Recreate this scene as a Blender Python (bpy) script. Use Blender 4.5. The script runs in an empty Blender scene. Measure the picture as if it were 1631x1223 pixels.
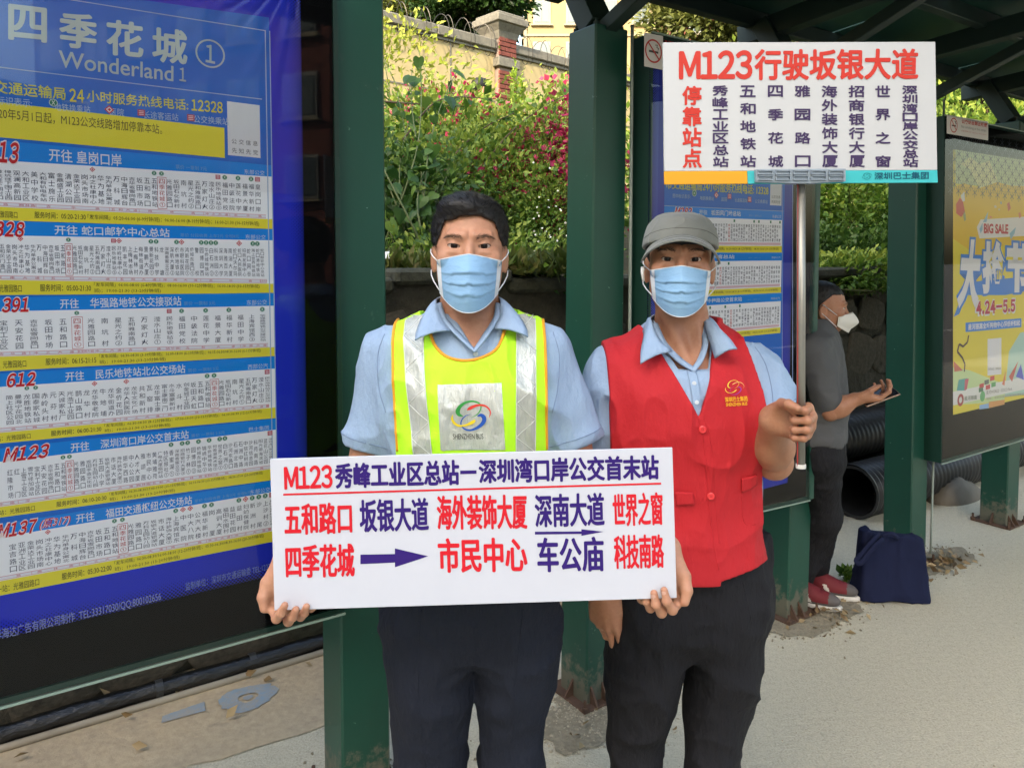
import bpy, math, random
import numpy as np
from math import sin, cos, pi, radians, atan2, sqrt
random.seed(7)
RNG = np.random.default_rng(11)
scene = bpy.context.scene
COL = scene.collection

# ------------------------------------------------------------------ camera, sky, sun, exposure
CAM_H, FPX, PITCH = 1.58, 1200.0, radians(3.0)
PPX, PPY = 815.5, 478.0                       # the photograph's 1631 x 1223 frame
cam_d = bpy.data.cameras.new('camera')
cam = bpy.data.objects.new('camera', cam_d); COL.objects.link(cam)
cam.location = (0, 0, CAM_H); cam.rotation_euler = (radians(90) - PITCH, 0, 0)
cam_d.sensor_width = 36.0; cam_d.lens = 36.0 * FPX / 1631.0
cam_d.shift_y = -(611.5 - PPY) / 1631.0
cam_d.clip_start = 0.02; cam_d.clip_end = 3000
scene.camera = cam

world = bpy.data.worlds.new('World'); scene.world = world; world.use_nodes = True
SUN_EL, SUN_AZ = radians(34), radians(206)    # azimuth clockwise from +Y; behind the camera, a little to the left
nt = world.node_tree; bg = nt.nodes['Background']
sky = nt.nodes.new('ShaderNodeTexSky'); sky.sky_type = 'NISHITA'; sky.sun_disc = False
sky.sun_elevation = SUN_EL; sky.sun_rotation = SUN_AZ; sky.air_density = 1.6; sky.dust_density = 4.0; sky.ozone_density = 1.0
nt.links.new(sky.outputs[0], bg.inputs[0]); bg.inputs[1].default_value = 0.15
sun_d = bpy.data.lights.new('sun', 'SUN'); sun_d.energy = 2.0; sun_d.angle = radians(0.6); sun_d.color = (1.0, 0.86, 0.66)
sun = bpy.data.objects.new('sun', sun_d); COL.objects.link(sun)
sun_dir = np.array([sin(SUN_AZ) * cos(SUN_EL), cos(SUN_AZ) * cos(SUN_EL), sin(SUN_EL)])   # towards the sun
from mathutils import Vector, Matrix
sun.rotation_euler = Vector(sun_dir).to_track_quat('Z', 'Y').to_euler(); sun.location = (-10, -20, 30)
scene.view_settings.view_transform = 'Standard'; scene.view_settings.look = 'None'
scene.view_settings.exposure = 2.2; scene.view_settings.gamma = 1.0; scene.view_settings.use_curve_mapping = False
scene.cycles.max_bounces = 8; scene.cycles.transparent_max_bounces = 12; scene.cycles.caustics_reflective = False; scene.cycles.caustics_refractive = False

# ------------------------------------------------------------------ where a pixel of the photograph lies in the place
CAMP = np.array([0.0, 0.0, CAM_H])
def ray(u, v):
    a = (u - PPX) / FPX; b = (v - PPY) / FPX
    return np.array([a, cos(PITCH) - b * sin(PITCH), -sin(PITCH) - b * cos(PITCH)])
def W(u, v, Y):
    d = ray(u, v); return CAMP + d * (Y / d[1])
def GND(u, v, z=0.0):
    d = ray(u, v); return CAMP + d * ((z - CAM_H) / d[2])
U = np.array([0.829, 0.559, 0.0]); NB = np.array([-0.559, 0.829, 0.0]); UP = np.array([0, 0, 1.0])   # along the shelter, away from the road
NF = -NB
def CV(u, v, c):                               # pixel on the vertical plane at distance c behind the camera line
    d = ray(u, v); return CAMP + d * (c / (d @ NB))
def SC(s, c, z=0.0): return U * s + NB * c + UP * z

# ------------------------------------------------------------------ helpers: objects
def S(h):                                      # sRGB hex to linear
    h = h.lstrip('#'); v = [int(h[i:i + 2], 16) / 255 for i in (0, 2, 4)]
    return tuple(x / 12.92 if x <= .04045 else ((x + .055) / 1.055) ** 2.4 for x in v)

def link(o, parent=None):
    COL.objects.link(o)
    if parent is not None:
        o.parent = parent
        M = Matrix.Identity(4); q = parent
        while q is not None:
            M = Matrix.Translation(q.location) @ M; q = q.parent
            if q is not None and q.type != 'EMPTY': pass
        o.matrix_parent_inverse = M.inverted() if parent.parent is None else Matrix.Identity(4)
    return o
def thing(name, label, cat, loc=(0, 0, 0), group=None, kind=None):
    o = bpy.data.objects.new(name, None); o.location = tuple(float(x) for x in loc); o.empty_display_size = .1; COL.objects.link(o)
    o['label'] = label; o['category'] = cat
    if group: o['group'] = group
    if kind: o['kind'] = kind
    return o
def tag(o, label, cat, group=None, kind=None):
    o['label'] = label; o['category'] = cat
    if group: o['group'] = group
    if kind: o['kind'] = kind
    return o
def mesh_from(name, V, F, mats=(), fm=None, smooth=False, uv=None):
    me = bpy.data.meshes.new(name)
    V = np.asarray(V, dtype=np.float32).reshape(-1, 3)
    if isinstance(F, np.ndarray):
        k = F.shape[1]; me.vertices.add(len(V)); me.vertices.foreach_set('co', V.ravel())
        me.loops.add(F.size); me.loops.foreach_set('vertex_index', F.ravel().astype(np.int32))
        me.polygons.add(len(F)); me.polygons.foreach_set('loop_start', np.arange(0, F.size, k, dtype=np.int32))
        me.update(calc_edges=True)
    else:
        me.from_pydata(V.tolist(), [], F); me.update()
    for m in mats: me.materials.append(m)
    if fm is not None: me.polygons.foreach_set('material_index', np.asarray(fm, dtype=np.int32))
    if smooth: me.polygons.foreach_set('use_smooth', np.ones(len(me.polygons), dtype=bool))
    if uv is not None:
        l = me.uv_layers.new(name='UVMap'); vi = np.empty(len(me.loops), dtype=np.int32); me.loops.foreach_get('vertex_index', vi)
        l.data.foreach_set('uv', np.asarray(uv, dtype=np.float32)[vi].ravel())
    me.validate()
    return me
def mobj(name, V, F, m, parent=None, smooth=False, fm=None, uv=None, kind=None, label=None):
    mats = m if isinstance(m, (list, tuple)) else [m]
    o = bpy.data.objects.new(name, mesh_from(name, V, F, mats, fm, smooth, uv)); link(o, parent)
    if kind: o['kind'] = kind
    if label: o['label'] = label
    return o

class MB:
    """collects simple shapes into one mesh"""
    def __init__(s): s.V = []; s.F = []; s.M = []; s.n = 0
    def add(s, V, F, mi=0):
        V = np.asarray(V, float).reshape(-1, 3); s.V.append(V)
        for f in F: s.F.append([int(i) + s.n for i in f]); s.M.append(mi)
        s.n += len(V); return s
    def obox(s, c, ex, ey, ez, mi=0):          # half-axis vectors
        c, ex, ey, ez = (np.asarray(a, float) for a in (c, ex, ey, ez))
        V = [c + i * ex + j * ey + k * ez for k in (-1, 1) for j in (-1, 1) for i in (-1, 1)]
        return s.add(V, [(0, 2, 3, 1), (4, 5, 7, 6), (0, 1, 5, 4), (2, 6, 7, 3), (0, 4, 6, 2), (1, 3, 7, 5)], mi)
    def box(s, lo, hi, mi=0):
        lo, hi = np.asarray(lo, float), np.asarray(hi, float); h = (hi - lo) / 2
        return s.obox((lo + hi) / 2, [h[0], 0, 0], [0, h[1], 0], [0, 0, h[2]], mi)
    def bbox(s, c, ex, ey, ez, bv=.003, mi=0):  # box with chamfered vertical/horizontal edges (8-gon section along ez)
        c, ex, ey, ez = (np.asarray(a, float) for a in (c, ex, ey, ez))
        lx, ly, lz = (np.linalg.norm(a) for a in (ex, ey, ez)); ux, uy, uz = ex / lx, ey / ly, ez / lz
        ring = [(lx - bv, -ly), (lx, -ly + bv), (lx, ly - bv), (lx - bv, ly), (-lx + bv, ly), (-lx, ly - bv), (-lx, -ly + bv), (-lx + bv, -ly)]
        V = []
        for (z, q) in ((-lz, bv), (-lz + bv, 0), (lz - bv, 0), (lz, bv)):
            for (x, y) in ring:
                V.append(c + ux * (x - np.sign(x) * q) + uy * (y - np.sign(y) * q) + uz * z)
        F = [[k * 8 + i, k * 8 + (i + 1) % 8, k * 8 + 8 + (i + 1) % 8, k * 8 + 8 + i] for k in range(3) for i in range(8)]
        F += [list(range(7, -1, -1)), list(range(24, 32))]
        return s.add(V, F, mi)
    def tube(s, pts, r, n=8, mi=0, cap=True, closed=False):
        P = np.asarray(pts, float); N = len(P); R = np.full(N, r) if np.isscalar(r) else np.asarray(r, float)
        T = np.gradient(P, axis=0)
        if closed: T = np.roll(P, -1, 0) - np.roll(P, 1, 0)
        T /= np.linalg.norm(T, axis=1)[:, None] + 1e-12
        a = np.array([0, 0, 1.0]) if abs(T[0][2]) < .9 else np.array([1.0, 0, 0])
        V = []
        for i in range(N):
            b = np.cross(T[i], a); b /= np.linalg.norm(b) + 1e-12; a = np.cross(b, T[i])
            for k in range(n):
                t = 2 * pi * k / n; V.append(P[i] + R[i] * (cos(t) * a + sin(t) * b))
        F = []
        for i in range(N if closed else N - 1):
            j = (i + 1) % N
            for k in range(n): F.append([i * n + k, j * n + k, j * n + (k + 1) % n, i * n + (k + 1) % n])
        if cap and not closed: F += [list(range(n)), list(range(N * n - 1, (N - 1) * n - 1, -1))]
        return s.add(V, F, mi)
    def lathe(s, prof, c=(0, 0, 0), n=16, ax=(0, 0, 1), mi=0):     # prof: (r, h)
        ax = np.asarray(ax, float); ax /= np.linalg.norm(ax)
        a = np.cross(ax, [0, 0, 1.0] if abs(ax[2]) < .9 else [1.0, 0, 0]); a /= np.linalg.norm(a); b = np.cross(ax, a)
        V = [np.asarray(c) + ax * h + r * (cos(2 * pi * k / n) * a + sin(2 * pi * k / n) * b) for r, h in prof for k in range(n)]
        F = [[i * n + k, i * n + (k + 1) % n, (i + 1) * n + (k + 1) % n, (i + 1) * n + k] for i in range(len(prof) - 1) for k in range(n)]
        F += [list(range(n - 1, -1, -1)), list(range((len(prof) - 1) * n, len(prof) * n))]
        return s.add(V, F, mi)
    def sphere(s, c, r, n=12, m=8, sc=(1, 1, 1), mi=0):
        V = []
        for i in range(m + 1):
            ph = pi * i / m
            for k in range(n): V.append([c[0] + r * sc[0] * sin(ph) * cos(2 * pi * k / n), c[1] + r * sc[1] * sin(ph) * sin(2 * pi * k / n), c[2] + r * sc[2] * cos(ph)])
        F = [[i * n + k, (i + 1) * n + k, (i + 1) * n + (k + 1) % n, i * n + (k + 1) % n] for i in range(m) for k in range(n)]
        return s.add(V, F, mi)
    def quad(s, a, b, c, d, mi=0): return s.add([a, b, c, d], [(0, 1, 2, 3)], mi)
    def grid(s, G, mi=0, closed_u=False):      # G: (nu, nv, 3)
        G = np.asarray(G, float); nu, nv = G.shape[:2]; F = []
        for i in range(nu if closed_u else nu - 1):
            for j in range(nv - 1):
                i2 = (i + 1) % nu; F.append([i * nv + j, i2 * nv + j, i2 * nv + j + 1, i * nv + j + 1])
        return s.add(G.reshape(-1, 3), F, mi)
    def build(s, name, m, parent=None, smooth=False, kind=None, label=None):
        if not s.V: return None
        return mobj(name, np.concatenate(s.V), s.F, m, parent, smooth, s.M, None, kind, label)

def solidify(o, t, off=-1):
    m = o.modifiers.new('thickness', 'SOLIDIFY'); m.thickness = t; m.offset = off; return o
def bevel(o, w, seg=2):
    m = o.modifiers.new('bevel', 'BEVEL'); m.width = w; m.segments = seg; m.limit_method = 'ANGLE'; return o

# ------------------------------------------------------------------ materials
def mat(name, col, rough=.6, metal=0.0, spec=.5, nz=None, bump=None, coat=0.0, emit=None, sheen=0.0, sss=0.0, spots=None, zwear=None):
    """nz=(scale, amount, second colour), bump=(scale, strength, distance[, stretch]), spots=(scale, threshold, colour)"""
    m = bpy.data.materials.new(name); m.use_nodes = True; t = m.node_tree; N = t.nodes; L = t.links; b = N['Principled BSDF']
    c = tuple(col) + (1.0,) if len(col) == 3 else col
    b.inputs['Base Color'].default_value = c; b.inputs['Roughness'].default_value = rough; b.inputs['Metallic'].default_value = metal
    b.inputs['Specular IOR Level'].default_value = spec; b.inputs['Coat Weight'].default_value = coat; b.inputs['Coat Roughness'].default_value = .05
    b.inputs['Sheen Weight'].default_value = sheen
    if sss: b.inputs['Subsurface Weight'].default_value = sss; b.inputs['Subsurface Radius'].default_value = (.01, .004, .002); b.inputs['Subsurface Scale'].default_value = .6
    tc = N.new('ShaderNodeTexCoord'); last = None
    def noise(scale, detail=6, rg=.6, vec=None):
        n = N.new('ShaderNodeTexNoise'); n.inputs['Scale'].default_value = scale; n.inputs['Detail'].default_value = detail; n.inputs['Roughness'].default_value = rg
        L.new(vec or tc.outputs['Object'], n.inputs['Vector']); return n
    def ramp(src, a, d):
        r = N.new('ShaderNodeMapRange'); r.inputs['From Min'].default_value = a; r.inputs['From Max'].default_value = d; L.new(src, r.inputs['Value']); return r.outputs['Result']
    def mix(fac, A, B):
        x = N.new('ShaderNodeMix'); x.data_type = 'RGBA'
        if isinstance(fac, float): x.inputs['Factor'].default_value = fac
        else: L.new(fac, x.inputs['Factor'])
        for inp, v in ((x.inputs['A'], A), (x.inputs['B'], B)):
            if isinstance(v, tuple): inp.default_value = v if len(v) == 4 else v + (1.0,)
            else: L.new(v, inp)
        return x.outputs['Result']
    cur = c
    if nz:
        for (sc, amt, c2) in (nz if isinstance(nz, list) else [nz]):
            f = ramp(noise(sc).outputs['Fac'], .5 - .25 / max(amt, .01) * .5, .5 + .25 / max(amt, .01) * .5) if amt >= 1 else None
            if f is None:
                f0 = ramp(noise(sc).outputs['Fac'], .3, .7); mm = N.new('ShaderNodeMath'); mm.operation = 'MULTIPLY'; mm.inputs[1].default_value = amt; L.new(f0, mm.inputs[0]); f = mm.outputs[0]
            cur = mix(f, cur, tuple(c2))
    if spots:
        for (sc, th, c2) in (spots if isinstance(spots, list) else [spots]):
            f = ramp(noise(sc, 3, .7).outputs['Fac'], th, th + .03); cur = mix(f, cur, tuple(c2))
    if zwear:                                   # (z0, z1, colour, noise scale): worn near the ground
        z0, z1, c2, sc = zwear
        sep = N.new('ShaderNodeSeparateXYZ'); L.new(tc.outputs['Object'], sep.inputs[0])
        a = ramp(sep.outputs['Z'], z1, z0); n = noise(sc, 8, .7)
        ad = N.new('ShaderNodeMath'); ad.operation = 'ADD'; L.new(a, ad.inputs[0]); L.new(n.outputs['Fac'], ad.inputs[1])
        f = ramp(ad.outputs[0], .98, 1.12); cur = mix(f, cur, tuple(c2))
    if not isinstance(cur, tuple): L.new(cur, b.inputs['Base Color'])
    if bump:
        bs = bump if isinstance(bump, list) else [bump]; prev = None
        for q in bs:
            sc, st, dist = q[:3]; vec = None
            if len(q) > 3:
                mp = N.new('ShaderNodeMapping'); mp.inputs['Scale'].default_value = q[3]; L.new(tc.outputs['Object'], mp.inputs['Vector']); vec = mp.outputs[0]
            n = noise(sc, 8, .6, vec); bp = N.new('ShaderNodeBump'); bp.inputs['Strength'].default_value = st; bp.inputs['Distance'].default_value = dist
            L.new(n.outputs['Fac'], bp.inputs['Height'])
            if prev: L.new(prev, bp.inputs['Normal'])
            prev = bp.outputs['Normal']
        L.new(prev, b.inputs['Normal'])
    if emit: b.inputs['Emission Color'].default_value = tuple(emit[0]) + (1.0,); b.inputs['Emission Strength'].default_value = emit[1]
    return m

def glass_mat(name, tint=(1, 1, 1), rough=0.0, ior=1.5, bumpd=0.0):
    m = bpy.data.materials.new(name); m.use_nodes = True; t = m.node_tree; N = t.nodes; L = t.links; N.clear()
    out = N.new('ShaderNodeOutputMaterial'); mx = N.new('ShaderNodeMixShader'); tr = N.new('ShaderNodeBsdfTransparent'); gl = N.new('ShaderNodeBsdfGlossy'); fr = N.new('ShaderNodeFresnel')
    tr.inputs[0].default_value = tuple(tint) + (1,); gl.inputs['Roughness'].default_value = rough; fr.inputs['IOR'].default_value = ior
    L.new(fr.outputs[0], mx.inputs[0]); L.new(tr.outputs[0], mx.inputs[1]); L.new(gl.outputs[0], mx.inputs[2]); L.new(mx.outputs[0], out.inputs[0])
    if bumpd:
        n = N.new('ShaderNodeTexNoise'); n.inputs['Scale'].default_value = 1.2; n.inputs['Detail'].default_value = 1
        tc = N.new('ShaderNodeTexCoord'); L.new(tc.outputs['Object'], n.inputs['Vector'])
        bp = N.new('ShaderNodeBump'); bp.inputs['Strength'].default_value = 1; bp.inputs['Distance'].default_value = bumpd; L.new(n.outputs['Fac'], bp.inputs['Height']); L.new(bp.outputs[0], gl.inputs['Normal'])
    return m

def film_mat(name, col, s_lo, s_hi, z_lo, z_hi, dot=.0062, hole=(.002, .002, .0025)):
    """printed film whose margin breaks up into a dot screen; uv = metres along and up the sheet"""
    m = mat(name, col, .35, spec=.15, coat=.0); t = m.node_tree; N = t.nodes; L = t.links; b = N['Principled BSDF']
    uv = N.new('ShaderNodeUVMap'); vo = N.new('ShaderNodeTexVoronoi'); vo.voronoi_dimensions = '2D'; vo.inputs['Scale'].default_value = 1 / dot; vo.inputs['Randomness'].default_value = 0
    rot = N.new('ShaderNodeMapping'); rot.inputs['Rotation'].default_value = (0, 0, radians(45)); L.new(uv.outputs[0], rot.inputs[0]); L.new(rot.outputs[0], vo.inputs['Vector'])
    sep = N.new('ShaderNodeSeparateXYZ'); L.new(uv.outputs[0], sep.inputs[0])
    def mr(src, a, c2):
        r = N.new('ShaderNodeMapRange'); r.inputs['From Min'].default_value = a; r.inputs['From Max'].default_value = c2; L.new(src, r.inputs['Value']); return r.outputs[0]
    a = mr(sep.outputs['X'], s_lo, s_hi); c2 = mr(sep.outputs['Y'], z_lo, z_hi)
    mx = N.new('ShaderNodeMath'); mx.operation = 'MAXIMUM'; L.new(a, mx.inputs[0]); L.new(c2, mx.inputs[1])
    rad = N.new('ShaderNodeMath'); rad.operation = 'MULTIPLY'; rad.inputs[1].default_value = .62; L.new(mx.outputs[0], rad.inputs[0])
    lt = N.new('ShaderNodeMath'); lt.operation = 'LESS_THAN'; L.new(vo.outputs['Distance'], lt.inputs[0]); L.new(rad.outputs[0], lt.inputs[1])
    x = N.new('ShaderNodeMix'); x.data_type = 'RGBA'; L.new(lt.outputs[0], x.inputs['Factor']); x.inputs['A'].default_value = tuple(col) + (1,); x.inputs['B'].default_value = tuple(hole) + (1,)
    L.new(x.outputs['Result'], b.inputs['Base Color'])
    return m

# ------------------------------------------------------------------ lettering (flat print as thin geometry)
_gc = {}
def glyph(s, bold=0.0, res=3):
    k = (s, bold, res)
    if k not in _gc and len(s) > 1 and any(c in '0123456789' for c in s) and all(c in '0123456789M.-:' for c in s):   # route numbers in the upright grotesque of the signs
        V = []; F = []; n = 0; x = 0.0
        for c in s:
            v, f = glyph(chr(ord(c) + 0xFEE0), bold, res); lo, hi = v.min(0), v.max(0); v = (v - [lo[0], 0]); wd = hi[0] - lo[0]
            V.append(v + [x, 0]); F += [[i + n for i in q] for q in f]; n += len(v); x += wd + .075
        _gc[k] = (np.concatenate(V), F)
    if k not in _gc:
        cu = bpy.data.curves.new('g', 'FONT'); cu.body = s; cu.offset = bold; cu.resolution_u = res
        o = bpy.data.objects.new('g', cu); me = bpy.data.meshes.new_from_object(o)
        V = np.zeros(len(me.vertices) * 3); me.vertices.foreach_get('co', V); V = V.reshape(-1, 3)[:, :2]
        F = [list(p.vertices) for p in me.polygons]; bpy.data.meshes.remove(me)
        bpy.data.objects.remove(o); bpy.data.curves.remove(cu)
        _gc[k] = (V, F)
    return _gc[k]

def text(mb, s, TL, TR, BL, bold=.0, res=3, mi=0, shear=0.0, full=False, fn=None, fat=0.0):
    """string fitted into the parallelogram TL, TR, BL (3D points)"""
    V, F = glyph(s, bold, res)
    if len(V) == 0: return
    lo, hi = V.min(0), V.max(0)
    if full: lo = np.array([0.0, -.12]); hi = np.array([1.0, .88]) if len(s) == 1 else np.array([hi[0], .88])
    q = (V - lo) / np.maximum(hi - lo, 1e-6); x = q[:, 0]; y = 1 - q[:, 1]
    x = x + shear * (1 - y)
    TL, TR, BL = (np.asarray(a, float) for a in (TL, TR, BL))
    P = TL + x[:, None] * (TR - TL) + y[:, None] * (BL - TL)
    if fn is not None: P = fn(P)
    mb.add(P, F, mi)
    if fat:                                    # heavier strokes: the same strokes again, a hair beside and above
        nx = (TR - TL) / np.linalg.norm(TR - TL); ny = (TL - BL) / np.linalg.norm(TL - BL); nn = np.cross(nx, ny)
        if nn @ (CAMP - TL) < 0: nn = -nn
        for i, (a, b) in enumerate(((1, 0), (-1, 0), (0, 1), (0, -1), (.7, .7), (-.7, .7), (.7, -.7), (-.7, -.7))): mb.add(P + nx * a * fat + ny * b * fat + nn * .00004 * (i + 1), F, mi)

class Board:
    """a flat face in the place: origin, unit right, unit up; turns photo pixels into points on it"""
    def __init__(s, O, ex, ez): s.O = np.asarray(O, float); s.ex = np.asarray(ex, float); s.ez = np.asarray(ez, float); s.n = np.cross(s.ex, s.ez); s.n /= np.linalg.norm(s.n); s.n *= (1 if s.n @ (CAMP - s.O) > 0 else -1)
    def p(s, u, v, off=0.0):
        O = s.O + s.n * off; d = ray(u, v); return CAMP + d * (((O - CAMP) @ s.n) / (d @ s.n))
    def sz(s, u, v):
        q = s.p(u, v) - s.O; return np.array([q @ s.ex, q @ s.ez])
    def at(s, a, z, off=0.0): return s.O + s.ex * a + s.ez * z + s.n * off
    def txt(s, mb, string, u0, v0, u1, v1, u2, v2, off=.001, **k):   # TL, TR, BL pixels
        text(mb, string, s.p(u0, v0, off), s.p(u1, v1, off), s.p(u2, v2, off), **k)

# ------------------------------------------------------------------ implicit surfaces for bodies and cloth
def smin(a, b, k):
    h = np.maximum(k - np.abs(a - b), 0) / k; return np.minimum(a, b) - h * h * k * .25
def smax(a, b, k): return -smin(-a, -b, k)
def ell(P, c, r):
    q = P - np.asarray(c); r = np.asarray(r, float)
    k0 = np.sqrt(((q / r) ** 2).sum(1)) + 1e-9; k1 = np.sqrt(((q / r ** 2) ** 2).sum(1)) + 1e-9
    return k0 * (k0 - 1) / k1
def cone(P, a, b, r1, r2):
    a = np.asarray(a, float); b = np.asarray(b, float); ab = b - a
    t = np.clip(((P - a) @ ab) / (ab @ ab), 0, 1)
    return np.linalg.norm(P - a - t[:, None] * ab, axis=1) - (r1 + t * (r2 - r1))
def chain(P, pts, rs, k=.01):
    d = None
    for i in range(len(pts) - 1):
        c = cone(P, pts[i], pts[i + 1], rs[i], rs[i + 1]); d = c if d is None else smin(d, c, k)
    return d
def cr(x, xs, ys):                              # smooth interpolation through a table (x ascending)
    xs = np.asarray(xs, float); ys = np.asarray(ys, float); m = np.gradient(ys, xs)
    i = np.clip(np.searchsorted(xs, x) - 1, 0, len(xs) - 2); h = xs[i + 1] - xs[i]; t = np.clip((x - xs[i]) / h, 0, 1)
    return (2*t**3-3*t**2+1)*ys[i] + (t**3-2*t**2+t)*h*m[i] + (-2*t**3+3*t**2)*ys[i+1] + (t**3-t**2)*h*m[i+1]
_lt = {}
def loft(P, T, n=2.3, cap=True):                # T rows (z ascending): z, cx, cy, a, b
    key = id(T)
    if key not in _lt:
        T_ = np.asarray(T, float); zz = np.linspace(T_[0, 0], T_[-1, 0], 160); _lt[key] = (T, T_[:, 0], zz, [cr(zz, T_[:, 0], T_[:, k]) for k in range(1, 5)])
    _, zs, zz, tab = _lt[key]
    z = P[:, 2]; cx, cy, a, b = (np.interp(z, zz, t) for t in tab)
    q = (np.abs((P[:, 0] - cx) / a) ** n + np.abs((P[:, 1] - cy) / b) ** n) ** (1 / n)
    d = (q - 1) * np.minimum(a, b)
    if cap: d = smax(d, np.maximum(z - zs[-1], zs[0] - z), .01)
    return d
_tab = np.random.default_rng(3).random((32, 32, 32)).astype(np.float32)
def vnoise(P):
    i = np.floor(P).astype(int); f = P - i; f = f * f * (3 - 2 * f); r = 0
    for dx in (0, 1):
        for dy in (0, 1):
            for dz in (0, 1):
                w = (f[:, 0] if dx else 1 - f[:, 0]) * (f[:, 1] if dy else 1 - f[:, 1]) * (f[:, 2] if dz else 1 - f[:, 2])
                r = r + w * _tab[(i[:, 0] + dx) % 32, (i[:, 1] + dy) % 32, (i[:, 2] + dz) % 32]
    return r
def ridge(P): return 1 - np.abs(2 * vnoise(P) - 1)

def surface(f, lo, hi, h, B=6):
    lo = np.asarray(lo, float); hi = np.asarray(hi, float)
    nb = np.ceil((hi - lo) / h / B).astype(int); n = nb * B + 1
    cs = [lo[k] + (np.arange(nb[k]) + .5) * B * h for k in range(3)]
    C = np.stack(np.meshgrid(*cs, indexing='ij'), -1).reshape(-1, 3); dc = f(C).reshape(nb)
    idx = [np.minimum(np.arange(n[k]) // B, nb[k] - 1) for k in range(3)]
    vals = dc[idx[0]][:, idx[1]][:, :, idx[2]].astype(np.float32)
    near = np.argwhere(np.abs(dc) < B * h * 1.25)
    g = np.arange(B + 1); off = np.stack(np.meshgrid(g, g, g, indexing='ij'), -1).reshape(-1, 3)
    for s in range(0, len(near), 400):
        I = (near[s:s + 400, None, :] * B + off[None]).reshape(-1, 3)
        vals[I[:, 0], I[:, 1], I[:, 2]] = f(lo + I * h)
    ins = vals < 0; nx, ny, nz = n
    cc = np.zeros((nx - 1, ny - 1, nz - 1), np.int8)
    for a in (0, 1):
        for b in (0, 1):
            for c in (0, 1): cc += ins[a:nx - 1 + a, b:ny - 1 + b, c:nz - 1 + c]
    A = np.argwhere((cc > 0) & (cc < 8)); ids = np.full(cc.shape, -1, np.int64); ids[A[:, 0], A[:, 1], A[:, 2]] = np.arange(len(A))
    acc = np.zeros((len(A), 3)); cnt = np.zeros(len(A))
    for ax in range(3):
        o1, o2 = [k for k in range(3) if k != ax]
        for a in (0, 1):
            for b in (0, 1):
                p = A.copy(); p[:, o1] += a; p[:, o2] += b; q = p.copy(); q[:, ax] += 1
                v0 = vals[p[:, 0], p[:, 1], p[:, 2]]; v1 = vals[q[:, 0], q[:, 1], q[:, 2]]; m = (v0 < 0) != (v1 < 0)
                t = np.where(m, v0 / np.where(m, v0 - v1, 1), 0); pt = p.astype(float); pt[:, ax] += t
                acc += pt * m[:, None]; cnt += m
    V = lo + acc / np.maximum(cnt, 1)[:, None] * h
    F = []
    for ax in range(3):
        o1, o2 = [(1, 2), (2, 0), (0, 1)][ax]
        sl0 = [slice(None)] * 3; sl1 = [slice(None)] * 3; sl0[ax] = slice(0, -1); sl1[ax] = slice(1, None)
        ch = ins[tuple(sl0)] != ins[tuple(sl1)]; E = np.argwhere(ch)
        E = E[(E[:, o1] > 0) & (E[:, o2] > 0) & (E[:, o1] < n[o1] - 1) & (E[:, o2] < n[o2] - 1)]
        if not len(E): continue
        def cid(d1, d2):
            q = E.copy(); q[:, o1] -= d1; q[:, o2] -= d2; return ids[q[:, 0], q[:, 1], q[:, 2]]
        q = np.stack([cid(1, 1), cid(0, 1), cid(0, 0), cid(1, 0)], 1)
        inn = ins[E[:, 0], E[:, 1], E[:, 2]]; q[~inn] = q[~inn][:, ::-1]; F.append(q)
    F = np.concatenate(F); F = F[(F >= 0).all(1)]
    return V, F
def join_vf(L):
    V = []; F = []; n = 0
    for v, f in L: V.append(v); F.append(f + n); n += len(v)
    return np.concatenate(V), np.concatenate(F)
def drape(f, P, off=.0, start=.3, d=(0, 1, 0), it=24):
    """push points onto the surface f along d, starting in front of it"""
    d = np.asarray(d, float); Q = np.asarray(P, float).copy() - d * start
    for _ in range(it): Q = Q + d * (np.clip(f(Q), -.05, .05) * .85)[:, None]
    return Q - d * off
# ================================================================== MATERIALS OF THE SETTING
M_asphalt = mat('asphalt', S('b7b09a'), .93, nz=[(2.5, .5, S('bcb49d')), (45, .8, S('908976')), (150, .9, S('cfc7b0'))], bump=[(150, 1.0, .006), (40, .6, .008)], spots=[(110, .69, S('6e685a')), (170, .70, S('dcd5c2')), (.9, .66, S('a39b86'))])
M_road = mat('road_surface', S('5d5b57'), .9, nz=[(120, .6, S('6d6a66'))], bump=(200, .5, .003))
M_kerb = mat('kerb_concrete', S('9b968a'), .85, nz=(20, .5, S('847e72')), bump=(60, .4, .003))
M_dirt = mat('sandy_dirt', S('a8977b'), .95, nz=[(4, .8, S('8b8070')), (40, .7, S('b9a98c'))], bump=[(30, .6, .01), (200, .6, .003)])
M_soil = mat('bank_soil', S('3f3a26'), 1.0, nz=[(3, .8, S('2c3019')), (30, .6, S('574c35'))], bump=(20, .8, .03))
M_green = mat('green_paint', S('134336'), .42, nz=[(7, .45, S('10382c')), (1.5, .4, S('1a4f40'))], bump=[(30, .12, .002), (300, .15, .0006)], spots=[(26, .715, S('5f7f70')), (60, .73, S('86a094')), (9, .735, S('3c5c4e')), (3.5, .70, S('2b4a3e'))], zwear=(-.15, .42, S('5d5d50'), 26))
M_green2 = mat('dark_green_paint', S('133a30'), .5, nz=(6, .4, S('0f3028')), bump=(30, .1, .002))
M_beam = mat('roof_steel', S('12241e'), .6, nz=(4, .5, S('1a332a')), bump=(20, .2, .003))
M_rust = mat('rusty_steel', S('5b4434'), .85, nz=(40, .7, S('3a2a22')), bump=(80, .5, .002))
M_black = mat('panel_backing', S('040405'), .6, spec=.05, nz=(5, .3, S('08090a')))
M_glass = glass_mat('panel_glass', (.98, .985, .98), ior=1.38, bumpd=.0012)
M_edge = mat('glass_edge', S('7f9387'), .3, spec=.6)
M_cable = mat('grey_cable', S('9aa49c'), .5)
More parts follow.
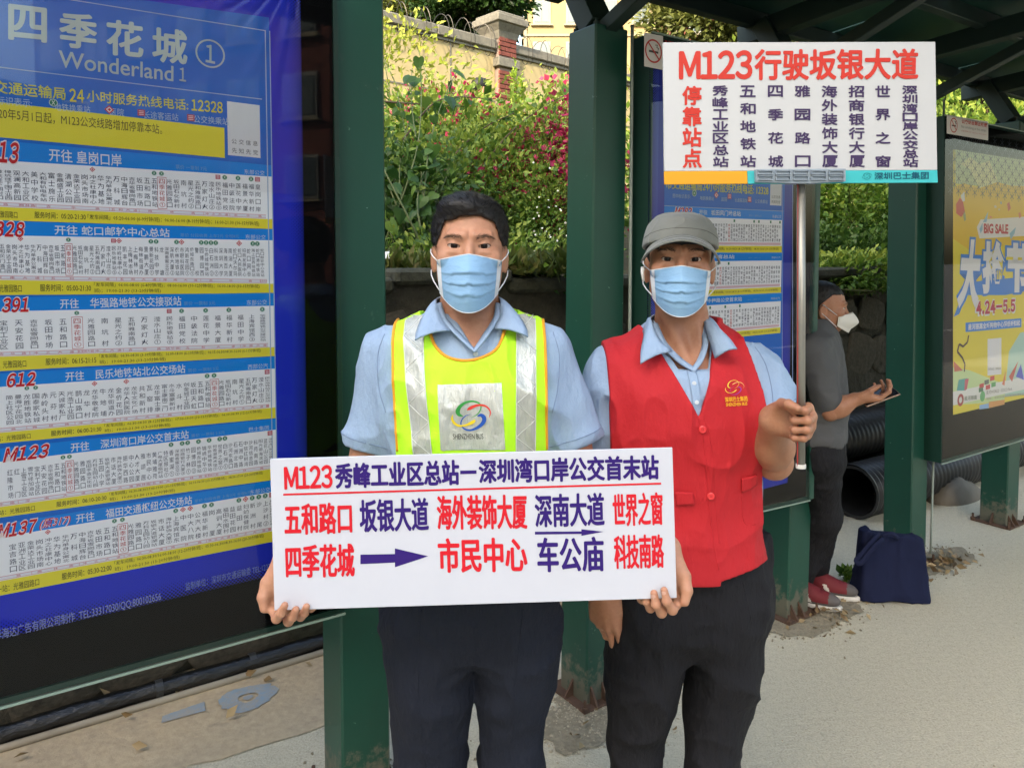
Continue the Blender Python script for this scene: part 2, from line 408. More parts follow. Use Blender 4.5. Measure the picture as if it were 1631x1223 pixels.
M_wall = mat('stone_mortar', S('35332b'), .97, nz=[(4, .8, S('25271c')), (25, .6, S('4a463b'))], bump=[(14, .8, .03), (90, .6, .006)])
M_stone = [mat('weathered_stone', S('37352e'), .95, nz=[(5, .9, S('24251d')), (30, .7, S('5f5a4f'))], bump=[(25, .8, .012), (140, .6, .004)], spots=(9, .66, S('625d50'))),
           mat('pale_stone', S('423f36'), .95, nz=[(6, .9, S('2b2a23')), (40, .6, S('5c564a'))], bump=[(25, .8, .012), (140, .6, .004)]),
           mat('mossy_stone', S('33352a'), .97, nz=[(5, .9, S('20241a')), (30, .6, S('48493a'))], bump=[(25, .8, .012), (140, .6, .004)])]
M_dirt2 = mat('dark_dirt', S('8a816c'), .97, nz=[(14, .9, S('9c927c')), (60, .7, S('6d6453'))], bump=[(50, .9, .012)])
M_plaster = mat('yellow_plaster', S('b5a376'), .9, nz=[(1.2, .6, S('a08e66')), (8, .4, S('bcab80'))], bump=(15, .3, .01), spots=(2.2, .64, S('8d8163')))
M_coping = mat('weathered_coping', S('78746a'), .93, nz=[(3, .8, S('504d44')), (20, .6, S('8c8778'))], bump=(25, .6, .01))
M_brick = mat('red_brick', S('713a30'), .85, nz=[(4, .8, S('5c2c25')), (30, .6, S('85493b'))], bump=(60, .4, .003))
M_mortar = mat('brick_mortar', S('8a7a70'), .95, bump=(60, .4, .003))
M_wire = mat('razor_wire', S('4d4a45'), .5, metal=.6)
M_pipe = mat('black_plastic', S('26282a'), .42, spec=.5, nz=(8, .5, S('3b3c3c')), bump=(30, .15, .003))
M_wrap = mat('plastic_wrap', S('0d0e10'), .12, spec=.7, bump=[(14, .9, .012, (1, 1, 3)), (50, .6, .004)])
M_pvc = mat('white_pvc', S('a59c8b'), .6, nz=(6, .6, S('857a66')))
M_bluepaint = mat('blue_spray_paint', S('6f90aa'), .9, nz=[(14, .5, S('a8977b')), (60, .6, S('9d907a'))], bump=(200, .5, .003))

# ================================================================== GROUND
def sheet(name, pts, m, kind='structure', z=None):
    V = [list(p) for p in pts]; o = mobj(name, V, [list(range(len(V)))], m, kind=kind); return o
g = 400.0
# the pavement, from the kerb of the road to the foot of the retaining wall, and far along
sheet('pavement', [SC(-60, -1.9), SC(120, -1.9), SC(120, 3.3), SC(-60, 3.3)], M_asphalt)
sheet('road', [SC(-g, -g, -.13), SC(g, -g, -.13), SC(g, -2.05, -.13), SC(-g, -2.05, -.13)], M_road)
k = MB(); k.obox(SC(30, -1.975, -.065), U * 90, NB * .075, UP * .066); k.build('kerb', M_kerb)['kind'] = 'structure'
mk = MB()
for i in range(14): mk.obox(SC(-30 + i * 6, -5.5, -.124), U * 1.5, NB * .07, UP * .002)
mk.build('lane_marking', mat('road_paint', S('c9c7c0'), .8))['kind'] = 'structure'

# a strip of sandy concrete under the panel with its ragged edge
def ragged(name, s0, s1, c0, c1, z, m, amp=.03, n=60, seed=1, both=False):
    r = np.random.default_rng(seed); S_ = np.linspace(s0, s1, n)
    e = np.cumsum(r.normal(0, amp * .35, n)); e -= np.linspace(e[0], e[-1], n)
    V = [SC(a, c1, z) for a in S_] + [SC(a, c0 + e[i] + r.normal(0, amp * .15), z) for i, a in enumerate(S_)]
    F = [[i, i + 1, n + i + 1, n + i] for i in range(n - 1)]
    o = mobj(name, V, F, m); o['kind'] = 'structure'; return o
ragged('sandy_strip', -3, 2.2, 2.42, 3.05, .004, M_dirt, .05)
ragged('sandy_strip', 2.2, 9, 2.8, 3.05, .004, M_dirt, .05, seed=4)
# sprayed blue survey mark: a ring and a short stroke
def blob_ring(c, r0, r1, n=48, seed=2):
    r = np.random.default_rng(seed); V = []
    for i in range(n):
        a = 2 * pi * i / n; j = 1 + .08 * sin(3 * a + 1) + r.normal(0, .04); V.append(c + r0 * j * (cos(a) * U + .8 * sin(a) * NB)); V.append(c + r1 * j * (cos(a) * U + .8 * sin(a) * NB))
    return V, [[2 * i, 2 * i + 1, (2 * i + 3) % (2 * n), (2 * i + 2) % (2 * n)] for i in range(n)]
mb = MB(); c = GND(395, 1110, .008); mb.add(*blob_ring(c, .035, .1)); mb.add(*blob_ring(c, .0, .018)); c2 = GND(300, 1132, .008); mb.quad(c2 - U * .09 - NB * .02, c2 + U * .05 - NB * .03, c2 + U * .06 + NB * .03, c2 - U * .08 + NB * .02)
mb.build('spray_mark', M_bluepaint)['kind'] = 'structure'

# the bank behind the retaining wall and the land beyond, one sheet
WTOP = 1.5
def bank_h(s, c):
    t = np.clip((c - 3.1) / 3.2, 0, 1); h = WTOP - .02 + .55 * t * t * (3 - 2 * t)
    return h + .06 * np.sin(s * 2.3 + c) * t + .05 * np.sin(s * 5.1 - c * 3) * np.clip((c - 3.1) * 2, 0, 1) * (1 - np.clip((c - 6) / 3, 0, 1))
ss = np.concatenate([np.linspace(-60, -4, 12), np.linspace(-3, 14, 90), np.linspace(16, 160, 14)]); cs_ = np.concatenate([np.linspace(3.1, 9, 40), np.linspace(10, 200, 14)])
G = np.array([[SC(a, b, bank_h(a, b)) for b in cs_] for a in ss]); mb = MB(); mb.grid(G); o = mb.build('bank_ground', M_soil, smooth=True); o['kind'] = 'structure'

# ================================================================== RETAINING WALL: mortar body, capping, single stones
rw = thing('retaining_wall', 'low dark mossy stone retaining wall holding back the shrub bank', 'wall', SC(2, 3.2))
mb = MB(); SS = np.linspace(-4, 16, 120); ZZ = np.linspace(-.05, WTOP, 12); r = np.random.default_rng(5)
Gf = np.array([[SC(a, 3.02 + .02 * sin(a * 3 + z * 4) + r.normal(0, .006), z) for z in ZZ] for a in SS]); mb.grid(Gf)
mb.build('mortar_face', M_wall, rw, smooth=True)
mb = MB()
for i in range(34):
    a = -4 + i * .6; mb.bbox(SC(a + .3, 3.1 + r.normal(0, .012), WTOP - .01 + r.normal(0, .014)), U * .303, NB * (.12 + r.uniform(-.02, .02)), UP * .035, .016)
mb.build('coping', M_stone[2], rw)
def stone_mesh(w, h, seed):
    r = np.random.default_rng(seed); n = 11; V = []; a0 = r.uniform(0, 6)
    R = [1 + r.uniform(-.13, .1) for _ in range(n)]
    for k_, (sc, y) in enumerate(((1.0, .03), (.97, -.010), (.84, -.022))):
        for i in range(n):
            a = 2 * pi * i / n; x = np.sign(cos(a)) * abs(cos(a)) ** .75 * w / 2 * R[i] * sc; z = np.sign(sin(a)) * abs(sin(a)) ** .75 * h / 2 * R[i] * sc
            V.append([x, y + r.uniform(-.006, .006), z])
    V.append([0, -.026, 0])
    F = [[k_ * n + i, k_ * n + (i + 1) % n, (k_ + 1) * n + (i + 1) % n, (k_ + 1) * n + i] for k_ in range(2) for i in range(n)] + [[2 * n + i, 2 * n + (i + 1) % n, 3 * n] for i in range(n)]
    me = mesh_from('stone', V, F, [M_stone[seed % 3]], smooth=True); return me
sm = [stone_mesh(.30, .26, i) for i in range(9)]
a = -1.8; row = 0; zc = .14
Rm = Matrix(((U[0], NB[0], 0), (U[1], NB[1], 0), (0, 0, 1))).to_quaternion()
while zc < 1.45:
    a = -1.8 + (row % 2) * .15
    while a < 9:
        o = bpy.data.objects.new('stone', random.choice(sm)); link(o, rw)
        p = SC(a + random.uniform(-.03, .03), 3.015 + random.uniform(-.008, .012), zc + random.uniform(-.025, .025)); o.location = tuple(p)
        o.rotation_mode = 'QUATERNION'; from mathutils import Quaternion
        o.rotation_quaternion = Rm @ Quaternion((0, 1, 0), random.uniform(-.25, .25)); s_ = random.uniform(1.02, 1.22); o.scale = (s_, .38, s_ * random.uniform(.85, 1.05))
        a += .315
    row += 1; zc += .262

# ================================================================== POSTS
PT = 2.385
def post(s_b, s_t, wu, wn, label, ztop=PT, c=2.0):
    base = SC(s_b, c + wn / 2, 0)
    t = thing('shelter_post', label, 'post', base, 'green steel posts of the bus shelter')
    mb = MB(); ring = []
    for (z, q) in ((-.02, 0), (ztop - .004, 0), (ztop, .004)):
        s0 = s_b + (s_t - s_b) * z / ztop; b = .006
        for (x, y) in ((b, 0), (wu - b, 0), (wu, b), (wu, wn - b), (wu - b, wn), (b, wn), (0, wn - b), (0, b)):
            x = x + (wu / 2 - x) * q * 4; y = y + (wn / 2 - y) * q * 4
            ring.append(SC(s0 + x, c + y, z))
    F = [[k * 8 + i, k * 8 + (i + 1) % 8, k * 8 + 8 + (i + 1) % 8, k * 8 + 8 + i] for k in range(2) for i in range(8)] + [list(range(16, 24))]
    mb.add(ring, F); mb.build('post_shaft', M_green, t)
    mb = MB(); mb.bbox(SC(s_b + wu / 2, c + wn / 2, .006), U * (wu / 2 + .035), NB * (wn / 2 + .035), UP * .005, .002); mb.build('base_plate', M_rust, t)
    for (sx, cx, dx) in ((0, .5, (-1, 0)), (1, .5, (1, 0)), (.5, 0, (0, -1)), (.15, 0, (0, -1))):
        q = SC(s_b + wu * sx, c + wn * cx, .011); d = U * dx[0] + NB * dx[1]; w = np.cross(d, UP) * .004
        V = [q + w, q + d * .04 + w, q + UP * .06 + w, q - w, q + d * .04 - w, q + UP * .06 - w]
        mobj('gusset', V, [(0, 1, 2), (5, 4, 3), (0, 3, 4, 1), (1, 4, 5, 2), (2, 5, 3, 0)], M_rust, t)
    for i, (x, y) in enumerate(((-.025, -.025), (wu + .025, -.025), (wu + .025, wn + .025), (-.025, wn + .025))):
        mb = MB(); p = SC(s_b + x, c + y, .011); mb.lathe([(.013, 0), (.013, .012), (.006, .013), (.006, .035)], p, 6); mb.build('anchor_bolt', M_rust, t)
    for i, (x, y) in enumerate(((.02, .02), (wu - .02, .02), (wu - .02, wn - .02), (.02, wn - .02))):
        mb = MB(); p = SC(s_t + x, c + y, ztop); mb.lathe([(.011, 0), (.011, .014), (.005, .015), (.005, .024)], p, 6); mb.build('cap_bolt', M_beam, t)
    return t
def ss_(u, v, c=2.0): return float(CV(u, v, c) @ U)
post(ss_(536, 1000) + .012, ss_(531, 60), .15, .15, 'scraped dark green post beside the left notice panel, behind the hi-vis vest')
post(ss_(934, 1000), ss_(949, 60), .15, .15, 'dark green post with paint flecked foot standing between the two men')
post(ss_(1256, 900), ss_(1262, 800) + .02, .15, .15, 'dark green post below the middle panel, between the red vest and the red shoes')
post(ss_(1456, 700), ss_(1459, 307), .15, .15, 'dark green post directly behind the navy tote bag')
post(4.88, 4.88, .15, .15, 'dark green post at the far end of the sale poster panel')
post(-.42, -.42, .15, .15, 'dark green post left of the big timetable panel')

def cable(s, label):
    mb = MB(); mb.tube([SC(s, 1.985, z) for z in np.linspace(.05, 2.4, 12)], .006, 6); o = mb.build('cable', M_cable, smooth=True); tag(o, label, 'cable'); return o
cable(1.845, 'pale grey cable running down between the green post and middle panel')
cable(3.985, 'pale grey cable running down between green post and sale poster panel')

# ================================================================== NOTICE PANELS
PC = 1.91
def panel(s0, s1, z0, z1, label, lean=0.0, stile=0.0, zr=None):
    """green box frame, black back board, thin glass; returns (thing, board whose origin is at s=0 z=0)"""
    t = thing('notice_panel', label, 'notice panel', SC((s0 + s1) / 2, PC + .05, 0), 'glazed notice panels of the bus shelter')
    zr = z0 if zr is None else zr
    P = lambda s, c, z: SC(s + lean * (z - z0), c, z)
    def bar(name, a, b, c, d, mt, c0=PC + .006, c1=PC + .095):    # quad a b c d as (s, z)
        V = [P(q[0], c0, q[1]) for q in (a, b, c, d)] + [P(q[0], c1, q[1]) for q in (a, b, c, d)]
        return mobj(name, V, [(0, 1, 2, 3), (7, 6, 5, 4), (0, 4, 5, 1), (1, 5, 6, 2), (2, 6, 7, 3), (3, 7, 4, 0)], mt, t)
    w = .012
    bar('side_rail', (s0, z0), (s0 + w, z0), (s0 + w, z1), (s0, z1), M_green2)
    bar('side_rail', (s1 - w - stile, zr), (s1, zr), (s1, z1), (s1 - w - stile, z1), M_green if stile else M_green2, PC + (.0 if stile else .006))
    bar('top_rail', (s0 + w, z1 - w), (s1 - w - stile, z1 - w), (s1 - w - stile, z1), (s0 + w, z1), M_green2)
    bar('bottom_rail', (s0 + w, z0), (s1 - w - stile, zr), (s1 - w - stile, zr + w), (s0 + w, z0 + w), M_green2)
    bar('back_board', (s0 + w, z0 + w), (s1 - w - stile, zr + w), (s1 - w - stile, z1 - w), (s0 + w, z1 - w), M_black, PC + .014, PC + .085)
    e = MB(); gs1 = s1 - stile
    for (q, q2, hz) in (((s0, z0 - .004), (gs1, zr - .004), 1), ((s0, z1 + .002), (gs1, z1 + .002), 1)):
        a, b = P(q[0], PC + .0015, q[1]), P(q2[0], PC + .0015, q2[1]); m_ = (a + b) / 2; e = MB(); e.obox(m_, (b - a) / 2, NB * .003, UP * .0028); e.build('glass_edge', M_edge, t)
    V = [P(s0, PC, z0), P(gs1, PC, zr), P(gs1, PC, z1), P(s0, PC, z1)]
    t2 = [v + NB * .004 for v in V]
    mobj('glass_pane', V, [(0, 1, 2, 3)], M_glass, t)
    return t
ex1 = U
B1 = Board(SC(0, PC + .008, 0), U, UP)        # where the films lie, behind the glass
INK = {}
def ink(h, rough=.5):
    if h not in INK: INK[h] = mat('print_' + h, S(h), rough, spec=.15)
    return INK[h]
M_film = mat('printed_film', S('1667b4'), .4, spec=.4)

def film(name, s0, s1, z0, z1, m, t, off, wr=0.0, lean=0.0):
    ns, nz = 60, 60; Sg = np.linspace(s0, s1, ns); Zg = np.linspace(z0, z1, nz); V = []; uv = []
    for a in Sg:
        for z in Zg:
            V.append(SC(a + lean * (z - .55), PC + .008 - off, z)); uv.append((a, z))
    F = np.array([[i * nz + j, (i + 1) * nz + j, (i + 1) * nz + j + 1, i * nz + j + 1] for i in range(ns - 1) for j in range(nz - 1)])
    return mobj(name, V, F, m, t, uv=np.array(uv))

# ---------------- panel 1: big timetable on the left
pn1 = panel(-.55, .742, .628, 2.36, 'big blue timetable panel with large station name at far left of shelter')
film('poster_film', -.5, .645, .772, 2.33, film_mat('film_margin', S('2030c4'), .60, .66, .822, .760), pn1, 0)
mb = MB(); nn_ = 110; G = np.zeros((nn_, nn_, 3))
for i, a in enumerate(np.linspace(-.15, .64, nn_)):
    for j, z in enumerate(np.linspace(1.75, 2.325, nn_)):
        dx, dz = .645 - a, 2.33 - z; r_ = sqrt(dx * dx + dz * dz); an = atan2(dz, dx); G[i, j] = SC(a, PC + .0045 - min(1, r_ * 12) * .0022 * math.exp(-r_ / .16) * (sin(an * 34) + .6 * sin(an * 61 + 1)) + .0004 * sin(a * 9 + z * 14), z)
mb.grid(G); mb.build('clear_film', glass_mat('clear_film', (1, 1, 1), .12, 1.42), pn1, smooth=True)
LB = MB()                                      # blue, white, yellow blocks
cols = {}
def layer(h):
    if h not in cols: cols[h] = MB()
    return cols[h]
class Rows:
    """maps (fraction across, photo rows at left and right edge) onto the film"""
    def __init__(s, B, uL, uR, base=.0012): s.B = B; s.uL = uL; s.uR = uR; s.sL, s.sR = B.sz(uL, 500)[0], B.sz(uR, 500)[0]; s.base = base
    def z(s, yl, yr): return s.B.sz(s.uL, yl)[1], s.B.sz(s.uR, yr)[1]
    def pt(s, x, yl, yr, off):                 # x in photo pixels across at mid height
        a = s.B.sz(x, 500)[0]; f = (a - s.sL) / (s.sR - s.sL); zl, zr = s.z(yl, yr); return s.B.at(a, zl + (zr - zl) * f, off)
    def band(s, h, x0, x1, t, b, off):         # t, b = (yl, yr)
        layer(h).quad(s.pt(x0, *b, off), s.pt(x1, *b, off), s.pt(x1, *t, off), s.pt(x0, *t, off))
    def text(s, h, string, x0, x1, t, b, off, **k):
        text(layer(h), string, s.pt(x0, *t, off), s.pt(x1, *t, off), s.pt(x0, *b, off), **k)
def lerp2(t, b, f): return (t[0] + (b[0] - t[0]) * f, t[1] + (b[1] - t[1]) * f)
R1 = Rows(B1, 0, 435)
BLUE, SKYB, YEL, WHT, RED, INKB, GRN = '1668cc', '0f86e6', 'e6da3e', 'f2f4fb', 'c81f28', '3f4660', '2f7a63'
R1.band(BLUE, -160, 436, (-30, 30), (948, 862), .0010)
# header
for (x0, x1, ch) in ((15, 73, '四'), (96, 153, '季'), (171, 227, '花'), (244, 296, '城')):
    pass
B1.txt(layer('b9c9c8'), '四', 15, 8, 73, 15, 15, 62, .002, fat=.0022, res=6); B1.txt(layer('b9c9c8'), '季', 96, 19, 153, 27, 96, 73, .002, fat=.0022, res=6)
B1.txt(layer('b9c9c8'), '花', 171, 32, 227, 39, 171, 86, .002, fat=.0022, res=6); B1.txt(layer('b9c9c8'), '城', 244, 44, 297, 51, 244, 97, .002, fat=.0022, res=6)
B1.txt(layer('a9bcc4'), 'Wonderland', 94, 81, 276, 106, 94, 107, .002, fat=.0005, res=6)
def ring_on(h, B, u, v, ru, r_in, off, n=28):
    c = B.p(u, v, off); s = np.linalg.norm(B.p(u + ru, v, off) - c); V = []
    for i in range(n):
        a = 2 * pi * i / n; d = (B.ex * cos(a) + B.ez * sin(a)) * s; V += [c + d * r_in, c + d]
    if r_in > 0: layer(h).add(V, [[2 * i, 2 * i + 1, (2 * i + 3) % (2 * n), (2 * i + 2) % (2 * n)] for i in range(n)])
    else: layer(h).add([V[2 * i + 1] for i in range(n)], [list(range(n))])
B1.txt(layer('a9bcc4'), '１', 286, 108, 296, 109.5, 286, 129, .002, fat=.0005, res=6)
ring_on('a9bcc4', B1, 335, 86, 23, .88, .002); B1.txt(layer('a9bcc4'), '１', 328, 71, 342, 74, 328, 99, .002, fat=.0008, res=6)
R1.band('9fb6d8', -160, 429, (-18, 51), (-16.5, 52.5), .0016)
layer('9fb6d8').quad(*[R1.pt(x, *y, .0017) for x, y in ((429, (1000, 880)), (430.6, (1000, 880)), (430.6, (-18, 51)), (429, (-18, 51)))])
R1.band('9fb6d8', -160, 423, (107, 160), (108.5, 161.5), .0016)
R1.text('d0cf4a', '市交通运输局', -22, 115, (129, 176), (150, 194), .002, bold=.012)
R1.text('d9d23f', '24', 121, 144, (132, 170), (153, 191), .002, bold=.02); R1.text('d0cf4a', '小时服务热线电话:', 148, 307, (131, 172), (150, 190), .002, bold=.01)
R1.text('d9d23f', '12328', 312, 361, (128, 171.5), (151, 188), .002, bold=.02)
R1.text('a9c3dc', '图中标识表示:', -20, 62, (154, 196), (167, 208), .002)
for x, s_ in ((97, '地铁换乘站'), (184, '医院'), (236, '长途客运站'), (315, '公交换乘站')): R1.text('a9c3dc', s_, x, x + (len(s_) * 11 if x > 100 else 56), (157, 195), (169, 207), .002)
R1.text('6a8fc0', '(500米范围内)', 110, 152, (151, 187), (157, 192), .002)
def icon(kind, B, u, v, r):
    if kind == 'metro': ring_on('c3d3cf', B, u, v, r, 0, .0021, 16); ring_on(GRN, B, u, v, r * .82, 0, .0024, 16); B.txt(layer('d5ded8'), 'X', u - r * .45, v - r * .5, u + r * .45, v - r * .5, u - r * .45, v + r * .5, .0027, bold=.02)
    elif kind == 'cross':
        q = B.p(u, v, .0021); s = np.linalg.norm(B.p(u + r, v, .0021) - q)
        layer(RED).add([q + B.ex * s * 1.1, q + B.ez * s * 1.1, q - B.ex * s * 1.1, q - B.ez * s * 1.1], [(0, 1, 2, 3)])
        q = q + B.n * .0003; layer('e6e0e6').add([q + B.ex * s * .75, q + B.ez * s * .75, q - B.ex * s * .75, q - B.ez * s * .75], [(0, 1, 2, 3)])
        q = q + B.n * .0003; layer(RED).obox(q, B.ex * s * .4, B.ez * s * .13, B.n * .0001); layer(RED).obox(q, B.ex * s * .13, B.ez * s * .4, B.n * .0001)
    elif kind == 'bus':
        q = B.p(u, v, .0021); s = np.linalg.norm(B.p(u + r, v, .0021) - q)
        layer('b5485c').obox(q, B.ex * s * .9, B.ez * s * .85, B.n * .0001); q = q + B.n * .0003
        for z in (.45, .0, -.45): layer('e2c9d4').obox(q + B.ez * s * z, B.ex * s * .6, B.ez * s * .1, B.n * .0001)
icon('metro', B1, 85, 164, 7); icon('cross', B1, 174, 175, 7); icon('bus', B1, 225, 180, 6.5); icon('bus', B1, 304, 188, 6.5)
R1.band(YEL, -160, 363, (163, 213), (219, 259), .0015)
R1.text('4f4a2a', '2020年5月1日起，M123公交线路增加停靠本站。', -6, 265, (172, 217), (190, 232), .002)
R1.band('dcdfe6', 368, 419, (116, 171), (213, 254), .0015)
R1.text('4a5260', '公 交 信 息', 374, 415, (182, 228), (191, 236), .002); R1.text('4a5260', '先 知 先 觉', 374, 415, (199, 242), (209, 250), .002)

ROWS = [
 dict(no='313', nx=(-12, 36), to='皇岗口岸', tx=(86, 200), hd=((224, 264), (256, 282)), wh=(329.6, 349.5), ye=(351, 365), op='东部公交', fare='票价 一票制 7元', fx=(285, 334), nxt='光雅园路口', tm='服务时间：05:20-21:30', ti='「发车间隔」05:20-06:00 (6-9分钟/班)；06:00-16:00 (8-10分钟/班)；16:00-21:30 (10-15分钟/班)', xs=(6, 414),
  st='樟坑径下围村口 樟坑径下围工业园 观澜高新园 大和工业区 美中学校 大和有轨电车站 富士施乐 金鼎盛工业园 清湖公园 金荣达工业园 岗头市场南 冲之社康中心 华为基地 华为单身公寓北 万科城 中海日辉台 吉华坂雪岗路口 坂田市场 五和路口 五和地铁站 四季花城① 光雅园路口 坂田石化新村 南坑村 星光之约② 五和雅南路口 万家灯火 滢水山庄② 民乐地铁站⑤ 福田党校 中级法院 莲花中学 福景大厦 福华新村 皇岗口岸', ic={11: 'cross', 19: 'metro', 20: 'metro', 28: 'bus', 29: 'metro', 31: 'metro', 33: 'metro', 34: 'bus'}),
 dict(no='328', nx=(-6, 41), to='蛇口邮轮中心总站', tx=(91, 273), hd=((352, 366), (375, 383)), wh=(446, 452), ye=(470, 467), op='东部公交', fare='票价 分段收费 上车2元 全程8元', fx=(290, 383), nxt='光雅园路口', tm='服务时间：05:00-21:30', ti='「发车间隔」06:00-08:00 (6-8分钟/班)；08:00-16:00 (10-12分钟/班)；16:00-18:00 (10-15分钟/班)', xs=(7, 419),
  st='五和风门路口 金荣达工业园 岗头市场南 冲之社康中心 华为基地 华为单身公寓北 万科城 中海日辉台 吉华坂雪岗路口 坂田市场 五和路口 四季花城① 光雅园路口 坂田石化新村 南坑村 星光之约② 五和雅南路口 万家灯火 滢水山庄① 民乐地铁站⑤ 孖岭社康中心 凯丰花园 上梅林市场 上梅林村 梅林街道办 景鹏大厦 景新花园① 科技中学 龙塘 深南香蜜立交① 深航大厦② 农林地铁站 市眼科医院 鸿新花园① 侨城东路口① 警校 园博园西 华侨城地铁站 白石洲② 科技园① 深圳大学 海雅百货 南油大厦 蛇口沃尔玛 蛇口人民医院 招商发展中心 蛇口网谷 海上世界地铁站 蛇口港地铁站 蛇口邮轮中心总站', ic={3: 'cross', 11: 'metro', 19: 'bus', 20: 'cross', 26: 'metro', 27: 'metro', 31: 'metro', 32: 'cross', 36: 'metro', 37: 'metro', 38: 'metro', 39: 'metro', 44: 'cross', 47: 'metro', 48: 'metro'}),
 dict(no='391', nx=(2, 45), to='华强路地铁公交接驳站', tx=(96, 289), gap=.245, hd=((474, 466), (496, 487)), wh=(568, 553), ye=(591, 567), op='东部公交', fare='票价 一票制 3元', fx=(293, 343), nxt='光雅园路口', tm='服务时间：06:15-21:15', ti='「发车间隔」06:30-08:30 (3-10分钟/班)；16:00-18:00 (6-10分钟/班)；06:15-06:30/08:30-16:00 (6-11分钟/班)', xs=(5, 418),
  st='宝利工业区 天安花园 吉华坂雪岗路口 坂田市场 五和路口 四季花城① 光雅园路口 南坑村 星光之约② 五和雅南路口 万家灯火 滢水山庄① 民乐地铁站⑤ 福田党校 中级法院 莲花中学 福景大厦 福华新村 福田中学 上海宾馆西③ 华强路地铁公交接驳站', ic={5: 'metro', 12: 'bus', 13: 'metro', 15: 'metro', 17: 'metro', 20: 'metro'}),
 dict(no='612', nx=(5, 51), to='民乐地铁站北公交场站', tx=(101, 293), gap=.245, hd=((595, 568), (616, 587)), wh=(689, 649), ye=(706, 666), op='西部公汽', fare='票价 一票制 2元', fx=(297, 347), nxt='光雅园路口', tm='服务时间：06:00-21:30', ti='「发车间隔」06:30-08:30 (8-12分钟/班)；17:00-19:00 (10-15分钟/班)；06:00-06:30 (12-20分钟/班)', xs=(10, 424),
  st='简上社区公园 曼海宁花园北 龙胜地铁站 国泰家私城 赤岭头村 元芬村 天诚家私厂 光浩工业园 鹊山路口 龙华村 龙华敬老院 牛地埔 龙华街道办 金侨花园 龙华人民医院 龙华文化广场 共和新村 瓦窑排 龙华富士康 富士康南二门 水斗富豪新村 水斗村 创金城工业园 坂田天虹 五和路口 五和地铁站 四季花城① 光雅园路口 坂田石化新村 南坑村 星光之约① 五和雅南路口 万家灯火 滢水山庄② 民乐地铁站北公交场站', ic={2: 'metro', 3: 'metro', 10: 'cross', 14: 'cross', 25: 'metro', 26: 'metro', 34: 'bus'}),
 dict(no='M123', nx=(-4, 67), to='深圳湾口岸公交首末站', tx=(106, 296), gap=.245, hd=((714, 667), (735, 684.5)), wh=(807, 746), ye=(824, 764), op='巴士集团', fare='票价 一票制 2.5元', fx=(300, 354), nxt='光雅园路口', tm='服务时间：06:10-20:30', ti='「发车间隔」06:30-08:30/17:00-19:00 (10-15分钟/班)；06:10-06:30 (13-15分钟/班)；08:30-17:00 (20-30分钟/班)', xs=(7, 427),
  st='红隆市场 红门 上雪工业区 雪竹径加油站 宝利工业区 天安花园 吉华坂雪岗路口 五和路口 五和地铁站 四季花城① 光雅园路口 雅园路口 坂田手造文化街 万科五园幼儿园 五园小学 坂银大道银湖站 市话大厦 海外装饰大厦① 振华西路 中心公园 人才大厦 雅颂居 市民中心 黄埔雅苑 广电大厦临时站 特区报社① 香蜜湖① 深南香蜜立交② 招商银行大厦③ 竹子林① 园博园② 侨城东地铁站 锦绣中华② 华侨城地铁站 何香凝美术馆① 世界之窗① 白石洲① 沙河东路口 石洲北路 石洲中路 中信红树湾 沙河信息园 科苑南路 阳光带海滨城 蓝花山公园 深圳湾口岸公交首末站', ic={8: 'metro', 9: 'metro', 26: 'metro', 28: 'metro', 29: 'metro', 31: 'metro', 33: 'metro', 35: 'metro', 36: 'metro', 45: 'bus'}),
 dict(no='M137', nx=(-18, 43), to='福田交通枢纽公交场站', tx=(111, 299), gap=.245, hd=((834, 765), (855, 782.6)), wh=(925, 845), ye=(948, 862), op='东部公交', fare='票价 分段收费 上车2元 全程6元', fx=(303, 394), nxt='光雅园路口', tm='服务时间：05:30-22:00', ti='「发车间隔」06:30-08:30/16:00-18:00 (12-20分钟/班)；05:30-06:30/08:30-16:00 (20-30分钟/班)', xs=(7, 428),
  st='宝吉路口 亚洲工业区 金荣达工业园 岗头市场南 冲之社康中心 华为基地 华为单身公寓北 万科城 中海日辉台 吉华坂雪岗路口 坂田市场 五和路口 五和地铁站 四季花城① 光雅园路口 雅园路口 万科五园幼儿园 坂银大道银湖站 市话大厦 海外装饰大厦② 上海宾馆东 中医院 中大八院 公汽大楼 福华新村 岗厦 高训大厦 福田水围村 益田花园 益田村 妇幼保健院 新洲村 沙尾 上沙村② 福田交通枢纽公交场站', ic={4: 'cross', 12: 'metro', 13: 'metro', 20: 'metro', 21: 'cross', 22: 'cross', 24: 'metro', 25: 'metro', 29: 'metro', 30: 'cross', 31: 'metro', 32: 'metro', 33: 'metro', 34: 'bus'}),
]
def u_of_s(B, a, v=500):                       # photo column of a station at distance a along the film
    q = B.at(a, 1.4); f = np.array([0, cos(PITCH), -sin(PITCH)]); return PPX + FPX * (q - CAMP)[0] / ((q - CAMP) @ f)
